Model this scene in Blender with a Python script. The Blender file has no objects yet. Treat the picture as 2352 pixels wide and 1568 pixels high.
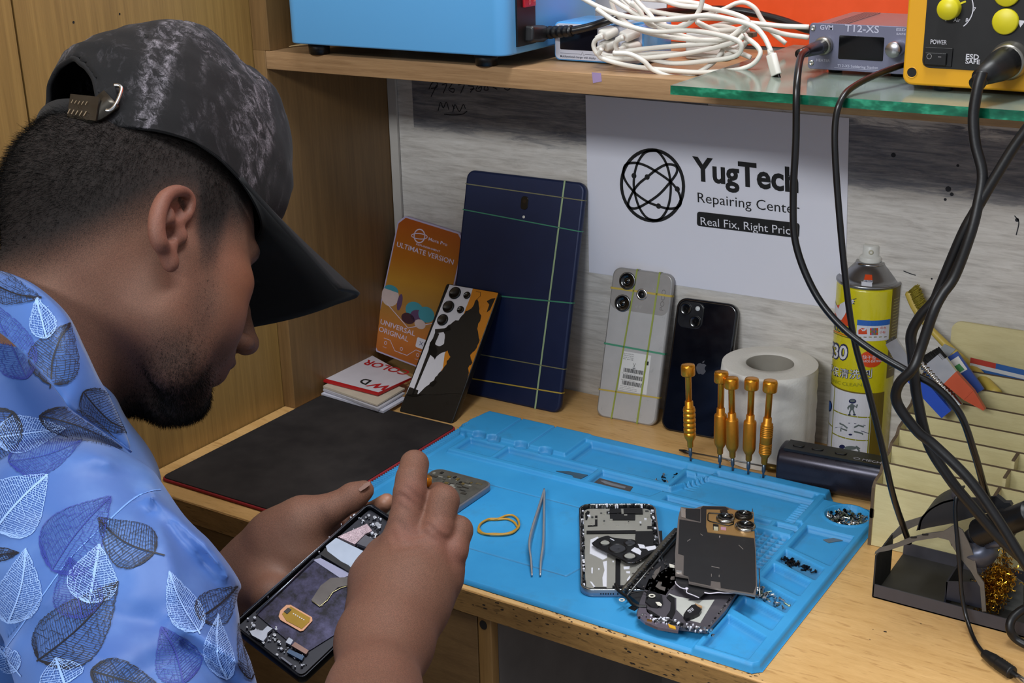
import bpy, bmesh, math, random
import numpy as np
from mathutils import Vector, Matrix, noise
from mathutils.bvhtree import BVHTree
SC = bpy.context.scene
COL = SC.collection
random.seed(7); RNG = np.random.default_rng(7)
# ---------------------------------------------------------------- camera
CAMZ = 1.37; FPX = 3050.0; CX, CY = 1176.0, 784.0
DESK = 0.75; WALL = 1.3287
def cam_axes(yaw, pit, rol):
    f = np.array([math.sin(yaw)*math.cos(pit), math.cos(yaw)*math.cos(pit), -math.sin(pit)])
    r = np.array([math.cos(yaw), -math.sin(yaw), 0.0]); d = np.cross(f, r)
    return np.array([math.cos(rol)*r+math.sin(rol)*d, -math.sin(rol)*r+math.cos(rol)*d, f])
CM = cam_axes(math.radians(-32.95), math.radians(19.85), math.radians(1.4))
cd = bpy.data.cameras.new('camera'); cam = bpy.data.objects.new('camera', cd); COL.objects.link(cam)
cd.sensor_width = 36; cd.lens = FPX*36/2352; cd.clip_start = 0.01; cd.clip_end = 50
mw = Matrix.Identity(4)
for i in range(3):
    mw[i][0] = CM[0][i]; mw[i][1] = -CM[1][i]; mw[i][2] = -CM[2][i]
mw[2][3] = CAMZ
cam.matrix_world = mw; SC.camera = cam
# ---------------------------------------------------------------- view, world, lights
SC.view_settings.view_transform = 'Standard'; SC.view_settings.look = 'None'
SC.view_settings.gamma = 1; SC.view_settings.use_curve_mapping = False
SC.view_settings.exposure = 0.0
wd = bpy.data.worlds.new('room_light'); SC.world = wd; wd.use_nodes = True
wd.node_tree.nodes['Background'].inputs[0].default_value = (0.86, 0.90, 1.0, 1)
wd.node_tree.nodes['Background'].inputs[1].default_value = 0.42
def area(name, loc, target, sx, sy, power, col=(1, 1, 1)):
    l = bpy.data.lights.new(name, 'AREA'); l.shape = 'RECTANGLE'; l.size = sx; l.size_y = sy
    l.energy = power; l.color = col
    o = bpy.data.objects.new(name, l); COL.objects.link(o); o.location = loc
    o.rotation_euler = (Vector(target)-Vector(loc)).to_track_quat('-Z', 'Y').to_euler()
    return o
area('ceiling_tube_light', (-0.25, 0.80, 2.65), (-0.5, 0.85, 0.8), 1.3, 0.25, 30, (0.95, 0.98, 1.0))
area('ceiling_tube_light_rear', (-0.7, -1.5, 2.35), (-0.6, 0.9, 0.9), 1.5, 0.3, 50, (0.93, 0.97, 1.0))
# ---------------------------------------------------------------- point helpers (metres, world)
def ray(x, y):
    v = np.array([(x-CX)/FPX, (y-CY)/FPX, 1.0]); return CM.T @ v
C0 = np.array([0, 0, CAMZ])
def onz(x, y, z=DESK):
    d = ray(x, y); return Vector(C0+d*(z-CAMZ)/d[2])
def ony(x, y, Y=WALL):
    d = ray(x, y); return Vector(C0+d*Y/d[1])
def onx(x, y, X):
    d = ray(x, y); return Vector(C0+d*X/d[0])
def W(x, y, d):
    r = ray(x, y); return Vector(C0+r/np.linalg.norm(r)*d)
# ---------------------------------------------------------------- scene objects
def tag(o, label, cat, group=None):
    o['label'] = label; o['category'] = cat
    if group: o['group'] = group
    return o
def thing(name, label, cat, loc=(0, 0, 0), group=None):
    o = bpy.data.objects.new(name, None); COL.objects.link(o); o.location = loc
    o.empty_display_size = 0.02
    return tag(o, label, cat, group)
def link(name, me, parent=None, label=None):
    o = bpy.data.objects.new(name, me); COL.objects.link(o)
    if parent is not None:
        o.parent = parent
        pw = parent.location.copy(); p = parent.parent
        while p is not None: pw += p.location; p = p.parent
        o.location = -pw
    if label: o['label'] = label
    return o
class MB:
    """collects shapes into one mesh; M is the current local frame"""
    def __init__(s, M=None): s.v = []; s.f = []; s.m = []; s.sm = []; s.M = M or Matrix.Identity(4)
    def add(s, vs, fs, mi=0, smooth=False, M=None):
        M = (s.M @ M) if M is not None else s.M
        b = len(s.v); s.v += [tuple(M @ Vector(p)) for p in vs]
        for f in fs: s.f.append(tuple(b+i for i in f)); s.m.append(mi); s.sm.append(smooth)
        return s
    def box(s, x0, y0, z0, x1, y1, z1, mi=0, bev=0.0, M=None):
        if bev <= 0:
            vs = [(x, y, z) for z in (z0, z1) for y in (y0, y1) for x in (x0, x1)]
            return s.add(vs, [(0, 2, 3, 1), (4, 5, 7, 6), (0, 1, 5, 4), (2, 6, 7, 3), (0, 4, 6, 2), (1, 3, 7, 5)], mi, M=M)
        return s.slab(rrect(x1-x0, y1-y0, bev*1.5, 3, (x0+x1)/2, (y0+y1)/2), z0, z1, bev, mi, M=M)
    def prism(s, poly, z0, z1, mi=0, smooth=False, M=None):
        n = len(poly)
        vs = [(x, y, z0) for x, y in poly]+[(x, y, z1) for x, y in poly]
        s.add(vs, [tuple(range(n-1, -1, -1)), tuple(range(n, 2*n))], mi, False, M)
        b = len(s.v)-2*n
        for i in range(n):
            j = (i+1) % n; s.f.append((b+i, b+j, b+n+j, b+n+i)); s.m.append(mi); s.sm.append(smooth)
        return s
    def slab(s, poly, z0, z1, bev, mi=0, M=None, seg=3):
        """extruded outline with rounded top and bottom edges"""
        n = len(poly); P = np.array(poly, float); c = P.mean(0)
        rings = []
        bev = min(bev, (z1-z0)/2*0.999)
        T = np.roll(P, -1, 0)-np.roll(P, 1, 0); N = np.stack([T[:, 1], -T[:, 0]], 1)
        N /= np.maximum(np.linalg.norm(N, axis=1, keepdims=True), 1e-9)
        ar = (P[:, 0]*np.roll(P[:, 1], -1)-np.roll(P[:, 0], -1)*P[:, 1]).sum()
        if ar < 0: N = -N
        for k in range(seg+1):
            a = math.pi/2*k/seg; rings.append((bev*(1-math.sin(a)), z0+bev*(1-math.cos(a))))
        for k in range(seg+1):
            a = math.pi/2*k/seg; rings.append((bev*(1-math.cos(a)), z1-bev*(1-math.sin(a))))
        vs = []
        for ins, z in rings: vs += [(*(P[i]-N[i]*ins), z) for i in range(n)]
        fs = []
        for k in range(len(rings)-1):
            for i in range(n):
                j = (i+1) % n; fs.append((k*n+i, k*n+j, (k+1)*n+j, (k+1)*n+i))
        s.add(vs, fs, mi, True, M); b = len(s.v)-len(vs)
        s.f.append(tuple(b+i for i in range(n-1, -1, -1))); s.m.append(mi); s.sm.append(False)
        s.f.append(tuple(b+(len(rings)-1)*n+i for i in range(n))); s.m.append(mi); s.sm.append(False)
        return s
    def lathe(s, prof, mi=0, seg=32, M=None, smooth=True, cap=True):
        vs = []; fs = []
        for r, z in prof: vs += [(r*math.cos(2*math.pi*i/seg), r*math.sin(2*math.pi*i/seg), z) for i in range(seg)]
        for k in range(len(prof)-1):
            for i in range(seg):
                j = (i+1) % seg; fs.append((k*seg+i, k*seg+j, (k+1)*seg+j, (k+1)*seg+i))
        if cap:
            if prof[0][0] > 1e-6: fs.append(tuple(range(seg-1, -1, -1)))
            if prof[-1][0] > 1e-6: fs.append(tuple((len(prof)-1)*seg+i for i in range(seg)))
        return s.add(vs, fs, mi, smooth, M)
    def tube(s, pts, r, mi=0, seg=8, closed=False, rr=None):
        P = [Vector(p) for p in pts]; n = len(P); vs = []; fs = []
        up = Vector((0.13, 0.21, 0.97)); prev = None
        for i in range(n):
            t = (P[(i+1) % n]-P[(i-1) % n]) if closed else (P[min(i+1, n-1)]-P[max(i-1, 0)])
            t.normalize()
            if prev is None:
                a = up.cross(t)
                if a.length < 1e-3: a = Vector((1, 0, 0)).cross(t)
            else: a = prev-t*prev.dot(t)
            a.normalize(); prev = a; b = t.cross(a)
            R = rr[i] if rr is not None else r
            vs += [tuple(P[i]+(a*math.cos(2*math.pi*k/seg)+b*math.sin(2*math.pi*k/seg))*R) for k in range(seg)]
        for i in range(n if closed else n-1):
            i2 = (i+1) % n
            for k in range(seg):
                k2 = (k+1) % seg; fs.append((i*seg+k, i*seg+k2, i2*seg+k2, i2*seg+k))
        if not closed: fs += [tuple(range(seg-1, -1, -1)), tuple((n-1)*seg+k for k in range(seg))]
        return s.add(vs, fs, mi, True)
    def ribbon(s, pts, nrm, w, mi=0, closed=False, th=0.0):
        """flat strip of width w lying in the plane with normal nrm (or per point normals)"""
        P = [Vector(p) for p in pts]; n = len(P); vs = []; fs = []
        for i in range(n):
            t = (P[(i+1) % n]-P[(i-1) % n]) if closed else (P[min(i+1, n-1)]-P[max(i-1, 0)])
            nn = Vector(nrm[i]) if isinstance(nrm, list) else Vector(nrm)
            a = nn.cross(t)
            a = a.normalized() if a.length > 1e-12 else Vector((1, 0, 0))
            ww = w[i] if isinstance(w, (list, tuple)) else w
            vs += [tuple(P[i]+a*ww/2), tuple(P[i]-a*ww/2)]
        for i in range(n if closed else n-1):
            j = (i+1) % n; fs.append((2*i, 2*i+1, 2*j+1, 2*j))
        return s.add(vs, fs, mi)
    def build(s, name, mats, parent=None, label=None):
        me = bpy.data.meshes.new(name); me.from_pydata(s.v, [], s.f)
        for m in (mats if isinstance(mats, (list, tuple)) else [mats]): me.materials.append(m)
        me.polygons.foreach_set('material_index', s.m); me.polygons.foreach_set('use_smooth', s.sm)
        me.update()
        return link(name, me, parent, label)
def rrect(w, h, r, seg=4, cx=0, cy=0):
    out = []
    r = min(r, w/2*0.99, h/2*0.99)
    for k, (sx, sy) in enumerate(((1, 1), (-1, 1), (-1, -1), (1, -1))):
        for i in range(seg+1):
            a = math.pi/2*(k+i/seg)
            out.append((cx+sx*(w/2-r)+r*math.cos(a), cy+sy*(h/2-r)+r*math.sin(a)))
    return out
def circ(r, n=24, cx=0, cy=0): return [(cx+r*math.cos(2*math.pi*i/n), cy+r*math.sin(2*math.pi*i/n)) for i in range(n)]
def frame(o, ux, uy):
    """4x4 with x along ux, z normal to the ux-uy plane"""
    ux = Vector(ux).normalized(); n = ux.cross(Vector(uy)).normalized(); uy = n.cross(ux)
    M = Matrix.Identity(4)
    for i in range(3): M[i][0] = ux[i]; M[i][1] = uy[i]; M[i][2] = n[i]; M[i][3] = o[i]
    return M
def spline(pts, n=8, closed=False):
    P = [Vector(p) for p in pts]; N = len(P); out = []
    rng = N if closed else N-1
    for i in range(rng):
        p0 = P[(i-1) % N] if (closed or i > 0) else P[0]*2-P[1]
        p1 = P[i]; p2 = P[(i+1) % N]
        p3 = P[(i+2) % N] if (closed or i+2 < N) else P[-1]*2-P[-2]
        for k in range(n):
            t = k/n
            out.append(0.5*((2*p1)+(p2-p0)*t+(2*p0-5*p1+4*p2-p3)*t*t+(3*p1-p0-3*p2+p3)*t**3))
    if not closed: out.append(P[-1].copy())
    return out
_TX = {}
def text_shape(body, bold=0.0):
    k = (body, bold)
    if k in _TX: return _TX[k]
    cu = bpy.data.curves.new('lettering', 'FONT'); cu.body = body; cu.size = 1.0; cu.offset = bold; cu.resolution_u = 3
    o = bpy.data.objects.new('tmp', cu); COL.objects.link(o)
    dg = bpy.context.evaluated_depsgraph_get(); dg.update()
    me = o.evaluated_get(dg).to_mesh()
    vs = [tuple(v.co) for v in me.vertices]; fs = [tuple(p.vertices) for p in me.polygons]
    o.evaluated_get(dg).to_mesh_clear(); bpy.data.objects.remove(o); bpy.data.curves.remove(cu)
    _TX[k] = (vs, fs); return vs, fs
def put_text(mb, body, org, bx, up, mi=0, bold=0.0, off=0.0003):
    """text whose baseline runs from org to bx and whose cap height reaches up (all world points)"""
    vs, fs = text_shape(body, bold)
    if not vs: return
    X = [v[0] for v in vs]; x0, x1 = min(X), max(X)
    cap = 0.729
    org, bx, up = Vector(org), Vector(bx), Vector(up)
    ex = (bx-org)/(x1-x0); ey = (up-org)/cap; n = ex.cross(ey).normalized()*off
    b = len(mb.v); Mi = mb.M
    for v in vs: mb.v.append(tuple(Mi @ (org+ex*(v[0]-x0)+ey*v[1]+n)))
    for f in fs: mb.f.append(tuple(b+i for i in f)); mb.m.append(mi); mb.sm.append(False)
def put_text2(mb, body, x, y, w, h, mi=0, bold=0.0, z=0.0, ang=0.0):
    """text in the local xy plane of mb, left baseline (x, y), width w, cap height h"""
    c, s = math.cos(ang), math.sin(ang)
    put_text(mb, body, (x, y, z), (x+w*c, y+w*s, z), (x-h*s, y+h*c, z), mi, bold, 0.0)
# ---------------------------------------------------------------- materials
def lin(c):
    if isinstance(c, str):
        c = c.lstrip('#'); c = tuple(int(c[i:i+2], 16)/255 for i in (0, 2, 4))
        c = tuple(x/12.92 if x <= 0.04045 else ((x+0.055)/1.055)**2.4 for x in c)
    return (*c[:3], 1)
class NT:
    def __init__(s, name):
        s.m = bpy.data.materials.new(name); s.m.use_nodes = True; s.t = s.m.node_tree; s.b = s.t.nodes['Principled BSDF']
        s.co = s.t.nodes.new('ShaderNodeTexCoord').outputs['Object']
    def n(s, t, **k):
        nd = s.t.nodes.new(t)
        for a, v in k.items(): setattr(nd, a, v)
        return nd
    def l(s, a, b): s.t.links.new(a, b)
    def mapping(s, scale=(1, 1, 1), rot=(0, 0, 0), loc=(0, 0, 0)):
        m = s.n('ShaderNodeMapping'); m.inputs['Scale'].default_value = scale; m.inputs['Rotation'].default_value = rot
        m.inputs['Location'].default_value = loc; s.l(s.co, m.inputs[0]); return m.outputs[0]
    def noise(s, vec, scale, detail=4, rough=0.6, dist=0.0):
        n = s.n('ShaderNodeTexNoise'); n.inputs['Scale'].default_value = scale; n.inputs['Detail'].default_value = detail
        n.inputs['Roughness'].default_value = rough; n.inputs['Distortion'].default_value = dist
        s.l(vec, n.inputs['Vector']); return n.outputs['Fac']
    def ramp(s, fac, stops):
        r = s.n('ShaderNodeValToRGB'); e = r.color_ramp.elements
        while len(e) < len(stops): e.new(0.5)
        for i, (p, c) in enumerate(stops): e[i].position = p; e[i].color = lin(c) if not isinstance(c, float) else (c, c, c, 1)
        s.l(fac, r.inputs[0]); return r.outputs[0]
    def mix(s, fac, a, b, mode='MIX'):
        x = s.n('ShaderNodeMix', data_type='RGBA', blend_type=mode)
        for i, v in ((0, fac), (6, a), (7, b)):
            if isinstance(v, (int, float)): x.inputs[i].default_value = v
            elif isinstance(v, (tuple, str)): x.inputs[i].default_value = lin(v)
            else: s.l(v, x.inputs[i])
        return x.outputs[2]
    def math(s, op, a, b=0.0, clamp=False):
        x = s.n('ShaderNodeMath', operation=op, use_clamp=clamp)
        for i, v in ((0, a), (1, b)):
            if isinstance(v, (int, float)): x.inputs[i].default_value = v
            else: s.l(v, x.inputs[i])
        return x.outputs[0]
    def bump(s, h, strength=0.2, dist=0.001):
        b = s.n('ShaderNodeBump'); b.inputs['Strength'].default_value = strength; b.inputs['Distance'].default_value = dist
        s.l(h, b.inputs['Height']); s.l(b.outputs[0], s.b.inputs['Normal'])
    def out(s, color=None, rough=None, metal=None, **k):
        if color is not None:
            if isinstance(color, (tuple, str)): s.b.inputs['Base Color'].default_value = lin(color)
            else: s.l(color, s.b.inputs['Base Color'])
        if rough is not None:
            if isinstance(rough, (int, float)): s.b.inputs['Roughness'].default_value = rough
            else: s.l(rough, s.b.inputs['Roughness'])
        if metal is not None: s.b.inputs['Metallic'].default_value = metal
        for a, v in k.items(): s.b.inputs[a.replace('_', ' ')].default_value = v
        return s.m
_MC = {}
def mat(name, color, rough=0.5, metal=0.0, var=0.10, scale=60, bump=0.0, coat=0.0, spec=0.5):
    if name in _MC: return _MC[name]
    t = NT(name); v = t.mapping()
    f = t.noise(v, scale, 3)
    c = lin(color)[:3]; d = tuple(x*(1-var) for x in c); u = tuple(min(1, x*(1+var)) for x in c)
    col = t.mix(f, d, u)
    rr = t.math('MULTIPLY_ADD', f, 0.15, False); rr.node.inputs[2].default_value = rough-0.075
    if bump: t.bump(t.noise(v, scale*6, 2), bump, 0.0006)
    m = t.out(col, rr, metal, Coat_Weight=coat); t.b.inputs['Specular IOR Level'].default_value = spec
    _MC[name] = m; return m
def wood(name, c1, c2, stretch, scale=14, rough=0.45, dark=None, contrast=1.0, spec=0.4, coat=0.0):
    t = NT(name)
    v = t.mapping(scale=stretch)
    f = t.noise(v, scale, 6, 0.62, 0.5)
    f2 = t.noise(v, scale*6, 3, 0.7)
    f3 = t.math('ADD', t.math('MULTIPLY', f, 0.65), t.math('MULTIPLY', f2, 0.35))
    c = t.ramp(f3, [(0.5-0.18/contrast, c1), (0.5+0.18/contrast, c2)])
    if dark:
        v2 = t.mapping(scale=tuple(x*2.2 for x in stretch), loc=(3, 1, 2))
        g = t.noise(v2, scale*1.5, 2, 0.5)
        c = t.mix(t.ramp(g, [(0.60, 0.0), (0.72, 0.6)]), c, dark)
    t.bump(f3, 0.12, 0.0006)
    m = t.out(c, rough, 0, Coat_Weight=coat); t.b.inputs['Specular IOR Level'].default_value = spec
    return m
BLK = mat('black_plastic', '#0c0c0e', 0.38)
RUB = mat('black_rubber', '#0e0e10', 0.42, bump=0.1)
WHT = mat('white_plastic', '#d9d7d2', 0.4, var=0.04)
CHR = mat('chrome_metal', '#c9c9c9', 0.22, 1.0)
STL = mat('dull_steel', '#8d8f92', 0.38, 1.0)
INKB = mat('black_ink', '#060608', 0.7)
INKW = mat('white_ink', '#dcdce4', 0.6, var=0.03)
# ================================================================ room
POSTY = 1.110; SHZ0 = CAMZ-0.2105; SHZ1 = CAMZ-0.1905; LX = -1.055; NX = -1.036
def struct(o): o['kind'] = 'structure'; return o
def wall_mat():
    t = NT('grey_plank_laminate')
    v = t.mapping(scale=(1.6, 1, 13)); f = t.noise(v, 9, 8, 0.7, 0.8)
    v2 = t.mapping(scale=(2.5, 1, 30)); g = t.noise(v2, 14, 4, 0.7, 0.3)
    h = t.math('ADD', t.math('MULTIPLY', f, 0.7), t.math('MULTIPLY', g, 0.3))
    light = t.ramp(h, [(0.34, '#a9a39c'), (0.5, '#cac5be'), (0.64, '#dad6d0')])
    darkc = t.ramp(h, [(0.36, '#41444e'), (0.5, '#5d5f68'), (0.66, '#8b8988')])
    # printed planks: dark board bands, left z 1.045-1.17, right z 0.97-1.09 with wavy print
    sep = t.n('ShaderNodeSeparateXYZ'); t.l(t.co, sep.inputs[0]); X, Z = sep.outputs[0], sep.outputs[2]
    w = t.math('MULTIPLY', t.math('SUBTRACT', f, 0.5), 0.05)
    Zw = t.math('ADD', Z, w)
    def band(x0, x1, z0, z1):
        m = t.math('MULTIPLY', t.math('GREATER_THAN', X, x0), t.math('LESS_THAN', X, x1))
        a = t.n('ShaderNodeMapRange', interpolation_type='SMOOTHSTEP'); t.l(Zw, a.inputs[0]); a.inputs[1].default_value = z0-0.006; a.inputs[2].default_value = z0+0.006
        b = t.n('ShaderNodeMapRange', interpolation_type='SMOOTHSTEP'); t.l(Zw, b.inputs[0]); b.inputs[1].default_value = z1+0.006; b.inputs[2].default_value = z1-0.006
        return t.math('MULTIPLY', m, t.math('MULTIPLY', a.outputs[0], b.outputs[0]))
    m = t.math('MAXIMUM', band(-1.0, -0.60, 1.060, 1.145), band(-0.60, 0.4, 1.045, 1.112))
    m = t.math('MAXIMUM', m, band(-0.60, 0.5, 1.16, 1.19))
    m2 = t.math('MULTIPLY', m, t.ramp(g, [(0.25, 0.55), (0.6, 1.0)]))
    c = t.mix(m2, light, darkc)
    return t.out(c, 0.42)
b = MB(); b.box(-1.2, WALL, 0.0, 1.0, WALL+0.05, 2.6); struct(b.build('wall_back', wall_mat()))
PANEL = wood('wall_panel_veneer', '#7d6035', '#a28048', (22, 22, 0.55), 6, 0.42, contrast=0.9)
b = MB(); ysm = onx(28, 10, LX).y; b.box(LX-0.05, ysm+0.0012, 0.0, LX, 1.335, 2.6); b.box(LX-0.05, -0.8, 0.0, LX, ysm-0.0012, 2.6)
b.box(LX-0.06, -0.8, 0, LX-0.004, 1.3, 2.6, 1)
struct(b.build('wall_left', [PANEL, INKB]))
b = MB(); b.box(-1.4, -2.0, -0.02, 1.4, 1.4, 0.0); struct(b.build('floor', mat('floor_tile', '#5b554d', 0.5)))
b = MB(); b.box(-0.02, 0, 0, 0.02, 0.004, 0.1)
# small marks on the panel wall
b = MB()
for px, py, r in ((169, 51, 0.0013), (655, 2, 0.001), (275, 32, 0.0011)):
    p = onx(px, py, LX+0.0003) if px < 600 else onx(px, py, LX+0.0003)
    b.add([(p.x, p.y+r*math.cos(a), p.z+r*math.sin(a)) for a in [i*math.pi/4 for i in range(8)]], [tuple(range(8))])
o = b.build('wall_left_nail_mark', INKB); o['kind'] = 'structure'; o.name = 'trim_2'
# handwriting on the wall laminate above the poster
b = MB(); n = Vector((0, -1, 0))
def wl(pts, w=0.0012): b.ribbon(spline([ony(x, y, WALL-0.0004) for x, y in pts], 5), n, w)
for g in ([(985, 205), (993, 190), (1004, 190), (1003, 200), (990, 203)], [(1003, 195), (990, 222)],
          [(1015, 195), (1026, 193), (1018, 214)], [(1040, 190), (1031, 205), (1041, 212), (1043, 204), (1034, 204)],
          [(1052, 195), (1066, 194), (1058, 214)], [(1075, 197), (1088, 200), (1080, 212)], [(1080, 205), (1090, 204)],
          [(1100, 192), (1093, 207), (1103, 209), (1106, 199), (1098, 203)], [(1115, 196), (1112, 206), (1121, 206), (1119, 197)],
          [(1132, 200), (1142, 205)], [(1158, 203), (1166, 207), (1172, 203)],
          [(1006, 255), (1012, 235), (1018, 248), (1025, 235), (1031, 252)],
          [(1040, 258), (1045, 240), (1055, 256), (1064, 240), (1069, 250)], [(1038, 240), (1044, 250)],
          [(1020, 262), (1040, 264), (1062, 262), (1073, 255)]):
    wl(g)
for cx, cy, rr in ((2052, 356, 5), (2178, 434, 6), (2186, 446, 4), (2171, 458, 3), (2200, 380, 3), (2140, 640, 2), (2336, 505, 4)):
    p = ony(cx, cy, WALL-0.0004); r = rr*0.0005
    b.add([(p.x+r*math.cos(a), p.y, p.z+r*math.sin(a)) for a in [i*math.pi/4 for i in range(8)]], [tuple(range(8))])
wl([(2075, 622), (2090, 628), (2103, 632)], 0.001)
wl([(2330, 495), (2340, 510), (2334, 540)], 0.001)
o = b.build('trim_1', mat('marker_ink', '#1a1c24', 0.7)); o['kind'] = 'structure'; o['label'] = 'black marker handwriting and specks on the grey wall laminate'
# ---- shelf unit
SHW = wood('shelf_veneer', '#8c6c4c', '#b08e68', (1.2, 8, 30), 9, 0.42)
SHV = wood('shelf_side_veneer', '#6a5031', '#8a6a42', (22, 22, 0.8), 6, 0.45, contrast=0.9)
t_sh = thing('wall_shelf', 'brown wooden shelf unit with a thick shelf board and side panel above the bench', 'shelf', (-0.4, 1.2, SHZ0))
b = MB(); b.box(NX, POSTY, SHZ0, 1.0, WALL-0.001, SHZ1, bev=0.0008); b.build('shelf_board', SHW, t_sh)
b = MB(); b.box(LX+0.001, POSTY, DESK+0.0005, NX-0.0001, WALL-0.001, SHZ1, bev=0.0004)
b.box(LX+0.001, POSTY, SHZ1+0.0001, NX+0.0073, WALL-0.001, 2.3, bev=0.0004); b.build('side_panel', SHV, t_sh)
b = MB(); b.box(NX+0.0005, WALL-0.0045, DESK+0.001, NX+0.013, WALL-0.001, SHZ0-0.001); b.build('edge_strip', mat('pale_edge_strip', '#b9b4ad', 0.5), t_sh)
# orange banner and white sheet above the shelf
TOPB = 1.325
b = MB(); p0 = ony(1395, 60, TOPB); p1 = ony(1533, 60, TOPB)
b.box(p1.x, TOPB-0.001, SHZ1+0.004, 0.4, TOPB, 2.0); 
tag(b.build('orange_banner', mat('orange_flex_banner', '#e04a10', 0.42)), 'plain orange printed banner behind the shelf equipment', 'banner')
b = MB(); b.box(-0.80, TOPB-0.001, SHZ1+0.001, p1.x-0.001, TOPB, 2.0)
tag(b.build('white_backing_sheet', mat('white_sheet', '#d8d5d6', 0.6)), 'white backing sheet beside the orange banner, behind white cables', 'sheet')
# ---- desk
DTOP = wood('desk_laminate', '#bf9256', '#dcb277', (2.2, 14, 14), 7, 0.33, contrast=0.8, dark='#a87b45', spec=0.5)
DEDGE = wood('worn_edge_wood', '#7c5c33', '#a37d49', (3, 20, 20), 9, 0.6, dark='#3a2a18')
DARKW = wood('dark_drawer_wood', '#5d4426', '#755936', (3, 8, 20), 7, 0.5)
DY0 = 0.8630
t_dk = thing('work_desk', 'light wooden work bench with a worn chipped front edge', 'desk', (-0.4, 1.1, 0))
b = MB(); b.box(LX+0.001, DY0, DESK-0.024, 1.0, WALL-0.001, DESK, bev=0.0012); b.build('tabletop', DTOP, t_dk)
b = MB(); b.box(LX+0.001, DY0-0.0012, DESK-0.0245, 1.0, DY0, DESK-0.0012); b.build('edge_banding', DEDGE, t_dk, 'brown worn front edge strip')
# chips and stains on the edge
b = MB()
rs = random.Random(3)
for i in range(55):
    px = rs.uniform(1066, 1700); base = 1352+(px-1066)*0.356+(max(0, px-1400)*0.05)
    p = ony(px, base+rs.choice([3, 5, 8, 20, 30, 45])*rs.uniform(0.6, 1.2), DY0-0.0014)
    if not (DESK-0.023 < p.z < DESK-0.001): p.z = DESK-0.002-0.001*rs.random()
    r = rs.uniform(0.0003, 0.0011)
    k = 7; off = [rs.uniform(0.5, 1.3) for _ in range(k)]
    b.add([(p.x+r*2*off[j]*math.cos(2*math.pi*j/k), p.y, p.z+r*off[j]*math.sin(2*math.pi*j/k)) for j in range(k)], [tuple(range(k))])
for i in range(90):
    x = rs.uniform(-0.60, -0.33); y = DY0+rs.uniform(0.0005, 0.010)
    r = rs.uniform(0.0002, 0.0009); k = 7; off = [rs.uniform(0.4, 1.3) for _ in range(k)]
    b.add([(x+r*2*off[j]*math.cos(2*math.pi*j/k), y+r*off[j]*math.sin(2*math.pi*j/k), DESK+0.0002) for j in range(k)], [tuple(range(k))])
for px, py, r in ((2033, 1450, 0.0016), (2115, 1432, 0.0009), (2005, 1445, 0.0006), (1998, 1468, 0.0006), (2060, 1320, 0.0006), (2250, 1370, 0.0008)):
    p = onz(px, py, DESK+0.0002); b.add([(p.x+r*math.cos(a), p.y+r*0.6*math.sin(a), p.z) for a in [i*math.pi/4 for i in range(8)]], [tuple(range(8))])
o = b.build('edge_chips', mat('chipped_dark_wood', '#2a1f16', 0.8), t_dk, 'dark chips and scratches along the edge'); o['kind'] = 'stuff'
# drawer cabinet under the left part of the bench
xl = ony(1095, 1430, DY0).x; xr = ony(1128, 1470, DY0).x
b = MB(); b.box(LX+0.002, DY0+0.001, 0.30, xl-0.0006, DY0+0.02, DESK-0.0265, bev=0.0008)
b.build('drawer_front', DARKW, t_dk, 'dark drawer front below the desktop')
b = MB(); b.box(xl+0.0006, DY0+0.0005, 0.0, xr, DY0+0.012, DESK-0.0245, bev=0.0008)
p = ony(1110, 1435, DY0+0.0003)
leg = b.build('leg_panel', wood('leg_veneer', '#7a5a32', '#94703f', (20, 20, 1), 7, 0.5), t_dk)
b = MB(); b.add([(p.x+0.0042*math.cos(a), p.y, p.z+0.0048*math.sin(a)) for a in [i*math.pi/8 for i in range(16)]], [tuple(range(16))])
b.build('knot', mat('wood_knot', '#17100c', 0.8), leg)
GSB = mat('grey_stained_board', '#6d6763', 0.8, var=0.45, scale=14)
b = MB(); b.box(xr-0.004, DY0+0.0125, 0.0, xr-0.0005, 1.219, DESK-0.0245); b.build('side_board', GSB, t_dk, 'stained grey inner side of the knee space')
b = MB(); b.box(xr-0.004, 1.22, 0.0, 1.0, 1.235, DESK-0.0245); b.build('back_board', GSB, t_dk, 'stained grey board at the back of the knee space')
# ---- poster
t_ps = thing('wall_poster', 'white paper sign with a black globe logo and repair shop lettering, taped to the wall', 'sign', (-0.6, WALL, 0.9))
PY = WALL-0.0008
c = [ony(1344, 218, PY), ony(1951, 272, PY), ony(1941, 712, PY), ony(1353, 625, PY)]
c[0].z = c[1].z = SHZ0+0.004
c = [ony(1345, 226, PY), ony(1950, 280, PY), ony(1941, 712, PY), ony(1353, 625, PY)]
e0 = c[0]+(c[0]-c[3]).normalized()*0.004; e1 = c[1]+(c[1]-c[2]).normalized()*0.004
b = MB(); q = [e0, e1, c[2], c[3]]
b.add([tuple(v) for v in q]+[tuple(v+Vector((0, 0.0003, 0))) for v in q], [(0, 3, 2, 1), (4, 5, 6, 7), (0, 1, 5, 4), (1, 2, 6, 5), (2, 3, 7, 6), (3, 0, 4, 7)])
b.build('paper_sheet', mat('poster_paper', '#dedee8', 0.5, var=0.02, scale=8), t_ps)
b = MB(); Q = lambda x, y: ony(x, y, PY-0.0003)
put_text(b, 'YugTech', Q(1592, 412), Q(1834, 441), Q(1590, 357), bold=0.028)
b.v = [v for v in b.v]
put_text(b, 'Repairing Center', Q(1603, 464), Q(1837, 492), Q(1602, 440), bold=-0.004)
b.build('shop_lettering', INKB, t_ps)
b = MB()
pw = Q(1836, 530)-Q(1601, 502); mid = (Q(1601, 486)+Q(1836, 546))/2
Mp = frame(mid+Vector((0, -0.0002, 0)), pw, Q(1601, 486)-Q(1601, 518))
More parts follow.
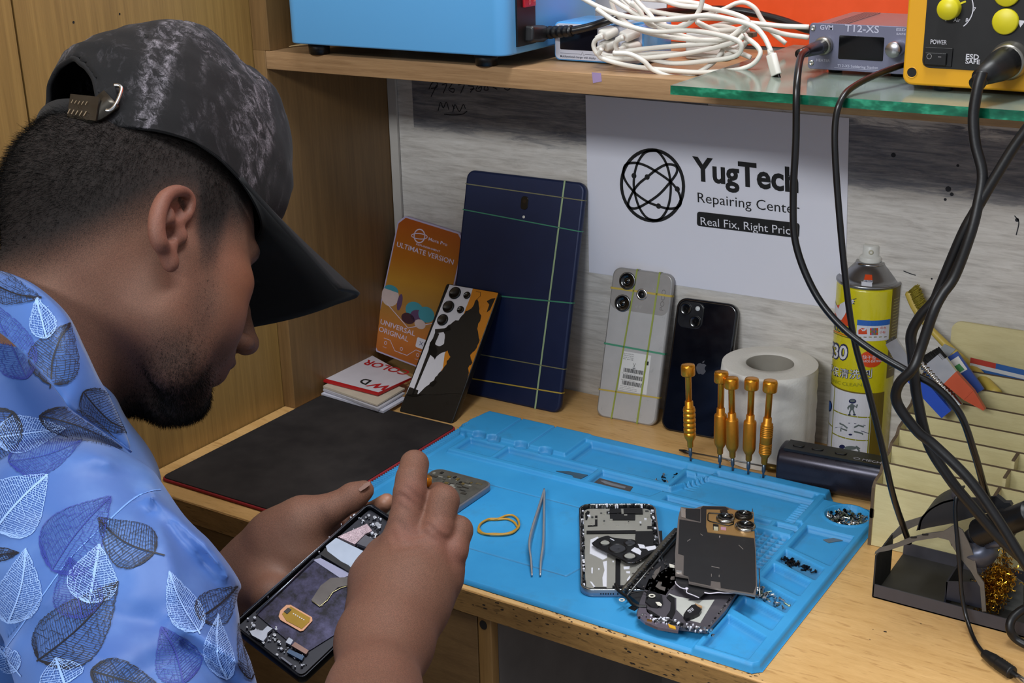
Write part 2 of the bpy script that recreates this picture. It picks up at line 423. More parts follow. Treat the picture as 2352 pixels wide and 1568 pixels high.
b.slab(rrect(pw.length, (Q(1601, 486)-Q(1601, 519)).length, 0.0032, 5), 0, 0.0002, 0.00001, M=Mp)
b.build('slogan_plate', INKB, t_ps)
b = MB(); Q2 = lambda x, y: ony(x, y, PY-0.0010)
put_text(b, 'Real Fix, Right Price', Q2(1610, 516), Q2(1829, 540), Q2(1609, 497), bold=-0.002)
b.build('slogan_lettering', INKW, t_ps)
b = MB(); zc = lambda x, y: Q(x/3.459+1300, y/3.459+280)
GL_ = [[(690, 228), (740, 245), (800, 340), (832, 500), (815, 660), (760, 760), (700, 780), (630, 750), (570, 650), (538, 500), (560, 350), (620, 250)],
 [(470, 345), (540, 325), (620, 342), (710, 390), (830, 475), (895, 560), (912, 640), (880, 680), (810, 688), (735, 668), (640, 630), (535, 550), (460, 440)],
 [(870, 350), (880, 400), (830, 475), (740, 575), (640, 645), (560, 685), (510, 680), (495, 640), (535, 550), (580, 490), (645, 437), (720, 378), (800, 338)]]
def loop(cx, cy, rx, ry, rot, w=0.0019):
    pts = []
    for i in range(48):
        a = 2*math.pi*i/48; u, v = rx*math.cos(a), ry*math.sin(a)
        pts.append((cx+u*math.cos(rot)-v*math.sin(rot), cy+u*math.sin(rot)+v*math.cos(rot)))
    b.ribbon([zc(*p) for p in pts], (0, -1, 0), w, closed=True)
loop(687, 504, 246, 282, -0.12, 0.0040)
for g in GL_: b.ribbon(spline([zc(*p) for p in g], 6, True), (0, -1, 0), 0.0030, closed=True)
for x, y in ((540, 427), (645, 437), (884, 533), (735, 668)):
    p = zc(x, y); b.add([(p.x+0.0032*math.cos(a), p.y-0.0001, p.z+0.0032*math.sin(a)) for a in [i*math.pi/8 for i in range(16)]], [tuple(range(16))])
b.build('globe_logo', INKB, t_ps)
# ================================================================ on the bench
MX, MY = -0.823, 0.8775            # front left corner of the blue mat
MT = DESK
def mm(u, v, h=0.0): return Vector((MX+u/1000, MY+v/1000, MT+h/1000))
# ---- blue silicone repair mat, built as a relief grid
def build_mat():
    step = 1.0
    U = np.arange(-1, 489.01, step); V = np.arange(-9, 320.01, step)
    u, v = np.meshgrid(U, V)
    def sdpoly(P):
        P = np.array(P, float); d = np.full(u.shape, 1e9); ins = np.zeros(u.shape, bool)
        n = len(P)
        for i in range(n):
            a, b2 = P[i], P[(i+1) % n]; e = b2-a
            w0, w1 = u-a[0], v-a[1]; t = np.clip((w0*e[0]+w1*e[1])/(e@e), 0, 1)
            d = np.minimum(d, (w0-e[0]*t)**2+(w1-e[1]*t)**2)
            c = ((a[1] > v) != (b2[1] > v))
            with np.errstate(divide='ignore', invalid='ignore'):
                x = a[0]+(v-a[1])*e[0]/(e[1] if e[1] else 1e-9)
            ins ^= c & (u < x)
        d = np.sqrt(d); return np.where(ins, -d, d)
    h = np.full(u.shape, 5.0); greying = np.zeros(u.shape)  # greyed in grooves and along pocket walls, dusty floors in cells and some pockets
    def raise_(P, z, soft=2.0):
        nonlocal h; k = np.clip(0.5-sdpoly(P)/soft, 0, 1); h = np.maximum(h, h+(z-h)*k)
    def cut(P, z, soft=2.0, dr=0.0):
        nonlocal h, greying; sd_ = sdpoly(P); greying = np.maximum(greying, np.clip(0.5-sd_/2, 0, 1)*np.clip(1+sd_/7, 0, 1)*0.30); greying = np.maximum(greying, np.clip(0.5-sd_, 0, 1)*dr); k = np.clip(0.5-sdpoly(P)/soft, 0, 1); h = np.minimum(h, h+(z-h)*k)
    R = lambda a, b2, c2, d2: [(a, b2), (c2, b2), (c2, d2), (a, d2)]
    # right hand column of pockets
    raise_([(430, -12), (490, -12), (490, 300), (430, 300)], 9.0)
    for P in ([(436, -3), (476, -3), (476, 34), (436, 50)], [(436, 62), (476, 47), (476, 72), (436, 86)],
              [(436, 93), (476, 79), (476, 101), (436, 116)], [(436, 126), (476, 111), (476, 138), (436, 152)],
              [(436, 160), (478, 144), (478, 166), (436, 182)], [(436, 190), (481, 175), (481, 238), (436, 238)]):
        cut(P, 2.2, 2.0, 0.45 if P[0][1] in (93, 160) else 0.0)
    d = np.hypot(u-462, v-276); ring = np.clip(1-np.abs(d-22.5)/2.2, 0, 1)
    h = np.where(d < 21, 1.6, h); kr = np.clip(ring*2, 0, 1)*(d >= 20.5); h = np.where(kr > 0, np.maximum(h, 5+5.5*kr), h)
    # back tray
    raise_([(28, 211), (429, 211), (429, 319), (10, 319), (2, 277), (28, 250)], 9.0)
    raise_(R(10, 304, 430, 319), 12.0); raise_(R(423, 240, 430, 319), 11.0)
    cut(R(34, 219, 80, 249), 2.6); cut(R(85, 219, 197, 249), 2.6); cut([(204, 219), (274, 219), (284, 249), (204, 249)], 2.6)
    cut(R(290, 219, 340, 229), 3.0, 1.2, 0.3); cut(R(347, 219, 402, 229), 3.0); cut(R(408, 222, 430, 230), 3.4)
    cut(R(160, 256, 276, 303), 3.4); cut(R(282, 236, 422, 291), 2.8)
    cut(R(250, 296, 418, 303), 5.5)
    raise_([(281, 249), (310, 303), (313, 303), (284, 249)], 9.0)
    for i in range(7): cut(R(292+i*0.1, 262+i*5, 303+i*0.6, 264+i*5), 1.8, 1)
    for i in range(9): raise_(R(410, 242+i*5.2, 421, 244.4+i*5.2), 6.0, 1)
    # three smooth platforms with a scalloped front
    raise_([(12, 258), (152, 258), (152, 318), (14, 318), (8, 285)], 13.0)
    for x in (60, 105): cut(R(x-0.7, 255, x+0.7, 319), 9.0, 1)
    for cx in (40, 60, 96, 128):
        cut([(cx+8*math.cos(a), 257+6*math.sin(a)) for a in [i*math.pi/8 for i in range(16)]], 6.5)
    # comb along the left edge
    for i in range(46):
        cut(R(-2, 92+i*4, 9, 93.9+i*4), 1.2, 1)
    cut(R(10.5, 30, 12, 276), 3.6, 1); raise_(R(13, 20, 17, 276), 6.3)
    # small square cells
    for i in range(5):
        for j in range(9):
            cut(R(387+i*8.4, 142+j*7.8, 392.5+i*8.4, 147.2+j*7.8), 1.6, 1, 0.75)
    # fine moulded lines in the work area
    def line(a, b2, w=0.9):
        a = np.array(a, float); b2 = np.array(b2, float); e = b2-a
        t = np.clip(((u-a[0])*e[0]+(v-a[1])*e[1])/(e@e), 0, 1)
        dd = np.hypot(u-a[0]-e[0]*t, v-a[1]-e[1]*t)
        nonlocal h, greying; h = h-0.8*np.clip(1.3-dd/w, 0, 1)*(h < 5.6); greying = np.maximum(greying, 0.75*np.clip(1.1-dd/w, 0, 1)*(h < 5.6))
    line((30, 166), (228, 168)); line((30, 41), (279, 43)); line((279, 43), (284, 66)); line((284, 66), (284, 166)); line((378, 60), (430, 60))
    # hole row for screwdrivers along the back rim
    for x in SDU: h = np.where(np.hypot(u-x, v-311) < 1.9, 8.5, h)
    # outline
    out = sdpoly([(0, -8), (482, -8), (487, -3), (487, 296), (483, 301), (431, 301), (431, 318), (14, 318), (8, 296), (3, 292), (4, 284), (0, 278)])
    h = np.where(out > 0.4, 0.0, np.minimum(h, 5+np.clip(-out, 0, 20)*10))
    hh = np.where(out > 0.4, 0.25, h)
    ny, nx = h.shape
    vs = np.stack([MX+u/1000, MY+v/1000, MT+0.0004+hh/1000], -1).reshape(-1, 3)
    idx = np.arange(ny*nx).reshape(ny, nx); keep = ~((out[:-1, :-1] > 1.2) & (out[1:, 1:] > 1.2))
    F = np.stack([idx[:-1, :-1], idx[:-1, 1:], idx[1:, 1:], idx[1:, :-1]], -1)[keep]
    me = bpy.data.meshes.new('repair_mat'); me.from_pydata(vs.tolist(), [], F.tolist()); me.polygons.foreach_set('use_smooth', [True]*len(me.polygons)); me.update(); at = me.color_attributes.new('tone', 'FLOAT_COLOR', 'POINT'); c4 = np.ones((greying.size, 4), np.float32); c4[:, :3] = greying.reshape(-1, 1); at.data.foreach_set('color', c4.ravel())
    t = NT('blue_silicone'); n1 = t.noise(t.mapping(), 9, 4, 0.6); n2 = t.noise(t.mapping(loc=(2, 0, 1)), 30, 5, 0.7)
    c = t.mix(t.ramp(n1, [(0.35, 0.0), (0.7, 1.0)]), '#2f8fca', '#3a9cd6')
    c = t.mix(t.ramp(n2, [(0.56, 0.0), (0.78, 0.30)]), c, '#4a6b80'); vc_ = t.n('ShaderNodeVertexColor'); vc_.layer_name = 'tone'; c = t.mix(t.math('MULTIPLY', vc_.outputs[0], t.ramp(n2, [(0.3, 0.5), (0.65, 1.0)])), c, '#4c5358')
    t.bump(t.noise(t.mapping(), 900, 2), 0.15, 0.0004)
    me.materials.append(t.out(c, 0.5))
    return tag(link('repair_mat', me), 'bright blue silicone repair mat with moulded trays and pockets', 'mat')
SD = [((1584, 1066), (1580, 836)), ((1650, 1082), (1657, 852)), ((1681, 1088), (1680, 866)), ((1715, 1097), (1727, 868)), ((1749, 1105), (1770, 873))]
SDU = [(onz(*a, DESK+0.009).x-MX)*1000 for a, _ in SD]
build_mat()
# ---- black desk mat with red edge
t = NT('black_mat_cloth'); f = t.noise(t.mapping(), 14, 5, 0.65)
BMAT = t.out(t.mix(t.ramp(f, [(0.35, 0.0), (0.75, 1.0)]), '#1e1b1c', '#34302f'), 0.8); t.bump(t.noise(t.mapping(), 2500, 2), 0.3, 0.0003)
t.b.inputs['Specular IOR Level'].default_value = 0.25
tm = thing('desk_mat', 'black cloth topped desk mat with a red stitched edge', 'mat', (-0.93, 1.02, DESK))
b = MB(); b.slab(rrect(0.203, 0.272, 0.008, 5, -0.9285, 1.0195), DESK+0.0004, DESK+0.0040, 0.0016); b.build('edge', mat('red_stitched_edge', '#8e1a20', 0.7, bump=0.6), tm, 'red stitched edge')
b = MB(); b.slab(rrect(0.2000, 0.269, 0.0075, 5, -0.9285, 1.0195), DESK+0.0038, DESK+0.0052, 0.0006); b.build('cloth_top', BMAT, tm)
# ---- leaning slabs
def lean_frame(bl, br, topz_y, label=None):
    """frame for a slab standing on its lower edge bl-br (pixels on the bench) and leaning to height; x along edge, y up, z towards viewer"""
    a, c2 = onz(*bl), onz(*br); return a, c2
def slab_frame(bl, br, top, ytop, wid=None):
    a, c2 = onz(*bl), onz(*br); tp = ony(*top, ytop)
    ux = (c2-a).normalized(); up = tp-(a+c2)/2 if False else tp-a
    up = up-ux*up.dot(ux); h = up.length
    M = frame(a, ux, up); w = (c2-a).length
    return M, w, h
def band(b, M, w, h, th, a, c2, wd=0.0016, mi=0, off=0.0004):
    """rubber band crossing the face from a to c2 (face coordinates) and wrapping over the edges"""
    (x0, y0), (x1, y1) = a, c2
    d = Vector((x1-x0, y1-y0, 0)).normalized()
    pts = [Vector((x0, y0, -th*0.9))-d*off, Vector((x0, y0, -0.0004))-d*off, Vector((x0, y0, off))+d*0.0006, Vector((x1, y1, off))-d*0.0006, Vector((x1, y1, -0.0004))+d*off, Vector((x1, y1, -th*0.9))+d*off]
    mm_ = Vector((-d.y, d.x, 0))*wd/2
    vs = []
    for p in pts: vs += [tuple(p+mm_), tuple(p-mm_)]
    nb = len(pts)
    b.add(vs, [(2*i, 2*i+1, 2*i+3, 2*i+2) for i in range(nb-1)], mi, M=M)
BGRN = mat('green_rubber', '#5f9a5e', 0.5); BYEL = mat('yellow_rubber', '#b9a040', 0.5); BPAL = mat('pale_green_rubber', '#9db489', 0.5); BTEA = mat('teal_rubber', '#3f8c6c', 0.5); BTAN = mat('tan_rubber', '#7d7a58', 0.5)
# tablet
M = slab_frame((1086, 908), (1282, 951), (1088, 388), 1.318)[0]; A_t = onz(1086, 908); M = frame(onz(1282, 951)-Vector((0.0, 0, 0)), onz(1282, 951)-A_t, ony(1362, 425, 1.320)-onz(1282, 951))
TW, TH_, TT = 0.160, 0.283, 0.0085
def face_pt(M, px, py, z=0.0):
    """pixel to coordinates in the plane z of frame M"""
    Mi = M.inverted(); o = Mi @ Vector(C0); d = (Mi.to_3x3() @ Vector(ray(px, py))); s = (z-o.z)/d.z; q = o+d*s
    return q.x, q.y
q = [face_pt(M, *p) for p in ((1088, 388), (1362, 425), (1285, 950))]
TW = abs(q[1][0]-q[0][0]); TH_ = (q[0][1]+q[1][1])/2; X0 = -TW+0.001
t_tb = thing('tablet', 'large navy blue tablet leaning on the wall, crossed by thin rubber bands', 'tablet', M.translation)
NAVY = mat('navy_tablet_shell', '#16244a', 0.42, 0.25, spec=0.5)
M0 = M @ Matrix.Translation((X0, 0, -TT)); b = MB(M0)
b.slab(rrect(TW, TH_, 0.011, 6, TW/2, TH_/2), 0, TT, 0.003); b.build('body', NAVY, t_tb)
b = MB(M0); cx, cy = (face_pt(M0, 1205, 466, TT)); b.slab(rrect(0.010, 0.016, 0.004, 4, cx, cy), TT-0.0005, TT+0.0008, 0.0004, 0)
b.slab(circ(0.0025, 12, cx, cy+0.002), TT, TT+0.0011, 0.0002, 1)
b.build('camera', [mat('dark_lens_housing', '#101010', 0.2), mat('lens_glass', '#2a2018', 0.08)], t_tb)
b = MB(M0); fx, fy = face_pt(M0, 1203, 498, TT); b.slab(circ(0.0018, 10, fx, fy), TT-0.0002, TT+0.0003, 0.0001); b.build('flash', mat('flash_lens', '#e8e6da', 0.2), t_tb)
MF = M0 @ Matrix.Translation((0, 0, TT))
for (p0, p1, m_, wd) in (((1298, 411), (1228, 948), BPAL, 0.0022), ((1085, 424), (1358, 463), BTAN, 0.0012), ((1075, 483), (1350, 535), BTEA, 0.0013),
                     ((1160, 681), (1325, 697), BTEA, 0.0016), ((1110, 815), (1302, 849), BTAN, 0.0012), ((1090, 870), (1296, 904), BYEL, 0.0015)):
    a, c2 = Vector(face_pt(MF, *p0)), Vector(face_pt(MF, *p1)); d = (c2-a).normalized()
    if abs(d.x) > abs(d.y):
        k = d.y/d.x; a = (0.0, a.y-k*a.x); c2 = (TW, a[1]+k*TW)
    else:
        k = d.x/d.y; xa = a.x+k*(TH_-a.y); c2 = (a.x+k*(0-a.y), 0.0); a = (xa, TH_)
    b = MB(); band(b, MF, TW, TH_, TT, a, c2, wd); b.build('rubber_band', m_, t_tb)
# POCO-type phone
def phone(name, label, bl, br, top, ytop, body_mat, th=0.0082, r=0.010, bev=0.0026, wid=0.0765, hei=None):
    M, w, h = slab_frame(bl, br, top, ytop)
    w = wid or w; h = hei or h
    t_ = thing(name, label, 'phone', M.translation)
    M0 = M @ Matrix.Translation((0, 0, -th)); b = MB(M0)
    b.slab(rrect(w, h, r, 6, w/2, h/2), 0, th, bev); b.build('body', body_mat, t_)
    return t_, M0 @ Matrix.Translation((0, 0, th)), w, h
t_po, MF, w, h = phone('mobile_phone', 'silver grey phone with two big round camera rings, bound with rubber bands', (1368, 955), (1508, 982), (1412, 612), 1.318, mat('silver_phone_frame', '#a3a19f', 0.35, 0.3))
def put_poly(b, MF, pts, z, mi=0): b.add([(x, y, z) for x, y in pts], [tuple(range(len(pts)))], mi, M=MF)
b = MB(MF); b.slab(rrect(w-0.004, h-0.004, 0.009, 6, w/2, h/2), -0.0003, 0.0003, 0.0002, 0)
b.prism(rrect(w-0.0042, 0.047, 0.0085, 6, w/2, h-0.0255), 0.0003, 0.00038, 1); b.build('back_cover', [mat('pale_grey_cover', '#b1afae', 0.3), mat('taupe_grey_cover', '#979390', 0.25)], t_po)
LENSG = mat('lens_black_glass', '#0a0b0d', 0.12, coat=0.5)
for px, py, r in ((1441, 645, 0.0098), (1430, 696, 0.0095)):
    cx, cy = face_pt(MF, px, py, 0.001); b = MB(MF @ Matrix.Translation((cx, cy, 0)))
    b.lathe([(r+0.0006, 0), (r+0.0006, 0.0015), (r, 0.0021), (r-0.0008, 0.0021)], 0, 32, cap=False); b.lathe([(r-0.0008, 0.0019), (r*0.55, 0.0019), (r*0.5, 0.0012), (0.0022, 0.0012), (0.0018, 0.0016), (0.0, 0.0016)], 1, 32, cap=False)
    b.build('camera_ring', [mat('camera_ring_metal', '#6f7072', 0.25, 0.9), LENSG], t_po)
cx, cy = face_pt(MF, 1474, 676, 0.001); b = MB(MF @ Matrix.Translation((cx, cy, 0)))
b.lathe([(0.0068, 0), (0.0068, 0.0010), (0.0055, 0.0014), (0.0048, 0.0012)], 0, 28, cap=False); b.lathe([(0.0048, 0.0012), (0.0030, 0.0011), (0.0030, 0.0012), (0, 0.0012)], 1, 20, cap=False)
b.build('flash_ring', [CHR, BLK], t_po, 'chrome ringed flash')
b = MB(MF); Z = 0.0008
lx, ly = face_pt(MF, 1518, 664, Z); lx1, ly1 = face_pt(MF, 1515, 712, Z)
put_text(b, 'POCO', MF @ Vector((lx1+0.003, ly1, Z)), MF @ Vector((lx1+0.003, ly1+0.026, Z)), MF @ Vector((lx1-0.003, ly1, Z)), off=0.0) if False else None
b2 = MB(); base = MF @ Vector((lx1+0.0045, ly1, 0.0005)); put_text(b2, 'POCO', base, MF @ Vector((lx1+0.0045, ly1+0.024, 0.0005)), MF @ Vector((lx1-0.0005, ly1, 0.0005)), bold=-0.01, off=0.0)
b2.build('maker_lettering', mat('grey_print', '#5f5a58', 0.5), t_po)
P_ = [face_pt(MF, *p, 0.0005) for p in ((1433, 806), (1497, 818), (1483, 906), (1417, 894))]
x0 = (P_[0][0]+P_[3][0])/2; x1 = (P_[1][0]+P_[2][0])/2; y1_ = P_[0][1]; y0_ = P_[3][1]
b = MB(MF); b.box(x0, y0_, 0.0003, x1, y1_, 0.00045, 0)
for k, yy in enumerate((0.022, 0.0145, 0.007)):
    rs = random.Random(k); x = x0+0.004
    while x < x1-0.008:
        ww = rs.choice([0.0003, 0.0005, 0.0008]); b.box(x, y0_+yy, 0.00045, x+ww, y0_+yy+0.0048, 0.00052, 1); x += ww+rs.choice([0.0003, 0.0005])
for k in range(4): put_text2(b, ['Model 2405CPX', '5000mAh dual sim', 'made in India', 'N2 64128'][k], x0+0.0015, y1_-0.003-k*0.0021, 0.013, 0.0012, 1, z=0.0005)
for k in range(3): put_text2(b, 'IMEI 8640 1205 7781', x0+0.002, y0_+0.0205-k*0.0075-0.0006, 0.018, 0.0008, 1, z=0.0005)
for k in range(2): put_text2(b, 'compliance statement lot 2406', x0+0.0015, y0_+0.003-k*0.0018, 0.022, 0.001, 1, z=0.0005)
b.box(x1-0.0065, y1_-0.012, 0.00045, x1-0.002, y1_-0.0075, 0.0005, 1); b.box(x0+0.015, y1_-0.0185, 0.00045, x0+0.0185, y1_-0.0178, 0.0005, 1)
for kk in ((0.0152, 0.0182, 0.0182, 0.012), (0.0182, 0.0182, 0.0152, 0.012)):
    b.ribbon([(x0+kk[0], y1_-kk[1], 0.0005), (x0+kk[2], y1_-kk[3], 0.0005)], (0, 0, 1), 0.0004, 1)
b.build('barcode_label', [mat('label_paper', '#d5d4d2', 0.6, var=0.03), INKB], t_po)
BG2 = mat('olive_green_band', '#8f9a3c', 0.5)
for (p0, p1, m_, wd) in (((1464, 614), (1403, 965), BG2, 0.0020), ((1516, 620), (1462, 976), BG2, 0.0022), ((1408, 661), (1553, 682), BYEL, 0.0024),
                     ((1388, 788), (1530, 814), BTEA, 0.0022), ((1372, 893), (1514, 914), BYEL, 0.0018)):
    a, c2 = Vector(face_pt(MF, *p0, 0.001)), Vector(face_pt(MF, *p1, 0.001)); d = (c2-a).normalized()
    if abs(d.x) > abs(d.y):
        k = d.y/d.x; a = (0.0, a.y-k*a.x); c2 = (w, a[1]+k*w)
    else:
        k = d.x/d.y; xa = a.x+k*(h-a.y); c2 = (a.x+k*(0-a.y), 0.0); a = (xa, h)
    b = MB(); band(b, MF, w, h, 0.0082, a, c2, wd, off=0.0006); b.build('rubber_band', m_, t_po)
# black phone
t_ip, MF, w, h = phone('mobile_phone', 'glossy black phone with a fruit emblem leaning behind the gold screwdrivers', (1516, 986), (1655, 1012), (1566, 682), 1.318, mat('black_phone_glass', '#070911', 0.12, coat=0.6), wid=0.0735, r=0.012)
b = MB(MF); b.slab(rrect(0.030, 0.030, 0.008, 5, 0.019, h-0.019), -0.0003, 0.0013, 0.0006, 0)
b.build('camera_plate', mat('black_camera_plate', '#0b0d14', 0.2, coat=0.4), t_ip)
for dx, dy in ((0.0125, -0.0125), (0.0255, -0.0255)):
    b = MB(MF @ Matrix.Translation((dx, h+dy, 0.0013))); b.lathe([(0.0068, 0), (0.0068, 0.0012), (0.0058, 0.0014)], 0, 28, cap=False); b.lathe([(0.0058, 0.0010), (0.003, 0.0006), (0, 0.0008)], 1, 24, cap=False)
    b.build('camera_lens', [BLK, LENSG], t_ip)
b = MB(MF @ Matrix.Translation((0.0265, h-0.0105, 0.0013))); b.lathe([(0.0028, 0), (0.0026, 0.0004), (0, 0.0005)], 0, 16, cap=False); b.build('flash', mat('flash_glass', '#cfd2d2', 0.15), t_ip)
ex, ey = face_pt(MF, 1611, 845, 0.0002); b = MB(MF)
ap = [(0, .52), (.12, .56), (.3, .6), (.5, .52), (.62, .38), (.5, .28), (.44, .08), (.5, -.14), (.66, -.28), (.56, -.52), (.38, -.76), (.22, -.82), (0, -.74), (-.22, -.82), (-.4, -.74), (-.6, -.44), (-.72, 0), (-.64, .36), (-.44, .56), (-.2, .6)]
b.add([(ex+x*0.0088, ey+y*0.0088, 0.0002) for x, y in ap], [tuple(range(len(ap)))])
b.add([(ex+x*0.0088, ey+y*0.0088, 0.0002) for x, y in ((0.0, .62), (.06, .86), (.3, 1.04), (.26, .78))], [(0, 1, 2, 3)])
b.build('fruit_emblem', mat('grey_emblem', '#54545a', 0.25, 0.5), t_ip)
# printed-skin phone at the left
M, w, h = slab_frame((916, 945), (1032, 972), (1035, 652), 1.276)
w = 0.0775
q = [face_pt(M, *p) for p in ((1035, 652), (1160, 668))]
t_ar = thing('mobile_phone', 'phone in a black, white and orange printed skin leaning on the navy tablet', 'phone', M.translation)
h = q[0][1]; sk = q[0][0]
M0 = M @ Matrix.Translation((0, 0, -0.009)); b = MB(M0)
b.slab(rrect(w, h, 0.003, 3, w/2, h/2), 0, 0.009, 0.0012); b.build('body', mat('black_phone_body', '#0d0c0d', 0.3), t_ar)
MF = M
skin = lambda px, py: (lambda q_: (min(max(q_[0], 0.0012), w-0.0012), min(max(q_[1], 0.0012), h-0.0012)))(face_pt(MF, px, py, 0.0002))
zz = lambda x, y: (x/2.489+700, y/2.489+370)
def rough(pts, a):
    r_ = random.Random(len(pts)); out = []
    for i, p in enumerate(pts):
        q_ = pts[(i+1) % len(pts)]; n_ = max(1, int(math.hypot(q_[0]-p[0], q_[1]-p[1])/14))
        for k in range(n_): out.append((p[0]+(q_[0]-p[0])*k/n_+r_.uniform(-a, a), p[1]+(q_[1]-p[1])*k/n_+r_.uniform(-a, a)))
    return out
def art(pts, mi, z, b): b.add([(*skin(*zz(*p)), z) for p in pts], [tuple(range(len(pts)))], mi, M=MF)
b = MB()
art([(830, 700), (965, 715), (945, 780), (905, 880), (850, 1000), (800, 1100), (790, 1180), (750, 1250), (690, 1290), (640, 1340), (560, 1330)], 0, 0.0002, b)
art([(965, 715), (1140, 745), (1050, 960), (970, 1160), (930, 1240), (860, 1230), (750, 1250), (790, 1180), (800, 1100), (850, 1000), (905, 880), (945, 780)], 1, 0.0002, b)
b.build('printed_skin', [mat('white_skin_print', '#d8d6dc', 0.3, var=0.03), mat('orange_skin_print', '#d0821a', 0.3)], t_ar)
b = MB()
for g in ([(985, 790), (1000, 840), (1005, 900), (985, 960), (1000, 1020), (975, 1080), (950, 1110), (960, 1150), (930, 1180), (935, 1230), (900, 1330), (560, 1335), (640, 1345), (690, 1300), (740, 1250), (800, 1170), (830, 1120), (815, 1080), (770, 1100), (745, 1130), (705, 1095), (720, 1030), (760, 1060), (800, 1040), (795, 960), (850, 920), (890, 900), (920, 860), (950, 840)],
          [(745, 980), (770, 985), (620, 1340), (612, 1335)], [(705, 1095), (745, 1130), (760, 1085), (735, 1010), (715, 1040)],
          [(1070, 785), (1090, 783), (1060, 850), (1040, 865), (1055, 820), (1040, 800)], [(745, 960), (800, 955), (830, 940), (835, 965), (800, 975), (745, 985)],
          [(600, 1290), (650, 1310), (640, 1345), (560, 1345)], [(745, 1250), (700, 1285), (735, 1290), (760, 1262)]):
    art(rough(g, 5.5) if len(g) > 20 else g, 0, 0.0004, b)
b.ribbon([tuple(MF @ Vector((*skin(*zz(*p)), 0.0004))) for p in ((985, 790), (1005, 770), (1005, 750), (980, 745))], tuple(MF.col[2][:3]), 0.0005, 0)
b.build('skin_artwork', mat('black_skin_print', '#0e0b0a', 0.35), t_ar)
for zx, zy, r in ((860, 755, 0.0080), (823, 833, 0.0078), (790, 908, 0.0074), (929, 768, 0.0046), (892, 850, 0.0046)):
    cx, cy = skin(*zz(zx, zy)); b = MB(MF @ Matrix.Translation((cx, cy, 0.0004)))
    b.lathe([(r, 0), (r, 0.0014), (r-0.0012, 0.0018)], 0, 26, cap=False); b.lathe([(r-0.0012, 0.0016), (r*0.5, 0.0010), (0, 0.0010)], 1, 24, cap=False)
    b.build('camera_lens', [BLK, LENSG], t_ar)
# ---- booklets at the left
def quad_pts(pp, z): return [onz(*p, z) for p in pp]
zb = DESK+0.0055
BK = [((738, 902), (880, 944), (935, 912), (800, 868), 'white folded paper sleeve at the bottom of the small pile', '#c9c9d6', '#c9c9d6'),
      ((742, 893), (868, 938), (930, 900), (800, 862), 'grey white paper sleeve second from the bottom of the small pile', '#b9b6bd', '#a9a6ad'),
      ((742, 886), (866, 928), (930, 890), (800, 855), 'cream and orange paper sleeve just under the red edged booklet', '#c4b7a4', '#9a6a3c')]
b = MB()
for k, (a, b_, c_, d_, lab, col, edge) in enumerate(BK):
    z0 = zb+k*0.0033; P = [onz(*p, z0+0.003) for p in (a, b_, c_, d_)]
    vs = [(p.x, p.y, z0+0.0003) for p in P]+[(p.x, p.y, z0+0.0026+0.0006*math.sin(i*2+k)) for i, p in enumerate(P)]
    bb = MB(); bb.add(vs, [(3, 2, 1, 0), (4, 5, 6, 7), (0, 1, 5, 4), (1, 2, 6, 5), (2, 3, 7, 6), (3, 0, 4, 7)])
    o = bb.build('paper_sleeve', mat('sleeve_paper_%d' % k, col, 0.7), None); tag(o, lab, 'booklet', 'paper sleeves under the red booklet')
z1 = zb+0.0105
P = [onz(*p, z1+0.002) for p in ((735, 872), (868, 905), (945, 868), (850, 815))]
t_bk = thing('booklet', 'white booklet with red border and red lettering, topmost of the small pile', 'booklet', (P[0].x, P[0].y, z1))
bb = MB(); vs = [(p.x, p.y, z1) for p in P]+[(p.x, p.y, z1+0.0028) for p in P]
bb.add(vs, [(3, 2, 1, 0), (4, 5, 6, 7), (0, 1, 5, 4), (1, 2, 6, 5), (2, 3, 7, 6), (3, 0, 4, 7)]); bb.build('cover', mat('red_cover', '#b3151c', 0.45), t_bk)
ins = [P[0]*0.93+P[1]*0.02+P[3]*0.05, P[1]*0.93+P[0]*0.02+P[2]*0.05, P[2], P[3]]
bb = MB(); bb.add([(p.x, p.y, z1+0.0030) for p in ins], [(0, 1, 2, 3)]); bb.build('cover_panel', mat('white_cover_panel', '#d2ccd3', 0.4), t_bk)
bb = MB(); bb2 = MB(); ZT = z1+0.0033
put_text(bb, 'W', onz(905, 888, ZT), onz(862, 878, ZT), onz(893, 905, ZT) if False else onz(880, 896, ZT), bold=0.03, off=0)
put_text(bb2, 'D', onz(854, 874, ZT), onz(836, 868, ZT), onz(840, 884, ZT), bold=0.03, off=0)
put_text(bb, 'COLOR', onz(945, 853, ZT), onz(845, 826, ZT), onz(928, 862, ZT), bold=0.02, off=0)
bb.build('red_lettering', mat('red_ink', '#b5121b', 0.5), t_bk); bb2.build('black_lettering', INKB, t_bk)
# ---- orange display card
M, w, h = slab_frame((846, 800), (980, 838), (935, 492), 1.315)
A_ = ony(846, 815, 1.268); B_ = ony(985, 842, 1.262); z_ = z1+0.0035
A_ = onz(848, 808, z_)+Vector((0.007, 0, 0)); B_ = onz(975, 838, z_)
A_ += Vector((-0.004, 0, 0.004)); tp = ony(925, 494, 1.318); ux = (B_-A_); M = frame(A_, ux, tp-A_) @ Matrix.Rotation(math.radians(-4), 4, 'Z')
w = 0.098; q = [face_pt(M, *p) for p in ((925, 494), (1040, 504), (1068, 515))]; h = q[0][1]
w = 0.108
x0c = face_pt(M, 880, 640)[0]; 
t_oc = thing('product_box', 'orange product display box with cut corners standing on the small pile', 'box', M.translation)
def ccut(w, h, c2, x0=0.0, y0=0.0): return [(x0+c2, y0), (x0+w-c2, y0), (x0+w, y0+c2), (x0+w, y0+h-c2), (x0+w-c2, y0+h), (x0+c2, y0+h), (x0, y0+h-c2), (x0, y0+c2)]
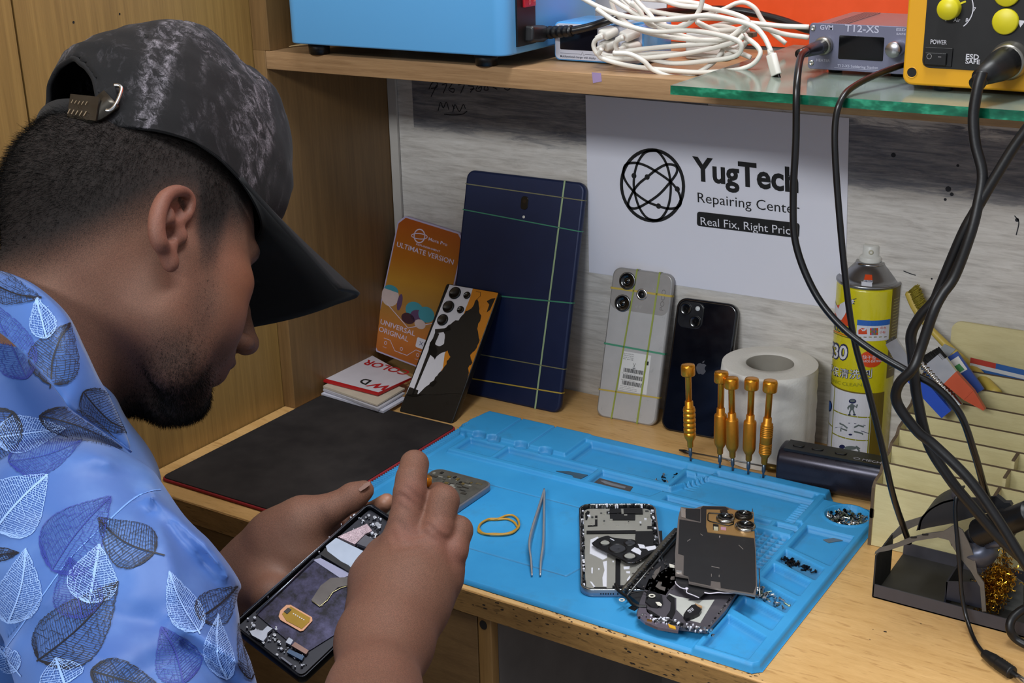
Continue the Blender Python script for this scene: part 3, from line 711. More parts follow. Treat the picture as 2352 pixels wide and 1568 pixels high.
b = MB(M); b.prism(ccut(w, h, 0.010), -0.010, 0.0, 0); b.build('carton', mat('lilac_carton', '#b7abc8', 0.45), t_oc)
t = NT('orange_print'); sep = t.n('ShaderNodeSeparateXYZ'); t.l(t.co, sep.inputs[0])
zz0 = M.translation.z
g = t.n('ShaderNodeMapRange'); t.l(sep.outputs[2], g.inputs[0]); g.inputs[1].default_value = zz0; g.inputs[2].default_value = zz0+h*0.93
cc = t.ramp(g.outputs[0], [(0.0, '#b8682e'), (0.12, '#c9783a'), (0.4, '#a8803e'), (0.55, '#c08a30'), (0.72, '#b36a1a'), (1.0, '#a85018')])
n_ = t.noise(t.mapping(), 60, 3); cc = t.mix(t.math('MULTIPLY', n_, 0.25), cc, '#8c4a18')
b = MB(M); b.prism(ccut(w-0.004, h-0.004, 0.0095, 0.002, 0.002), 0.0, 0.0002, 0); b.build('front_print', t.out(cc, 0.3), t_oc)
LIL = mat('pale_lilac_ink', '#cfbfd2', 0.5)
b = MB(M); u = lambda f: f*w
put_text2(b, 'ULTIMATE VERSION', u(.06), h*.775, u(.86), 0.0066, bold=0.008, z=0.0004)
put_text2(b, 'Mora Pro', u(.50), h*.885, u(.28), 0.0042, bold=0.012, z=0.0004); put_text2(b, 'REFURBISHMENT', u(.34), h*.828, u(.36), 0.0024, bold=0.01, z=0.0004)
put_text2(b, 'UNIVERSAL', u(.06), h*.205, u(.54), 0.0066, bold=0.01, z=0.0004); put_text2(b, 'ORIGINAL', u(.06), h*.150, u(.46), 0.0066, bold=0.01, z=0.0004)
b.ribbon([(u(.36)+0.0085*math.cos(a), h*.895+0.0085*math.sin(a), 0.0004) for a in [i*math.pi/10 for i in range(20)]], (0, 0, 1), 0.0016, closed=True)
b.ribbon([(u(.36)+0.0125*math.cos(a), h*.893+0.0035*math.sin(a)+0.002*math.cos(a), 0.0004) for a in [i*math.pi/12 for i in range(24)]], (0, 0, 1), 0.0011, closed=True)
b.ribbon([(u(.16), h*.115, .0004), (u(.26), h*.115, .0004), (u(.36), h*.055, .0004), (u(.55), h*.055, .0004), (u(.66), h*.115, .0004), (u(.94), h*.115, .0004)], (0, 0, 1), 0.0008)
b.ribbon([(u(.10), h*.36, .0004), (u(.48), h*.245, .0004), (u(.9), h*.36, .0004)], (0, 0, 1), 0.0010)
for fx in (.20, .45, .70): b.ribbon([(u(fx)+0.002*math.cos(a), h*.085+0.002*math.sin(a), .0004) for a in [i*math.pi/6 for i in range(12)]], (0, 0, 1), 0.0007, closed=True); put_text2(b, 'tone', u(fx)-0.003, h*.05, 0.006, 0.0014, z=0.0004)
b.build('box_lettering', LIL, t_oc)
b = MB(M)
def blob(cx, cy, rx, ry, mi, a0=0, a1=2*math.pi, n=18, z=0.00035): b.add([(u(cx)+rx*math.cos(a0+(a1-a0)*i/n), h*cy+ry*math.sin(a0+(a1-a0)*i/n), z) for i in range(n+1)], [tuple(range(n+1))], mi)
b.add([(u(.02), h*.40, .0003), (u(.98), h*.36, .0003), (u(.98), h*.33, .0003), (u(.48), h*.25, .0003), (u(.02), h*.37, .0003)], [(0, 1, 2, 3, 4)], 3)
blob(.12, .42, 0.0145, 0.0135, 0); blob(.12, .46, 0.012, 0.007, 1, 0, math.pi, z=.0004); blob(.28, .40, 0.004, 0.011, 2)
blob(.52, .38, 0.015, 0.011, 1); blob(.60, .345, 0.014, 0.009, 2, z=.0004); blob(.70, .38, 0.013, 0.010, 1, z=.00042); blob(.45, .31, 0.011, 0.007, 4, z=.0004); blob(.64, .30, 0.009, 0.006, 0, z=.00045); blob(.93, .40, 0.005, 0.016, 2)
b.build('box_artwork', [mat('art_cream', '#c9b4ae', 0.5), mat('art_teal', '#3f8f9c', 0.5), mat('art_violet', '#5b3f62', 0.5), mat('art_sand', '#a9763a', 0.5), mat('art_dark', '#43222c', 0.5)], t_oc)
b = MB(M); b.prism(rrect(0.022, 0.013, 0.002, 3, u(.745), h*.172), 0.0004, 0.0006, 0); put_text2(b, 'XR', u(.745)-0.006, h*.155, 0.013, 0.006, 1, -0.01, 0.0008, 0.05)
b.build('sticker', [mat('sticker_paper', '#d8d6e0', 0.6), mat('pen_ink', '#3a4668', 0.6)], t_oc)
# a thin card between box and tablet
tc = ony(1030, 655, 1.29)
b = MB(frame(ony(1012, 700, 1.278), (1, 0.1, 0), (0.1, 0.3, 1))); b.box(0, -0.05, -0.001, 0.01, 0.018, 0.0)
# ---- toilet roll
rf_ = onz(1757, 1083); rc = rf_+Vector((rf_.x, rf_.y, 0)).normalized()*0.0515; RH = 0.105
t_tr = thing('toilet_roll', 'white toilet paper roll standing upright behind the gold screwdrivers', 'paper roll', (rc.x, rc.y, DESK))
prof_n = 96; b = MB(Matrix.Translation((rc.x, rc.y, DESK+0.0005)))
vs = []; fs = []; rows = 28; r0 = 0.0515
for k in range(rows+1):
    z = RH*k/rows
    for i in range(prof_n):
        a = 2*math.pi*i/prof_n
        rr = r0+0.0009*noise.noise(Vector((math.cos(a)*2.5, math.sin(a)*2.5, z*150+2*math.sin(a*2))))-0.001*(k in (0, rows))+0.0008*(a % 2*math.pi)/6
        vs.append((rr*math.cos(a), rr*math.sin(a), z))
for k in range(rows):
    for i in range(prof_n):
        j = (i+1) % prof_n; fs.append((k*prof_n+i, k*prof_n+j, (k+1)*prof_n+j, (k+1)*prof_n+i))
b.add(vs, fs, 0, True)
b.lathe([(0.0512, RH-0.0001), (0.045, RH+0.0003), (0.035, RH+0.0001), (0.0262, RH), (0.0255, RH-0.001)], 0, 64, cap=False)
b.build('paper_layers', mat('toilet_paper', '#e6e2da', 0.9, var=0.05, bump=0.5, spec=0.1), t_tr)
b = MB(Matrix.Translation((rc.x, rc.y, DESK+0.0005))); b.lathe([(0.0255, RH-0.0005), (0.0255, 0.0), (0.0245, 0.0), (0.0245, RH-0.001), (0.0255, RH-0.0005)], 0, 48, cap=False); b.build('cardboard_core', mat('grey_cardboard', '#8f8a80', 0.9), t_tr)
b = MB(); b.box(rc.x+0.054, rc.y+0.004, DESK+0.0006, rc.x+0.0545, rc.y+0.03, DESK+0.085)
# ---- golden precision screwdrivers standing in the mat
GOLD = mat('gold_anodised_metal', '#e0962a', 0.30, 0.8, var=0.08, scale=200); BIT = mat('blue_steel_bit', '#5c6a78', 0.35, 0.8)
GOLDR = mat('brushed_gold_metal', '#c88426', 0.40, 0.75, var=0.1, scale=300)
def screwdriver(tip, top, style, label, group=None):
    tip, top = Vector(tip), Vector(top); L = (top-tip).length; ax = (top-tip).normalized()
    t_ = thing('precision_screwdriver', label, 'screwdriver', tip, group)
    side = ax.cross(Vector((0, 1, 0.1))).normalized(); M = Matrix.Identity(4); oy = ax.cross(side)
    for i in range(3): M[i][0] = side[i]; M[i][1] = oy[i]; M[i][2] = ax[i]; M[i][3] = tip[i]
    k = L/0.100
    b = MB(M); b.lathe([(0.0004, 0), (0.0010, 0.0006*k), (0.0011, 0.008*k), (0.0020, 0.010*k), (0.0020, 0.019*k)], 0, 16); b.build('bit', BIT, t_)
    z = lambda f: f*L
    body = [(0.0022, z(.17)), (0.0032, z(.18)), (0.0034, z(.235)), (0.0042, z(.245)), (0.0060, z(.275))]
    if style == 'grooved':
        for i in range(6):
            f = .285+i*.048; body += [(0.0063, z(f)), (0.0066, z(f+.008)), (0.0066, z(f+.034)), (0.0058, z(f+.040)), (0.0058, z(f+.046))]
    elif style == 'fine':
        for i in range(6):
            f = .285+i*.016; body += [(0.0066, z(f)), (0.0066, z(f+.009)), (0.0060, z(f+.011)), (0.0060, z(f+.015))]
        body += [(0.0064, z(.385)), (0.0064, z(.44))]
        for i in range(6):
            f = .45+i*.018; body += [(0.0066, z(f)), (0.0066, z(f+.010)), (0.0060, z(f+.012)), (0.0060, z(f+.017))]
    else: body += [(0.0067, z(.30)), (0.0068, z(.42)), (0.0067, z(.56))]
    body += [(0.0062, z(.575)), (0.0045, z(.585)), (0.0043, z(.635)), (0.0036, z(.64))]
    b = MB(M); b.lathe(body, 0, 28); b.build('grip', GOLDR if style != 'grooved' else GOLD, t_)
    b = MB(M); b.lathe([(0.0034, z(.64)), (0.0034, z(.88)), (0.0036, z(.885))], 0, 20); b.build('shaft', GOLD, t_)
    b = MB(M); b.lathe([(0.0038, z(.885)), (0.0070, z(.890)), (0.0075, z(.90)), (0.0075, z(.975)), (0.0068, z(.995)), (0.004, z(1.0)), (0.0, z(.998))], 0, 32, cap=False); b.build('spinning_cap', GOLD, t_)
    return t_
LB = ['gold screwdriver with wide rounded grooves standing alone at the left of the row', 'gold screwdriver half hidden behind its neighbour, second from the left',
      'gold screwdriver with a plain smooth grip overlapping the one behind it', 'gold screwdriver with a smooth brushed grip, second from the right', 'gold screwdriver with two bands of fine rings, rightmost of the row']
for k, ((a, c_), st) in enumerate(zip(SD, ('grooved', 'smooth', 'smooth', 'smooth', 'fine'))):
    tip = onz(*a, DESK+0.009); tip.y = MY+0.311; tip = Vector((tip.x, tip.y, DESK+0.0078)); top = ony(*c_, tip.y+(0.004 if k != 1 else 0.008))
    screwdriver(tip, top, st, LB[k], 'gold screwdrivers standing in the mat')
# ---- thin probe tool lying behind the mat
b = MB(); p0, p1 = onz(1572, 1036, DESK+0.004), onz(1765, 1072, DESK+0.009)
t_pr = thing('probe_tool', 'thin steel spatula tool with a black tip lying behind the blue mat', 'tool', p0)
b.tube([p0, p1], 0.0008); b.build('rod', STL, t_pr)
b = MB(); q0 = onz(1560, 1033, DESK+0.0025); q1 = onz(1586, 1040, DESK+0.004); b.tube([q0, (q0+q1)/2, q1], 0.002, rr=[0.0008, 0.0022, 0.0012]); b.build('tip', BLK, t_pr)
b = MB(); q0 = onz(1755, 1071, DESK+0.009); q1 = onz(1790, 1077, DESK+0.010); b.tube([q0, q1], 0.0042, seg=12); b.build('brass_collar', mat('dark_brass', '#6b5426', 0.4, 0.8), t_pr)
# ---- black battery tool lying beside the can
A_ = onz(1778, 1122); B_ = onz(2012, 1168); ux = (B_-A_); L = 0.135
M = frame(A_+Vector((0, 0.022, 0.021)), ux, (0, 0, 1)); M = M @ Matrix.Rotation(math.pi/2, 4, 'Y')
# local z along the tool
M = Matrix.Identity(4); ax = ux.normalized(); sy = Vector((0, 0, 1)).cross(ax).normalized(); up = ax.cross(sy)
for i in range(3): M[i][0] = sy[i]; M[i][1] = Vector((0, 0, 1))[i]; M[i][2] = ax[i]; M[i][3] = A_[i]+sy[i]*0.021+(0, 0, 0.0225)[i]
t_bt = thing('electric_tool_grip', 'dark metallic rounded power tool handle lying in front of the yellow can', 'tool', A_)
b = MB(M); b.slab(rrect(0.040, 0.043, 0.015, 8), 0, L, 0.003); b.build('housing', mat('gunmetal_plastic', '#34323c', 0.28, 0.6), t_bt)
b = MB(M); b.box(-0.014, 0.0195, 0.006, 0.010, 0.0222, L-0.01, 0, 0); b.build('top_strip', mat('dark_strip', '#17161b', 0.35), t_bt)
b = MB(M)
for z in (0.018, 0.038, 0.062): b.slab(rrect(0.008, 0.012, 0.003, 4, -0.001, 0), 0, 0.0012, 0.0004, 0, M=Matrix.Translation((0, 0.022, z)) @ Matrix.Rotation(-math.pi/2, 4, 'X'))
b.build('buttons', BLK, t_bt)
b = MB(); f0 = M @ Vector((-0.013, 0.0224, 0.075)); put_text(b, 'MECHANIC', M @ Vector((-0.0105, 0.0224, 0.086)), M @ Vector((-0.0105, 0.0224, 0.122)), M @ Vector((-0.0055, 0.0224, 0.086)), bold=0.01, off=0.0002)
b.ribbon([M @ Vector((-0.008+0.002*math.cos(a), 0.0225, 0.080+0.003*math.sin(a))) for a in [i*math.pi/6 for i in range(12)]], (0, 0, 1), 0.0009, closed=True)
b.build('handle_lettering', mat('silver_ink', '#a8a6b4', 0.4), t_bt)
# ---- spray can
cb = onz(1968, 1062); cr = 0.0332; vdir = Vector((cb.x, cb.y, 0)).normalized(); cc = Vector((cb.x+vdir.x*cr, cb.y+vdir.y*cr, DESK+0.0005)); HB = 0.196
tilt = Vector((-0.004, 0.0, 1)).normalized()
M = Matrix.Identity(4); sx = Vector((1, 0, 0.012)).normalized(); sy = tilt.cross(sx)
# local x faces the camera
toc = Vector((-cc.x, -cc.y, 0)).normalized(); sy = tilt.cross(toc).normalized(); sx = sy.cross(tilt)
for i in range(3): M[i][0] = sx[i]; M[i][1] = sy[i]; M[i][2] = tilt[i]; M[i][3] = cc[i]
t_cn = thing('spray_can', 'yellow aerosol cleaner can with white nozzle and Chinese lettering', 'can', cc)
YEL = mat('yellow_can_print', '#cfc414', 0.28, 0.0, coat=0.4)
b = MB(M); b.lathe([(cr-0.002, 0), (cr, 0.002), (cr, HB-0.004), (cr-0.0012, HB-0.001)], 0, 64); b.build('can_body', YEL, t_cn)
b = MB(M); b.lathe([(cr-0.001, HB-0.002), (cr+0.0008, HB), (cr+0.0008, HB+0.0018), (cr-0.0006, HB+0.0028), (cr-0.003, HB+0.0015), (cr*0.80, HB+0.006), (cr*0.62, HB+0.013), (cr*0.47, HB+0.0185), (cr*0.44, HB+0.019)], 0, 64)
b.build('dome', mat('tin_metal', '#9a9a9c', 0.3, 0.95), t_cn)
b = MB(M); b.lathe([(cr*0.40, HB+0.0165), (cr*0.44, HB+0.0175), (cr*0.46, HB+0.0195), (cr*0.44, HB+0.0212), (cr*0.36, HB+0.0215)], 0, 48); b.build('valve_rim', mat('tin_rim', '#a5a5a5', 0.25, 1.0), t_cn)
b = MB(M); b.lathe([(0.0115, HB+0.021), (0.0117, HB+0.025), (0.0105, HB+0.027), (0.0085, HB+0.0275), (0.0082, HB+0.0375), (0.0072, HB+0.0388), (0.0, HB+0.0388)], 0, 36, cap=False)
nz = b.build('nozzle', mat('nozzle_plastic', '#d2d2cc', 0.4), t_cn)
b = MB(M); Mn = Matrix.Translation((0.0081, 0, HB+0.0325)) @ Matrix.Rotation(math.pi/2, 4, 'Y'); b.lathe([(0.0026, 0), (0.0026, 0.0005), (0.0014, 0.0006), (0.0010, 0.0001), (0, 0.0001)], 0, 16, M=Mn, cap=False); b.build('spray_hole', mat('nozzle_ring', '#b5b19c', 0.5), nz)
# flat print on the can: (s, z) -> surface, s arc length to the right seen from the camera
def canp(s, z, off=0.0002):
    a = s/cr; return M @ Vector(((cr+off)*math.cos(a), (cr+off)*math.sin(a), z))
def can_px(px, py):
    Mi = M.inverted(); o = Mi @ Vector(C0); d = Mi.to_3x3() @ Vector(ray(px, py))
    A = d.x**2+d.y**2; B = 2*(o.x*d.x+o.y*d.y); C = o.x**2+o.y**2-cr**2; D = max(B*B-4*A*C, 0); s_ = (-B-math.sqrt(D))/(2*A); q = o+d*s_
    return math.atan2(q.y, q.x)*cr, q.z
def cpatch(b, s0, s1, z0, z1, mi, off=0.0002, n=10):
    vs = []
    for i in range(n+1):
        s_ = s0+(s1-s0)*i/n; vs += [tuple(canp(s_, z0, off)), tuple(canp(s_, z1, off))]
    b.add(vs, [(2*i, 2*i+2, 2*i+3, 2*i+1) for i in range(n)], mi)
def wrap_fill(b, sz, mi, off):
    """fills an outline given in (arc, height) and wraps it onto the can"""
    bm = bmesh.new(); vs_ = [bm.verts.new((s_, z_, 0)) for s_, z_ in sz]
    try: bm.faces.new(vs_)
    except ValueError: bm.free(); return
    bmesh.ops.triangulate(bm, faces=bm.faces[:])
    for _ in range(3):
        lg = [e for e in bm.edges if e.calc_length() > 0.004]
        if not lg: break
        bmesh.ops.subdivide_edges(bm, edges=lg, cuts=1); bmesh.ops.triangulate(bm, faces=bm.faces[:])
    bm.verts.index_update(); base = len(b.v); b.v += [tuple(canp(v.co.x, v.co.y, off)) for v in bm.verts]
    for f in bm.faces: b.f.append(tuple(base+v.index for v in f.verts)); b.m.append(mi); b.sm.append(False)
    bm.free()
def cpoly(b, pts, mi, off=0.0003): wrap_fill(b, [can_px(*p) for p in pts], mi, off)
def ctext(b, body, p0, p1, cap_px, mi, bold=0.0, off=0.0004, capz=0.729):
    vs, fs = text_shape(body, bold); X = [v[0] for v in vs]; x0, x1 = min(X), max(X)
    s0, z0 = can_px(*p0); s1, z1_ = can_px(*p1); _, zt = can_px(p0[0], p0[1]-cap_px); sc = (zt-z0)/capz
    base = len(b.v)
    for v in vs:
        f_ = (v[0]-x0)/(x1-x0); b.v.append(tuple(canp(s0+(s1-s0)*f_, z0+(z1_-z0)*f_+v[1]*sc, off)))
    for f_ in fs: b.f.append(tuple(base+i for i in f_)); b.m.append(mi); b.sm.append(False)
zc5 = lambda x, y: (x/3.267+1880, y/3.267+600)
S = lambda x, y: can_px(*zc5(x, y))
pm = [mat('brown_print', '#6a5a1e', 0.35), mat('white_print', '#d2d2da', 0.35, var=0.03), mat('orange_red_print', '#d2481c', 0.35), mat('navy_print', '#1c2350', 0.35), mat('olive_print', '#8c8a1c', 0.35), mat('blue_print', '#2a64b8', 0.35), mat('grey_robot_print', '#5e6868', 0.4)]
b = MB()
s1, zt = S(556, 215); sr, _ = S(490, 960); sl, zb_ = S(400, 990)
cpatch(b, s1, s1+0.018, 0.095, zt+0.002, 0, n=8)
cpatch(b, sl+0.001, sr+0.001, 0.004, zb_, 0, n=4); cpatch(b, -0.046, sl+0.001, 0.004, zb_, 1, n=16)
sa = S(115, 1100)[0]
for s_ in (sa, sl): cpatch(b, s_-0.0008, s_+0.0006, 0.004, zb_, 4, 0.0003, 2)
cpatch(b, -0.046, sl+0.001, zb_-0.001, zb_+0.0006, 0, 0.00035, 16)
for yy in (1160, 1335): z_ = S(250, yy)[1]; cpatch(b, sa, sl, z_-0.0008, z_+0.0006, 4, 0.0003, 8)
z_ = S(80, 1210)[1]; cpatch(b, sa-0.02, sa, z_-0.0008, z_+0.0006, 4, 0.0003, 5)
b.build('label_panels', pm, t_cn)
b = MB()
cpoly(b, [zc5(*p) for p in ((105, 375), (125, 335), (160, 325), (230, 360), (240, 400), (240, 490), (190, 480), (140, 440))], 2)
cpoly(b, [zc5(*p) for p in ((104, 280), (112, 270), (125, 300), (140, 330), (152, 355), (165, 320), (200, 300), (230, 300), (262, 285), (270, 300), (250, 325), (215, 365), (200, 400), (175, 440), (150, 430), (135, 395), (118, 360), (125, 345))], 1, 0.0005)
for p in ((250, 290, 285, 278), (255, 305, 275, 300), (248, 315, 272, 318)): b.ribbon([canp(*S(p[0], p[1]), 0.0005), canp(*S(p[2], p[3]), 0.0005)], tuple(sx), 0.0008, 3)
ctext(b, 'FALCON', zc5(62, 492), zc5(250, 548), 15, 3, 0.02)
cpoly(b, [zc5(*p) for p in ((90, 508), (150, 530), (245, 560), (245, 566), (150, 537), (90, 516))], 2, 0.0004); cpoly(b, [zc5(*p) for p in ((90, 520), (150, 545), (240, 572), (240, 579), (150, 551), (90, 526))], 0, 0.0004)
ctext(b, '530', zc5(72, 705), zc5(222, 735), 33, 3, 0.075, 0.0004); ctext(b, '530', zc5(79, 705), zc5(215, 733), 31, 1, 0.02, 0.0006)
ctext(b, '\u73af\u4fdd\u6e05\u6d17\u5242', zc5(68, 822), zc5(400, 868), 18, 3, 0.03, 0.0004, 0.8); ctext(b, '\u73af\u4fdd\u6e05\u6d17\u5242', zc5(66, 822), zc5(398, 866), 18, 1, -0.004, 0.0006, 0.8)
ctext(b, 'TRONIC CLEANER', zc5(52, 880), zc5(388, 932), 8, 4, 0.0)
s0, z0 = S(308, 730); s1_, _ = S(478, 735); cz = S(390, 733)[1]; rr_ = (s1_-s0)/2
wrap_fill(b, [((s0+s1_)/2+rr_*math.cos(a), cz+0.0095*math.sin(a)) for a in [i*math.pi/12 for i in range(24)]], 2, 0.0003)
ctext(b, '\u5feb\u5e72\u578b', zc5(330, 728), zc5(430, 735), 8, 1, 0.0, 0.0005, 0.8); ctext(b, 'QUICK-DRYING', zc5(315, 752), zc5(472, 752), 5, 1, 0.01, 0.0005)
P0, P1 = S(292, 436), S(524, 585)
cpatch(b, P0[0], P1[0], P1[1], P0[1]-0.0045, 1, 0.0003); cpatch(b, P0[0], P1[0], P0[1]-0.006, P0[1], 5, 0.0004)
cpoly(b, [zc5(*p) for p in ((300, 545), (300, 515), (325, 498), (360, 505), (365, 545))], 2, 0.0005); cpoly(b, [zc5(*p) for p in ((310, 495), (335, 512), (372, 485), (350, 520), (330, 522))], 1, 0.0006)
ctext(b, '\u7ea2\u8272', zc5(462, 505), zc5(505, 505), 5, 2, 0.0, 0.0005, 0.8); ctext(b, '\u5c0f\u6807', zc5(456, 538), zc5(500, 538), 5, 2, 0.0, 0.0005, 0.8)
for i in range(5):
    for j in range(3): 
        s_, z_ = S(385+i*11, 520+j*16); cpatch(b, s_, s_+0.0022, z_, z_+0.003, (2, 5, 4, 6)[(i+j*2) % 4], 0.0005, 1)
for i in range(6): s_, z_ = S(300+i*38, 570); cpatch(b, s_, s_+0.003, z_, z_+0.0009, (4, 0)[i % 2], 0.0005, 1)
cpoly(b, [zc5(*p) for p in ((322, 150), (402, 160), (402, 190), (322, 182))], 1, 0.0)
# robot, drone and robot dog pictures
def blobc(x, y, rx, ry, mi, off=0.0005, n=14): cpoly(b, [zc5(x+rx*math.cos(2*math.pi*i/n), y+ry*math.sin(2*math.pi*i/n)) for i in range(n)], mi, off)
def strk(pts, w_, mi=6): b.ribbon([canp(*S(*p), 0.0005) for p in pts], tuple(sx), w_, mi)
blobc(256, 1048, 28, 18, 3); blobc(256, 1045, 20, 10, 6, 0.0006); blobc(252, 1090, 18, 24, 6)
for g in ([(235, 1080), (222, 1098), (226, 1110)], [(268, 1080), (285, 1095), (292, 1072)], [(245, 1110), (236, 1130), (234, 1148)], [(260, 1110), (266, 1130), (270, 1148)]): strk(g, 0.0016)
blobc(232, 1150, 12, 5, 3); blobc(270, 1150, 12, 5, 3)
blobc(243, 1262, 26, 32, 1, 0.0004); blobc(243, 1264, 24, 30, 6, 0.0003); blobc(243, 1262, 19, 26, 1, 0.0006); blobc(240, 1298, 14, 7, 3, 0.0006)
for g in ([(218, 1250), (190, 1228), (160, 1215)], [(268, 1245), (300, 1228), (340, 1240)], [(215, 1268), (170, 1252), (170, 1275)], [(268, 1275), (330, 1290), (330, 1300)]): strk(g, 0.0018)
for g in ([(158, 1212), (238, 1212)], [(128, 1248), (182, 1240)], [(268, 1215), (352, 1230)], [(318, 1270), (376, 1290)]): strk(g, 0.0007, 3)
blobc(178, 1390, 22, 16, 3); blobc(240, 1398, 46, 15, 6)
for g in ([(200, 1400), (215, 1420), (190, 1440)], [(165, 1395), (160, 1420), (155, 1440)], [(285, 1395), (305, 1420), (290, 1450)], [(240, 1410), (225, 1430), (222, 1445)], [(280, 1385), (310, 1405)]): strk(g, 0.0018)
for x, y in ((152, 1445), (222, 1448), (288, 1460)): blobc(x, y, 13, 10, 3)
blobc(86, 1085, 18, 42, 3, 0.0004); blobc(84, 1083, 13, 34, 5); blobc(58, 1330, 12, 60, 6, 0.0004)
for i in range(26):
    z_ = 0.175-i*0.003; cpatch(b, 0.0, 0.0, z_, z_, 0)
b.build('label_print', pm, t_cn)['kind'] = 'stuff'
b = MB()
for i in range(24): cpatch(b, s1+0.003, s1+0.014, 0.182-i*0.0034, 0.1830-i*0.0034, 0, 0.0004, 3)
b.build('small_print', mat('pale_small_print', '#a59a5c', 0.5), t_cn)
# small emblem on the dome
b = MB()
for rows in ((0, 0.0),):
    za, zb2 = HB+0.0028, HB+0.0088
def domep(ang, f):
    r_ = cr*(0.86-0.2*f)+0.0006; z_ = HB+0.0048+0.0068*f; return M @ Vector((r_*math.cos(ang), r_*math.sin(ang), z_))
a0, a1 = -0.20, 0.13
b.add([tuple(domep(a0, .45)), tuple(domep(a1, .45)), tuple(domep(a1*0.9, 1.1)), tuple(domep(a0, 1.1))], [(0, 1, 2, 3)], 2)
b.add([tuple(domep(a0, .1)), tuple(domep(a1, .1)), tuple(domep(a1, .42)), tuple(domep(a0, .42))], [(0, 1, 2, 3)], 1)
put_text(b, 'FALCON', domep(a0+0.03, .17), domep(a1-0.02, .17), domep(a0+0.03, .4), 3, 0.02, 0.0002)
b.build('dome_emblem', pm, t_cn)
# ---- wooden stepped organiser
PLY = wood('poplar_plywood', '#c4b786', '#d9cfa0', (3, 3, 20), 8, 0.55, contrast=0.8, spec=0.3); PLYE = mat('burnt_ply_edge', '#5b4a37', 0.8, var=0.3, scale=200)
OX = onz(1993, 1250).x
org = onz(1993, 1250)
t_or = thing('tool_organizer', 'pale plywood stepped desktop organiser with rows of slots', 'organizer', (OX, org.y, DESK))
tops = [onx(2004, 1109, OX), onx(2021, 1060, OX), onx(2045, 1022, OX), onx(2069, 986, OX), onx(2089, 949, OX), onx(2121, 911, OX)]
ys = [org.y]+[0]*5; 
bt = [(tops[0].y, tops[0].z)]
ys = [t_.y for t_ in tops]; zs = [t_.z for t_ in tops]
y_front = org.y; PR = 0.30
yb = min(WALL-0.004, ys[-1]+0.05)
# steps: force an even pitch behind the front board
pit = (1.300-y_front)/8.0
seq = []
for k in range(6):
    yk = y_front+k*pit; 
    # board height so that its top-left shows at the measured pixel
    px, py = ((2004, 1109), (2021, 1060), (2045, 1022), (2069, 986), (2089, 949), (2121, 911))[k]
    zk = ony(px, py, yk).z; seq.append((yk, zk))
seq.append((y_front+6*pit, ony(2225, 890, y_front+6*pit).z)); seq.append((y_front+7*pit, ony(2246, 856, y_front+7*pit).z))
ORX = OX+0.32
for k, (yk, zk) in enumerate(seq):
    b = MB(); b.box(OX+0.0032, yk, DESK+0.0006, ORX, yk+0.0028, zk-0.0005); b.box(OX+0.0032, yk, zk-0.0005, ORX, yk+0.0028, zk, 1)
    b.build('slot_board', [PLY, PLYE], t_or)
# stepped side panel
prof = [(y_front-0.001, DESK+0.0006)]
for k, (yk, zk) in enumerate(seq):
    prof += [(yk-0.001, zk-0.007 if k else zk+0.001), (yk+0.006, zk+0.002)]
prof += [(seq[-1][0]+pit, seq[-1][1]+0.002), (seq[-1][0]+pit, DESK+0.0006)]
prof2 = [(y_front-0.001, DESK+0.0006), (y_front-0.001, seq[0][1]-0.004)]
for k, (yk, zk) in enumerate(seq):
    nx_ = seq[k+1] if k+1 < len(seq) else (yk+pit, zk+0.002)
    prof2 += [(yk+0.004, zk+0.001), (nx_[0]-0.003, zk+0.003)]
prof2 += [(seq[-1][0]+pit, DESK+0.0006)]
b = MB(); Mx = Matrix(((0, 0, 1, 0), (1, 0, 0, 0), (0, 1, 0, 0), (0, 0, 0, 1)))
b.prism(prof2, OX, OX+0.003, 0, M=Mx); 
for i in range(len(b.f)):
    b.m[i] = 1 if i >= 2 else 0
b.build('side_panel', [PLY, PLYE], t_or)
b = MB()
hs = onx(2002, 1180, OX-0.0004); zz_ = hs.z
p = ony(2002, 1178, y_front-0.0008); b.slab(rrect(0.0040, 0.0105, 0.0018, 4), -0.0002, 0.0002, 0.0001, 0, M=frame(p, (1, 0, 0), (0, 0, 1))); b.build('joint_slot', mat('slot_dark', '#4a3c26', 0.8), t_or)
for k, (px, py) in enumerate(((2338, 1010), (2318, 1052), (2296, 1093))):
    i = (3, 2, 1)[k]; yk = seq[i][0]; p = ony(px, py, yk); 
    b = MB(); b.box(p.x, yk-pit+0.003, DESK+0.001, p.x+0.0028, yk-0.0002, min(seq[i][1]-0.001, p.z+0.004)); b.box(p.x, yk-pit+0.003, min(seq[i][1]-0.001, p.z+0.004), p.x+0.0028, yk-0.0002, min(seq[i][1], p.z+0.005), 1)
    b.build('divider', [PLY, PLYE], t_or)
ybk = WALL-0.006
pl = [ony(2184, 790, ybk), ony(2197, 735, ybk), ony(2352, 755, ybk)]
b = MB(); x0 = pl[0].x; z1b = pl[1].z
pts = rrect(0.34, z1b-DESK-0.004, 0.010, 6, x0+0.17, (z1b+DESK)/2+0.002)
b.prism([(x, z) for x, z in pts], 0, 0.003, 0, M=Matrix(((1, 0, 0, 0), (0, 0, -1, ybk), (0, 1, 0, 0), (0, 0, 0, 1))))
b.build('back_board', PLY, t_or)
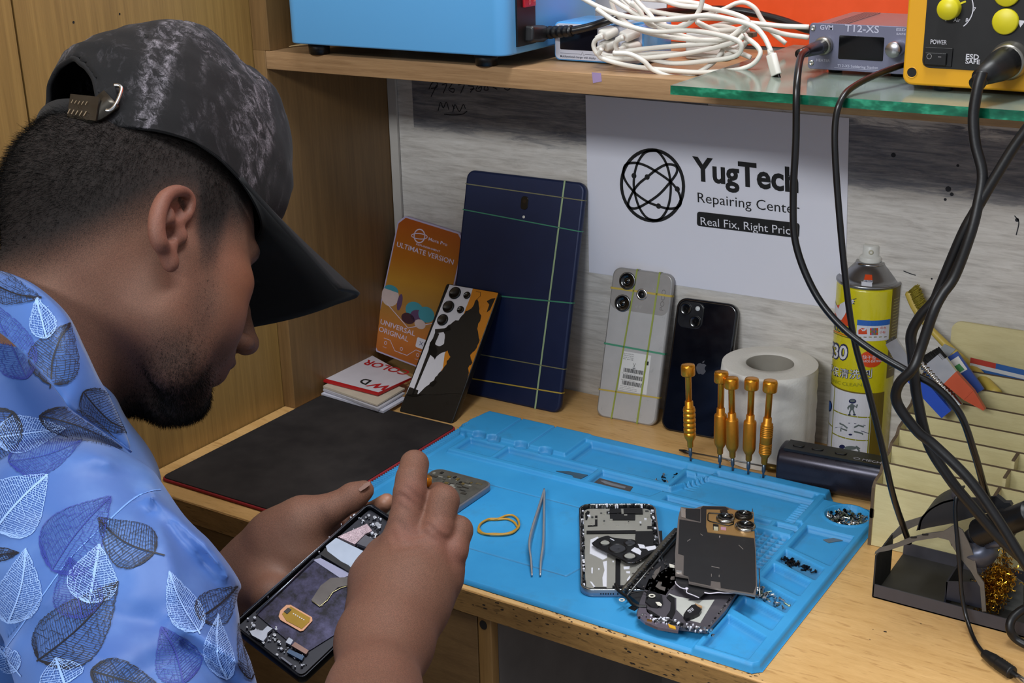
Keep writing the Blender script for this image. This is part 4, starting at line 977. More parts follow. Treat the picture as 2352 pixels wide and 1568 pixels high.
# striped card standing before the back board
ys_ = seq[-1][0]+pit*0.55
p0 = ony(2228, 833, ys_); p1 = ony(2352, 862, ys_); dd = (p1-p0); b = MB(); t_st = thing('striped_card', 'thin red, white and blue card strip lying in the rear organiser slot', 'card', p0)
dd = dd.normalized()
for k, (z0, z1_, a0_, a1_, m_) in enumerate(((0.0, 0.0055, 0, 0.025, 0), (0.0, 0.0055, 0.025, 0.2, 2), (-0.004, 0.0, 0, 0.2, 1), (-0.0265, -0.004, 0, 0.2, 2))):
    q0 = p0+dd*a0_; q1 = p0+dd*a1_
    b.add([(q0.x, q0.y, q0.z+z0), (q1.x, q1.y, q1.z+z0), (q1.x, q1.y, q1.z+z1_), (q0.x, q0.y, q0.z+z1_), (q0.x, q0.y+0.0008, q0.z+z0), (q1.x, q1.y+0.0008, q1.z+z0), (q1.x, q1.y+0.0008, q1.z+z1_), (q0.x, q0.y+0.0008, q0.z+z1_)], [(0, 1, 2, 3), (7, 6, 5, 4), (0, 4, 5, 1), (3, 2, 6, 7), (0, 3, 7, 4), (1, 5, 6, 2)], m_)
b.build('card_body', [mat('red_card', '#b03a2c', 0.5), mat('white_card', '#c8c8c8', 0.5), mat('blue_card', '#2c5c9c', 0.5)], t_st)
# ---- brushes and tools in the organiser
def between(p, y): return ony(*p, y)
yA = seq[5][0]+pit*0.5; yB = seq[5][0]+pit*0.45; y6 = seq[5][0]
def slatbar(b, p0, p1, w0, w1, th, mi=0, nrm=(0, -1, 0.2)):
    d = (p1-p0).normalized(); n = Vector(nrm); a = n.cross(d).normalized(); n = d.cross(a)
    vs = []
    for p, w_ in ((p0, w0), (p1, w1)):
        vs += [tuple(p+a*w_/2+n*th/2), tuple(p-a*w_/2+n*th/2), tuple(p-a*w_/2-n*th/2), tuple(p+a*w_/2-n*th/2)]
    b.add(vs, [(3, 2, 1, 0), (4, 5, 6, 7), (0, 1, 5, 4), (1, 2, 6, 5), (2, 3, 7, 6), (3, 0, 4, 7)], mi)
# blue flat brush
yb1 = seq[4][0]+pit*0.4
e0 = ony(2047, 783, yb1+0.004); e1 = ony(2100, 868, yb1+0.002); e2 = ony(2175, 950, yb1)
t_b1 = thing('flat_brush', 'flat brush with blue handle and wide silver ferrule leaning left', 'brush', e2)
b = MB(); slatbar(b, e0, e1, 0.012, 0.015, 0.005); b.build('ferrule', CHR, t_b1)
b = MB(); slatbar(b, e1-(e1-e0).normalized()*0.002, e2, 0.014, 0.012, 0.0065); b.build('handle', mat('blue_handle', '#1748b4', 0.35), t_b1)
b = MB(); d_ = (e0-e1).normalized(); rs = random.Random(5)
for i in range(160):
    o_ = e0+Vector((0.65, 0, 0.55))*rs.uniform(-0.006, 0.006)+Vector((0, rs.uniform(-0.0015, 0.0015), 0)); b.tube([o_-d_*0.003, o_+d_*rs.uniform(0.0005, 0.003)], 0.0003, seg=3)
o = b.build('bristles', mat('grey_bristle', '#56524c', 0.8), t_b1); o['kind'] = 'stuff'
# spiral steel tube
c0, c1 = ony(2116, 833, yb1+0.006), ony(2205, 932, yb1-0.001)
b = MB(); n_ = 60; pts = [c0.lerp(c1, i/n_) for i in range(n_+1)]
b.tube(pts, 0.004, rr=[0.0040+0.0008*math.sin(i*1.5) if i < 48 else 0.0036 for i in range(n_+1)], seg=16)
tag(b.build('ribbed_steel_tube', CHR), 'ribbed chrome tube leaning in the organiser between the two brushes', 'tool')
# orange brush
o0, o1, o2 = ony(2138, 822, yb1+0.008), ony(2178, 872, yb1+0.004), ony(2262, 940, yb1-0.001)
t_b2 = thing('flat_brush', 'flat brush with orange handle and black bristles in the organiser', 'brush', o2)
b = MB(); slatbar(b, ony(2146, 822, yb1+0.008), ony(2185, 868, yb1+0.004), 0.020, 0.0165, 0.006); b.build('ferrule', CHR, t_b2)
b = MB(); a_ = ony(2184, 866, yb1+0.004); mid_ = a_.lerp(o2, 0.55); slatbar(b, a_, mid_, 0.0165, 0.013, 0.008); slatbar(b, mid_, o2, 0.013, 0.002, 0.007); b.build('handle', mat('orange_handle', '#c0491c', 0.4), t_b2)
b = MB(); d_ = (o0-o1).normalized(); sd_ = Vector((0.75, 0, 0.62)); base = ony(2148, 824, yb1+0.008)
for i in range(420):
    k_ = rs.uniform(-1, 1); o_ = base+sd_*k_*0.0105+Vector((0, rs.uniform(-0.0025, 0.0025), 0)); b.tube([o_-d_*0.004, o_+d_*rs.uniform(0.006, 0.0085)], 0.0004, seg=3)
o = b.build('bristles', mat('black_bristle', '#141110', 0.8), t_b2); o['kind'] = 'stuff'
# blue tube pack
g0, g1 = ony(2180, 818, y6+pit*0.9), ony(2240, 905, y6+pit*0.7)
t_tu = thing('glue_tube', 'blue, white and green flattened tube leaning behind the orange brush', 'tube', g1)
b = MB(); slatbar(b, g0, g1, 0.019, 0.020, 0.004); b.build('tube_body', mat('blue_tube', '#2a4a94', 0.4), t_tu)
b = MB(); gm = g0.lerp(g1, 0.1); gn = g0.lerp(g1, 0.45); sh = Vector((0, -0.0024, 0.0004)); slatbar(b, gm+sh, gn+sh, 0.0165, 0.0165, 0.0005, 0); slatbar(b, g0.lerp(g1, 0.25)+sh*1.3, g0.lerp(g1, 0.42)+sh*1.3, 0.010, 0.012, 0.0005, 1); b.build('tube_print', [WHT, mat('green_print', '#3f8a4a', 0.5)], t_tu)
b = MB(); slatbar(b, ony(2160, 800, y6+pit*0.95), g0, 0.012, 0.019, 0.003); b.build('crimped_end', mat('clear_grey_end', '#8d9194', 0.3), t_tu)
# toothbrush
tb = [ony(2087, 668, WALL-0.014), ony(2103, 705, WALL-0.016), ony(2135, 752, WALL-0.020), ony(2200, 818, WALL-0.030), ony(2235, 848, WALL-0.036), ony(2290, 905, seq[6][0]+0.006)]
t_t = thing('toothbrush', 'yellow bamboo coloured toothbrush leaning on the wall above the organiser', 'brush', tb[-1])
sp = spline(tb, 8); n_ = len(sp); rr = []
for i in range(n_):
    f_ = i/(n_-1); rr.append(0.0048 if f_ < 0.3 else (0.0034+0.0014*min(1, abs(f_-0.42)/0.2) if f_ < 0.75 else 0.0055)); 
rr = [r_*(0.6 if i == 0 else 1) for i, r_ in enumerate(rr)]
b = MB(); b.tube(sp, 0.004, rr=rr, seg=12); b.build('handle', mat('pale_yellow_wood', '#c3a94e', 0.45), t_t)
b = MB(); bd = Vector((0.72, -0.25, 0.65)).normalized()
for i in range(900):
    f_ = rs.uniform(0.0, 0.30); p_ = sp[int(f_*(n_-1))].lerp(sp[int(f_*(n_-1))+1], rs.random())+Vector((0, rs.uniform(-0.004, 0.004), 0))
    b.tube([p_, p_+(bd+Vector((rs.uniform(-.12, .12), rs.uniform(-.12, .12), rs.uniform(-.12, .12))))*rs.uniform(0.011, 0.014)], 0.00022, seg=3)
o = b.build('bristles', mat('yellow_bristle', '#9c8c28', 0.7, var=0.3), t_t); o['kind'] = 'stuff'
# ================================================================ phone parts, tweezers, screws on the mat
def ppoly(b, pts, z, t, mi=0, zf=None):
    """plate with pixel outline at its top surface z+t"""
    P = [onz(*p, z+t) for p in pts]; n = len(P)
    b.add([(p.x, p.y, z) for p in P]+[(p.x, p.y, z+t) for p in P], [tuple(range(n-1, -1, -1)), tuple(range(n, 2*n))]+[(i, (i+1) % n, n+(i+1) % n, n+i) for i in range(n)], mi)
def pdisc(b, px, py, z, prof, mi=0, seg=20, cap=False):
    p = onz(px, py, z); b.lathe(prof, mi, seg, M=Matrix.Translation(p), cap=cap)
ZM = DESK+0.0056
GREYP = mat('grey_inner_plate', '#aaa8a0', 0.35, 0.35); DKM = mat('dark_chassis', '#17171a', 0.4, 0.3); BFILM = mat('black_graphite_film', '#1b1b1e', 0.55); SCRAP = mat('white_scrap', '#dfe0ea', 0.4)
CHAM = mat('scratched_metal', '#6d6f70', 0.3, 0.9, var=0.5, scale=500); BLUES = mat('blue_grey_metal', '#7e93a8', 0.3, 0.7); TANB = mat('tan_board', '#a98661', 0.5); STEELP = mat('steel_plate', '#8f8680', 0.3, 0.7); SOOT = mat('dirty_metal', '#5a564e', 0.4, 0.6, var=0.6, scale=400)
# -- open phone chassis, silver
o_ = mm(309, 17, 5.6); M = frame(o_, mm(374, 55)-mm(309, 17), mm(229, 167)-mm(309, 17)); w, h = 0.0765, 0.168
t_pa = thing('phone_chassis', 'open silver phone chassis with grey inner plate lying left of the dark parts pile', 'phone part', o_)
b = MB(M); b.slab(rrect(w, h, 0.012, 8, w/2, h/2), 0.0, 0.0022, 0.001, 0); b.build('back_plate', BLUES, t_pa)
b = MB(M); outer = rrect(w, h, 0.012, 8, w/2, h/2); inner = rrect(w-0.0045, h-0.0045, 0.010, 8, w/2, h/2); n = len(outer)
vs = [(x, y, 0.0018) for x, y in outer]+[(x, y, 0.0070) for x, y in outer]+[(x+(w/2-x)*0.012, y+(h/2-y)*0.008, 0.0076) for x, y in outer]+[(x, y, 0.0076) for x, y in inner]+[(x, y, 0.003) for x, y in inner]
fs = []; mi_ = []
for r_ in range(4):
    for i in range(n):
        j = (i+1) % n; fs.append((r_*n+i, r_*n+j, (r_+1)*n+j, (r_+1)*n+i)); mi_.append((0, 1, 1, 2)[r_])
b.add(vs, fs, 0, True); b.m = mi_; b.build('side_frame', [BLUES, mat('polished_rim', '#c2c8cc', 0.2, 1.0), mat('chipped_inner_edge', '#2a2a2a', 0.45, 0.5, var=0.8, scale=600)], t_pa)
b = MB(M); b.slab(rrect(w-0.009, h-0.012, 0.008, 5, w/2, h/2-0.001), 0.002, 0.0052, 0.0004); b.build('inner_plate', GREYP, t_pa)
z4 = lambda x, y: (x/4.126+1300, y/4.126+1120)
def loc(px, py, z): return face_pt(M, px, py, z)
def lp(b, pts, z, t, mi=0):
    P = [loc(*z4(*p), z+t) for p in pts]; n = len(P)
    b.add([(x, y, z) for x, y in P]+[(x, y, z+t) for x, y in P], [tuple(range(n, 2*n))]+[(i, (i+1) % n, n+(i+1) % n, n+i) for i in range(n)], mi)
b = MB(M)
lp(b, [(415, 195), (520, 195), (525, 235), (410, 240)], .0052, .0015); lp(b, [(545, 190), (725, 190), (728, 240), (548, 240)], .0052, .0018); lp(b, [(415, 245), (655, 245), (655, 300), (418, 300)], .0052, .0012)
lp(b, [(770, 362), (848, 362), (848, 388), (770, 388)], .0052, .0004); lp(b, [(195, 405), (660, 400), (660, 428), (195, 432)], .0052, .0010); lp(b, [(660, 410), (910, 405), (915, 500), (880, 560), (720, 545), (655, 480)], .0052, .0014)
lp(b, [(470, 668), (515, 668), (515, 920), (468, 925)], .0052, .0010); lp(b, [(275, 262), (298, 262), (298, 360), (205, 365), (205, 355), (275, 350)], .0052, .0006); lp(b, [(265, 938), (385, 940), (385, 948), (265, 946)], .0052, .0004)
lp(b, [(440, 925), (590, 920), (592, 940), (440, 942)], .0052, .0012); lp(b, [(182, 240), (205, 215), (225, 225), (200, 300), (185, 300)], .0052, .0008)
b.build('black_modules', BLK, t_pa)['kind'] = 'stuff'
b = MB(M)
for g in ([(232, 490), (300, 462), (330, 500), (392, 600), (390, 660), (350, 680), (290, 650), (225, 620)], [(350, 700), (388, 690), (385, 935), (350, 930), (345, 850), (365, 780)], [(225, 885), (245, 890), (278, 935), (262, 940)], [(240, 755), (255, 755), (253, 810), (240, 808)],
          [(545, 745), (605, 740), (600, 765), (548, 770)], [(570, 790), (608, 790), (606, 808), (572, 805)], [(575, 870), (608, 825), (610, 880), (590, 895)], [(440, 690), (455, 690), (452, 702), (440, 700)], [(480, 715), (512, 720), (512, 750), (482, 748)],
          [(305, 760), (318, 760), (318, 775), (305, 774)]):
    lp(b, g, .0052, .0004)
b.build('white_scraps', SCRAP, t_pa)['kind'] = 'stuff'
b = MB(M); rs = random.Random(11)
for i in range(240):
    s_ = rs.random(); side = rs.randrange(3)
    if side == 0: x, y = 0.0022+rs.random()*0.002, s_*h*0.92+0.006
    elif side == 1: x, y = w-0.0022-rs.random()*0.0035, 0.05+s_*(h-0.06)
    else: x, y = 0.006+s_*(w-0.012), h-0.002-rs.random()*0.004
    k = rs.uniform(0.0003, 0.0012); b.box(x-k, y-k*1.4, 0.005, x+k, y+k*1.4, 0.0072+rs.random()*0.0008, rs.choice([0, 1, 1, 2]))
for i in range(30):
    x, y = rs.uniform(0.008, w-0.01), rs.uniform(h-0.045, h-0.008); k = rs.uniform(0.001, 0.0035); b.box(x, y, 0.005, x+k, y+k*0.7, 0.0058+rs.random()*0.0008, rs.choice([2, 3, 3, 0]))
o = b.build('broken_edge_bits', [CHAM, DKM, SCRAP, GREYP], t_pa); o['kind'] = 'stuff'
b = MB()
for i in range(6): p = M @ Vector((0.018+i*0.0022, -0.0001, 0.0035)); b.box(p.x-0.0005, p.y-0.0004, p.z-0.0006, p.x+0.0005, p.y+0.0003, p.z+0.0006)
for x in (0.033, 0.047): p = M @ Vector((x, -0.0001, 0.0035)); b.box(p.x-0.0004, p.y-0.0004, p.z-0.001, p.x+0.0004, p.y+0.0003, p.z+0.001)
b.build('speaker_holes', INKB, t_pa)
# camera glass piece on top of it
zD = lambda x, y: (x/4.9+1380, y/4.9+1140)
cz_ = ZM+0.0082
t_cg = thing('camera_cover', 'black camera cover plate with four round openings lying on the silver chassis', 'phone part', onz(1420, 1265, cz_))
b = MB(); ppoly(b, [z4(*p) for p in ((247, 520), (300, 480), (370, 455), (400, 452), (440, 470), (690, 500), (850, 560), (830, 600), (680, 690), (640, 706), (580, 704), (520, 670), (290, 560))], cz_, 0.0016)
b.build('cover_plate', BLK, t_cg)
b = MB()
rim = [onz(*z4(*p), cz_+0.0018) for p in ((247, 522), (290, 562), (520, 672), (580, 706), (640, 708), (680, 692), (830, 602))]
b.tube(spline(rim, 4), 0.0005, seg=6); b.build('polished_edge', mat('polished_black_steel', '#4c4e52', 0.15, 1.0), t_cg)
for px, py, r in ((370, 520, .0048), (490, 572, .0078), (608, 520, .0052), (605, 645, .0056)):
    b = MB(); pdisc(b, *z4(px, py), cz_+0.0016, [(r+0.001, 0), (r+0.0008, 0.0006), (r, 0.0007), (r-0.0006, 0.0001)], 0, 28); pdisc(b, *z4(px, py), cz_+0.0017, [(r-0.0006, 0.00005), (r*0.5, -0.00003), (0, 0.0001)], 1 if px > 400 and py < 600 else 2, 24)
    b.build('lens_ring', [BLK, LENSG, mat('pale_opening', '#9a9a94', 0.5)], t_cg)
b = MB()
for g in ([(615, 590), (650, 562), (690, 575), (715, 600), (705, 635), (640, 605)], [(680, 530), (740, 540), (760, 575), (700, 570)], [(745, 560), (845, 545), (860, 575), (780, 595)], [(415, 480), (425, 478), (460, 495), (455, 500)]):
    ppoly(b, [z4(*p) for p in g], cz_+0.0016, 0.0003)
b.build('torn_sticker', SCRAP, t_cg)['kind'] = 'stuff'
# -- dark phone frame under the pile
zz_ = ZM+0.0005
t_df = thing('phone_shell', 'dark empty phone frame lying slanted under the camera board', 'phone part', onz(1500, 1330, zz_))
b = MB(); ppoly(b, [(1556, 1218), (1572, 1216), (1640, 1250), (1600, 1385), (1560, 1400), (1470, 1385), (1440, 1362)], zz_, 0.006); b.build('frame_plate', BFILM, t_df)
b = MB(); b.tube([onz(1553, 1218, zz_+0.012), onz(1532, 1240, zz_+0.012), onz(1436, 1352, zz_+0.008), onz(1431, 1362, zz_+0.006)], 0.0030, seg=8); b.build('side_rail', SOOT, t_df)
b = MB(); b.tube([onz(1563, 1222, zz_+0.0125), onz(1440, 1368, zz_+0.0075)], 0.0011, seg=6)
rs = random.Random(21)
for i in range(60):
    f_ = rs.random(); p = onz(1553, 1221, zz_+0.0145).lerp(onz(1433, 1358, zz_+0.0095), f_); k = rs.uniform(0.0004, 0.0012); b.box(p.x-k, p.y-k, p.z-k, p.x+k, p.y+k, p.z+k)
o = b.build('rail_contacts', CHAM, t_df); o['kind'] = 'stuff'
# -- display panel, lower
zp = ZM+0.0065
t_dp = thing('display_panel', 'grey backed broken display panel with white patch and small chip, bottom of the parts pile', 'phone part', onz(1560, 1390, zp))
b = MB(); ppoly(b, [(1462, 1408), (1500, 1425), (1560, 1440), (1625, 1448), (1668, 1400), (1715, 1325), (1690, 1300), (1560, 1285), (1490, 1330), (1470, 1380)], zp, 0.0030, 0); b.build('panel', mat('panel_grey', '#57535a', 0.35, 0.3), t_dp)
b = MB(); ppoly(b, [zD(*p) for p in ((850, 1140), (1000, 1170), (1280, 1160), (1120, 1420), (960, 1380), (850, 1270))], zp+0.003, 0.0003, 0); ppoly(b, [zD(*p) for p in ((770, 1090), (850, 1120), (1000, 1150), (980, 1165), (850, 1140), (760, 1100))], zp+0.003, 0.0004, 0)
b.build('white_patch', mat('white_panel_patch', '#b9bab4', 0.4), t_dp)
b = MB(); ppoly(b, [zD(*p) for p in ((510, 1260), (560, 1280), (700, 1370), (920, 1430), (900, 1460), (700, 1420), (520, 1300))], zp+0.003, 0.0008); ppoly(b, [zD(*p) for p in ((770, 1100), (830, 1140), (840, 1290), (800, 1370), (740, 1340), (780, 1280), (790, 1180), (740, 1130))], zp+0.003, 0.0010)
b.build('flex_cable', BLK, t_dp)
b = MB(); ppoly(b, [zD(*p) for p in ((930, 1330), (960, 1280), (1020, 1220), (1060, 1210), (1135, 1270), (1110, 1310), (1050, 1340), (960, 1370))], zp+0.003, 0.0035, 0); ppoly(b, [zD(*p) for p in ((1060, 1200), (1140, 1230), (1140, 1250), (1090, 1235))], zp+0.005, 0.001, 1)
put_text(b, 'M212', onz(*zD(985, 1300), zp+0.0066), onz(*zD(1040, 1262), zp+0.0066), onz(*zD(972, 1284), zp+0.0066), 2, 0.02, 0); put_text(b, 'CE 05', onz(*zD(1000, 1312), zp+0.0066), onz(*zD(1050, 1276), zp+0.0066), onz(*zD(993, 1300), zp+0.0066), 2, 0.0, 0)
b.build('speaker_chip', [BLK, TANB, INKW], t_dp)
b = MB(); ppoly(b, [zD(*p) for p in ((410, 1340), (430, 1250), (500, 1240), (560, 1330), (680, 1360), (740, 1420), (890, 1460), (870, 1510), (640, 1470), (500, 1410))], zp+0.0012, 0.0026, 0)
ppoly(b, [zD(*p) for p in ((755, 1430), (840, 1460), (845, 1490), (770, 1465))], zp+0.004, 0.0008, 1); ppoly(b, [zD(*p) for p in ((520, 1375), (580, 1385), (575, 1400), (520, 1392))], zp+0.004, 0.0006, 2)
b.build('charging_board', [mat('lilac_steel', '#8d8391', 0.3, 0.7), mat('yellow_tape', '#d9a224', 0.4), mat('gold_pad', '#8a6420', 0.35, 0.8)], t_dp)
b = MB()
for i in range(130):
    px, py = rs.choice([(rs.uniform(1465, 1640), 0), (rs.uniform(1505, 1535), 1)]); py = 1410+(px-1465)*0.24+rs.uniform(-7, 7) if py == 0 else rs.uniform(1418, 1430)
    p = onz(px, py, zp+0.004); k = rs.uniform(0.0003, 0.0011); b.box(p.x-k, p.y-k, p.z-0.001, p.x+k, p.y+k, p.z+rs.uniform(0, 0.001), rs.choice([0, 0, 1, 2]))
for i in range(40):
    f_ = rs.random(); p = onz(1622, 1446, zp+0.003).lerp(onz(1714, 1328, zp+0.003), f_); k = rs.uniform(0.0003, 0.0008); b.box(p.x-k, p.y-k, p.z-0.001, p.x+k, p.y+k, p.z+0.0006, rs.choice([0, 1]))
o = b.build('solder_bits', [CHR, DKM, SCRAP], t_dp); o['kind'] = 'stuff'
# -- flex ribbon assembly, dark
zf = ZM+0.0105
t_fx = thing('flex_ribbon', 'tangled black flex ribbon assembly with a small white ring, between chassis and camera board', 'phone part', onz(1480, 1340, zf))
b = MB(); ppoly(b, [zD(*p) for p in ((580, 760), (700, 720), (830, 790), (845, 900), (840, 980), (760, 1060), (730, 1110), (600, 1080), (480, 1040), (380, 1000), (400, 900))], zf-0.002, 0.001)
ppoly(b, [zD(*p) for p in ((520, 1060), (600, 1070), (690, 1110), (700, 1200), (640, 1240), (560, 1230), (500, 1180))], zf-0.0005, 0.0012)
b.build('ribbon_body', mat('black_flex', '#0f0f12', 0.3, coat=0.3), t_fx)
b = MB(); b.tube(spline([onz(*zD(*p), zf) for p in ((165, 985), (200, 1060), (290, 1130), (350, 1200), (430, 1235), (520, 1240))], 6), 0.0016, seg=6); b.tube(spline([onz(*zD(*p), zf+0.002) for p in ((320, 1090), (400, 1075), (480, 1065), (520, 1085), (520, 1130))], 6), 0.0006, seg=5)
ppoly(b, [zD(*p) for p in ((310, 1250), (360, 1215), (430, 1240), (380, 1280))], zf-0.004, 0.0008)
b.build('cable_tails', BLK, t_fx)
b = MB(); c_ = onz(*zD(575, 1118), zf+0.0012); b.lathe([(0.0016, 0), (0.0016, 0.0004), (0.0030, 0.0004), (0.0030, 0), (0.0016, 0)], 0, 24, M=Matrix.Translation(c_), cap=False); c_ = onz(*zD(237, 1165), zf-0.001); b.lathe([(0.0014, 0), (0.0014, 0.0005), (0.0027, 0.0005), (0.0027, 0), (0.0014, 0)], 0, 24, M=Matrix.Translation(c_), cap=False)
ppoly(b, [zD(*p) for p in ((615, 1185), (660, 1185), (690, 1215), (680, 1230), (640, 1220))], zf+0.001, 0.0005); ppoly(b, [zD(*p) for p in ((770, 755), (830, 770), (830, 800), (775, 790))], zf+0.0005, 0.0006)
b.build('white_ring', mat('white_ring_plastic', '#d8d4c8', 0.4), t_fx)
b = MB()
for g in ([(615, 1010), (650, 955), (690, 960), (680, 1010), (730, 1020), (720, 1060), (660, 1040)], [(575, 900), (610, 830), (680, 780), (650, 860), (600, 935)], [(790, 900), (830, 895), (830, 930), (785, 935)]):
    ppoly(b, [zD(*p) for p in g], zf-0.0009, 0.0004)
for i in range(80):
    px, py = zD(rs.uniform(330, 830), rs.uniform(720, 1060)); p = onz(px, py, zf-0.0006); k = rs.uniform(0.0002, 0.0007); b.box(p.x-k, p.y-k, p.z, p.x+k, p.y+k, p.z+0.0006, rs.choice([0, 1, 1]))
o = b.build('ribbon_bits', [mat('grey_flex_patch', '#6a6460', 0.4, 0.3), CHAM], t_fx); o['kind'] = 'stuff'
# -- camera board, top of the pile
zl = ZM+0.018
t_lb = thing('camera_board', 'black film covered phone midplate with three camera lenses on top of the parts pile', 'phone part', onz(1650, 1270, zl))
b = MB(); ppoly(b, [zD(*p) for p in ((900, 118), (1020, 130), (1050, 135), (1150, 103), (1400, 110), (1540, 160), (1710, 170), (1725, 262), (1745, 640), (1760, 1000), (1740, 1110), (1440, 1060), (990, 965), (985, 905), (840, 880), (835, 640), (870, 240))], zl, 0.0018, 0)
b.build('steel_midplate', STEELP, t_lb)
b = MB(); ppoly(b, [zD(*p) for p in ((885, 255), (1125, 295), (1125, 130), (1150, 108), (1400, 115), (1440, 140), (1300, 180), (1190, 200), (1200, 395), (1330, 410), (1725, 468), (1738, 640), (1745, 1000), (1715, 1085), (1350, 1025), (1345, 960), (1240, 945), (1235, 1000), (995, 950), (985, 895), (930, 880), (935, 660), (870, 640))], zl+0.0018, 0.0003, 0)
ppoly(b, [zD(*p) for p in ((955, 135), (1120, 140), (1118, 280), (950, 240))], zl+0.0018, 0.0003, 0); b.build('graphite_film', BFILM, t_lb)
b = MB(); ppoly(b, [zD(*p) for p in ((1190, 145), (1520, 150), (1720, 175), (1730, 462), (1200, 395), (1185, 340))], zl+0.0018, 0.0010, 0); b.build('camera_bracket', mat('copper_tan_plate', '#b18a55', 0.35, 0.5), t_lb)
for px, py, r, kk in ((1400, 262, .0088, 0), (1625, 350, .0100, 0), (1608, 225, .0086, 1)):
    b = MB(); pdisc(b, *zD(px, py), zl+0.0028, [(r, 0), (r, 0.0018), (r*0.92, 0.0032), (r*0.80, 0.0034)], kk, 36); pdisc(b, *zD(px, py), zl+0.0028, [(r*0.80, 0.0034), (r*0.74, 0.0020), (r*0.45, 0.0012), (r*0.4, 0.0008), (0, 0.0009)], 2, 32)
    b.build('camera_lens', [mat('silver_lens_ring', '#b9b5ae', 0.22, 1.0), mat('dark_lens_ring', '#3a3530', 0.3, 0.8), LENSG], t_lb)
b = MB(); b.tube([onz(*zD(*p), zl+0.0032) for p in ((1215, 185), (1300, 190), (1480, 200), (1500, 240), (1490, 310), (1440, 328), (1230, 280), (1205, 265), (1205, 200))], 0.0006, closed=True, seg=6); ppoly(b, [zD(*p) for p in ((1340, 150), (1420, 145), (1430, 185), (1380, 190), (1350, 175))], zl+0.003, 0.0012); ppoly(b, [zD(*p) for p in ((1262, 305), (1325, 315), (1325, 380), (1262, 370))], zl+0.0028, 0.0003)
b.build('bracket_details', BLK, t_lb)
b = MB(); ppoly(b, [zD(*p) for p in ((1270, 335), (1320, 340), (1320, 375), (1272, 368))], zl+0.0030, 0.0012, 0); ppoly(b, [zD(*p) for p in ((1350, 338), (1410, 345), (1410, 375), (1350, 368))], zl+0.0028, 0.0006, 1)
for g in ([(1310, 150), (1335, 148), (1335, 180), (1310, 182)], [(1430, 150), (1455, 148), (1450, 200), (1432, 190)], [(900, 120), (952, 140), (955, 240), (905, 225)], [(850, 825), (910, 835), (910, 860), (850, 850)], [(1332, 440), (1345, 440), (1342, 462), (1332, 460)]):
    ppoly(b, [zD(*p) for p in g], zl+0.0020, 0.0004, 2)
for g in ([(1245, 780), (1335, 800), (1335, 806), (1245, 787)], [(1550, 545), (1558, 545), (1605, 590), (1600, 594)], [(970, 500), (1005, 475), (1010, 480), (975, 505)], [(1120, 415), (1150, 435), (1145, 440), (1125, 425)], [(1242, 868), (1248, 868), (1248, 900), (1242, 900)], [(1328, 880), (1335, 880), (1335, 905), (1328, 905)]):
    ppoly(b, [zD(*p) for p in g], zl+0.0021, 0.0002, 3)
b.build('connector_bits', [mat('pale_connector', '#b9b39a', 0.4), mat('pink_pad', '#b8889a', 0.5), mat('bright_steel_tab', '#c9c5c0', 0.25, 0.8), mat('grey_scratch', '#77706c', 0.5)], t_lb)['kind'] = 'stuff'
b = MB(); b.tube([onz(*zD(1783, 810), zl-0.002), onz(*zD(1789, 1110), zl-0.002)], 0.0006, seg=5); b.tube([onz(*zD(1706, 140), zl+0.002), onz(*zD(1710, 215), zl+0.003)], 0.0006, seg=5); b.build('antenna_wire', CHR, t_lb)['kind'] = 'stuff'
t_tf = thing('torn_film', 'torn black film with white edges hanging out under the camera board', 'phone part', onz(1600, 1360, zl-0.004))
b = MB(); ppoly(b, [zD(*p) for p in ((845, 880), (985, 910), (995, 965), (1440, 1062), (1740, 1110), (1730, 1150), (1560, 1085), (1440, 1090), (1170, 1085), (1105, 1140), (960, 1085), (840, 965))], zl-0.003, 0.0008, 0); b.build('film', BFILM, t_tf)
b = MB(); b.tube(spline([onz(*zD(*p), zl-0.0020) for p in ((838, 955), (850, 985), (900, 1025), (965, 1045), (968, 1080), (1040, 1110), (1105, 1138))], 5), 0.0005, seg=5); b.tube(spline([onz(*zD(*p), zl-0.0020) for p in ((1165, 1080), (1230, 1090), (1330, 1080), (1400, 1085), (1560, 1082))], 5), 0.0006, seg=5); pdisc(b, *zD(967, 1035), zl-0.0018, [(0.0016, 0), (0.0012, 0.0008), (0, 0.001)], 0, 12)
b.build('torn_edge', mat('torn_white_edge', '#d2ccd8', 0.4), t_tf)
# -- opened phone by the right hand
t_p2 = thing('phone_chassis', 'dusty opened phone with exposed circuit board lying beside the right hand', 'phone part', onz(1060, 1150))
o2 = mm(121, 160, 5.6); ux_ = mm(121, 160)-mm(48, 161); Mq = frame(mm(48, 5, 5.6), (1, 0, 0), (0, 1, 0)); w2, h2 = 0.074, 0.152
Mq = frame(mm(48, 10, 5.8), (1, -0.01, 0), (0.01, 1, 0)); b = MB(Mq); b.slab(rrect(w2, h2, 0.011, 6, w2/2, h2/2), 0, 0.0065, 0.0012); b.build('housing', mat('dusty_aluminium', '#86868e', 0.4, 0.6), t_p2)
b = MB(Mq); b.prism(rrect(w2-0.004, h2-0.004, 0.0095, 6, w2/2, h2/2), 0.0064, 0.0068); b.build('board', mat('dusty_board', '#4b4943', 0.6, var=0.5, scale=150), t_p2)
b = MB(Mq)
for i in range(150):
    x, y = rs.uniform(0.004, w2-0.012), rs.uniform(0.02, h2-0.010); kx, ky = rs.uniform(0.001, 0.008), rs.uniform(0.001, 0.005); b.box(x, y, 0.0066, min(x+kx, w2-0.004), y+ky, 0.0070+rs.random()*0.0012, rs.choice([0, 0, 1, 1, 2, 3, 4]))
o = b.build('board_components', [mat('board_dark', '#23211f', 0.5), mat('board_grey', '#6d6a60', 0.4, 0.4), SOOT, mat('board_pale', '#a8a69c', 0.4, 0.4), mat('board_brass', '#8d7a4a', 0.4, 0.6)], t_p2); o['kind'] = 'stuff'
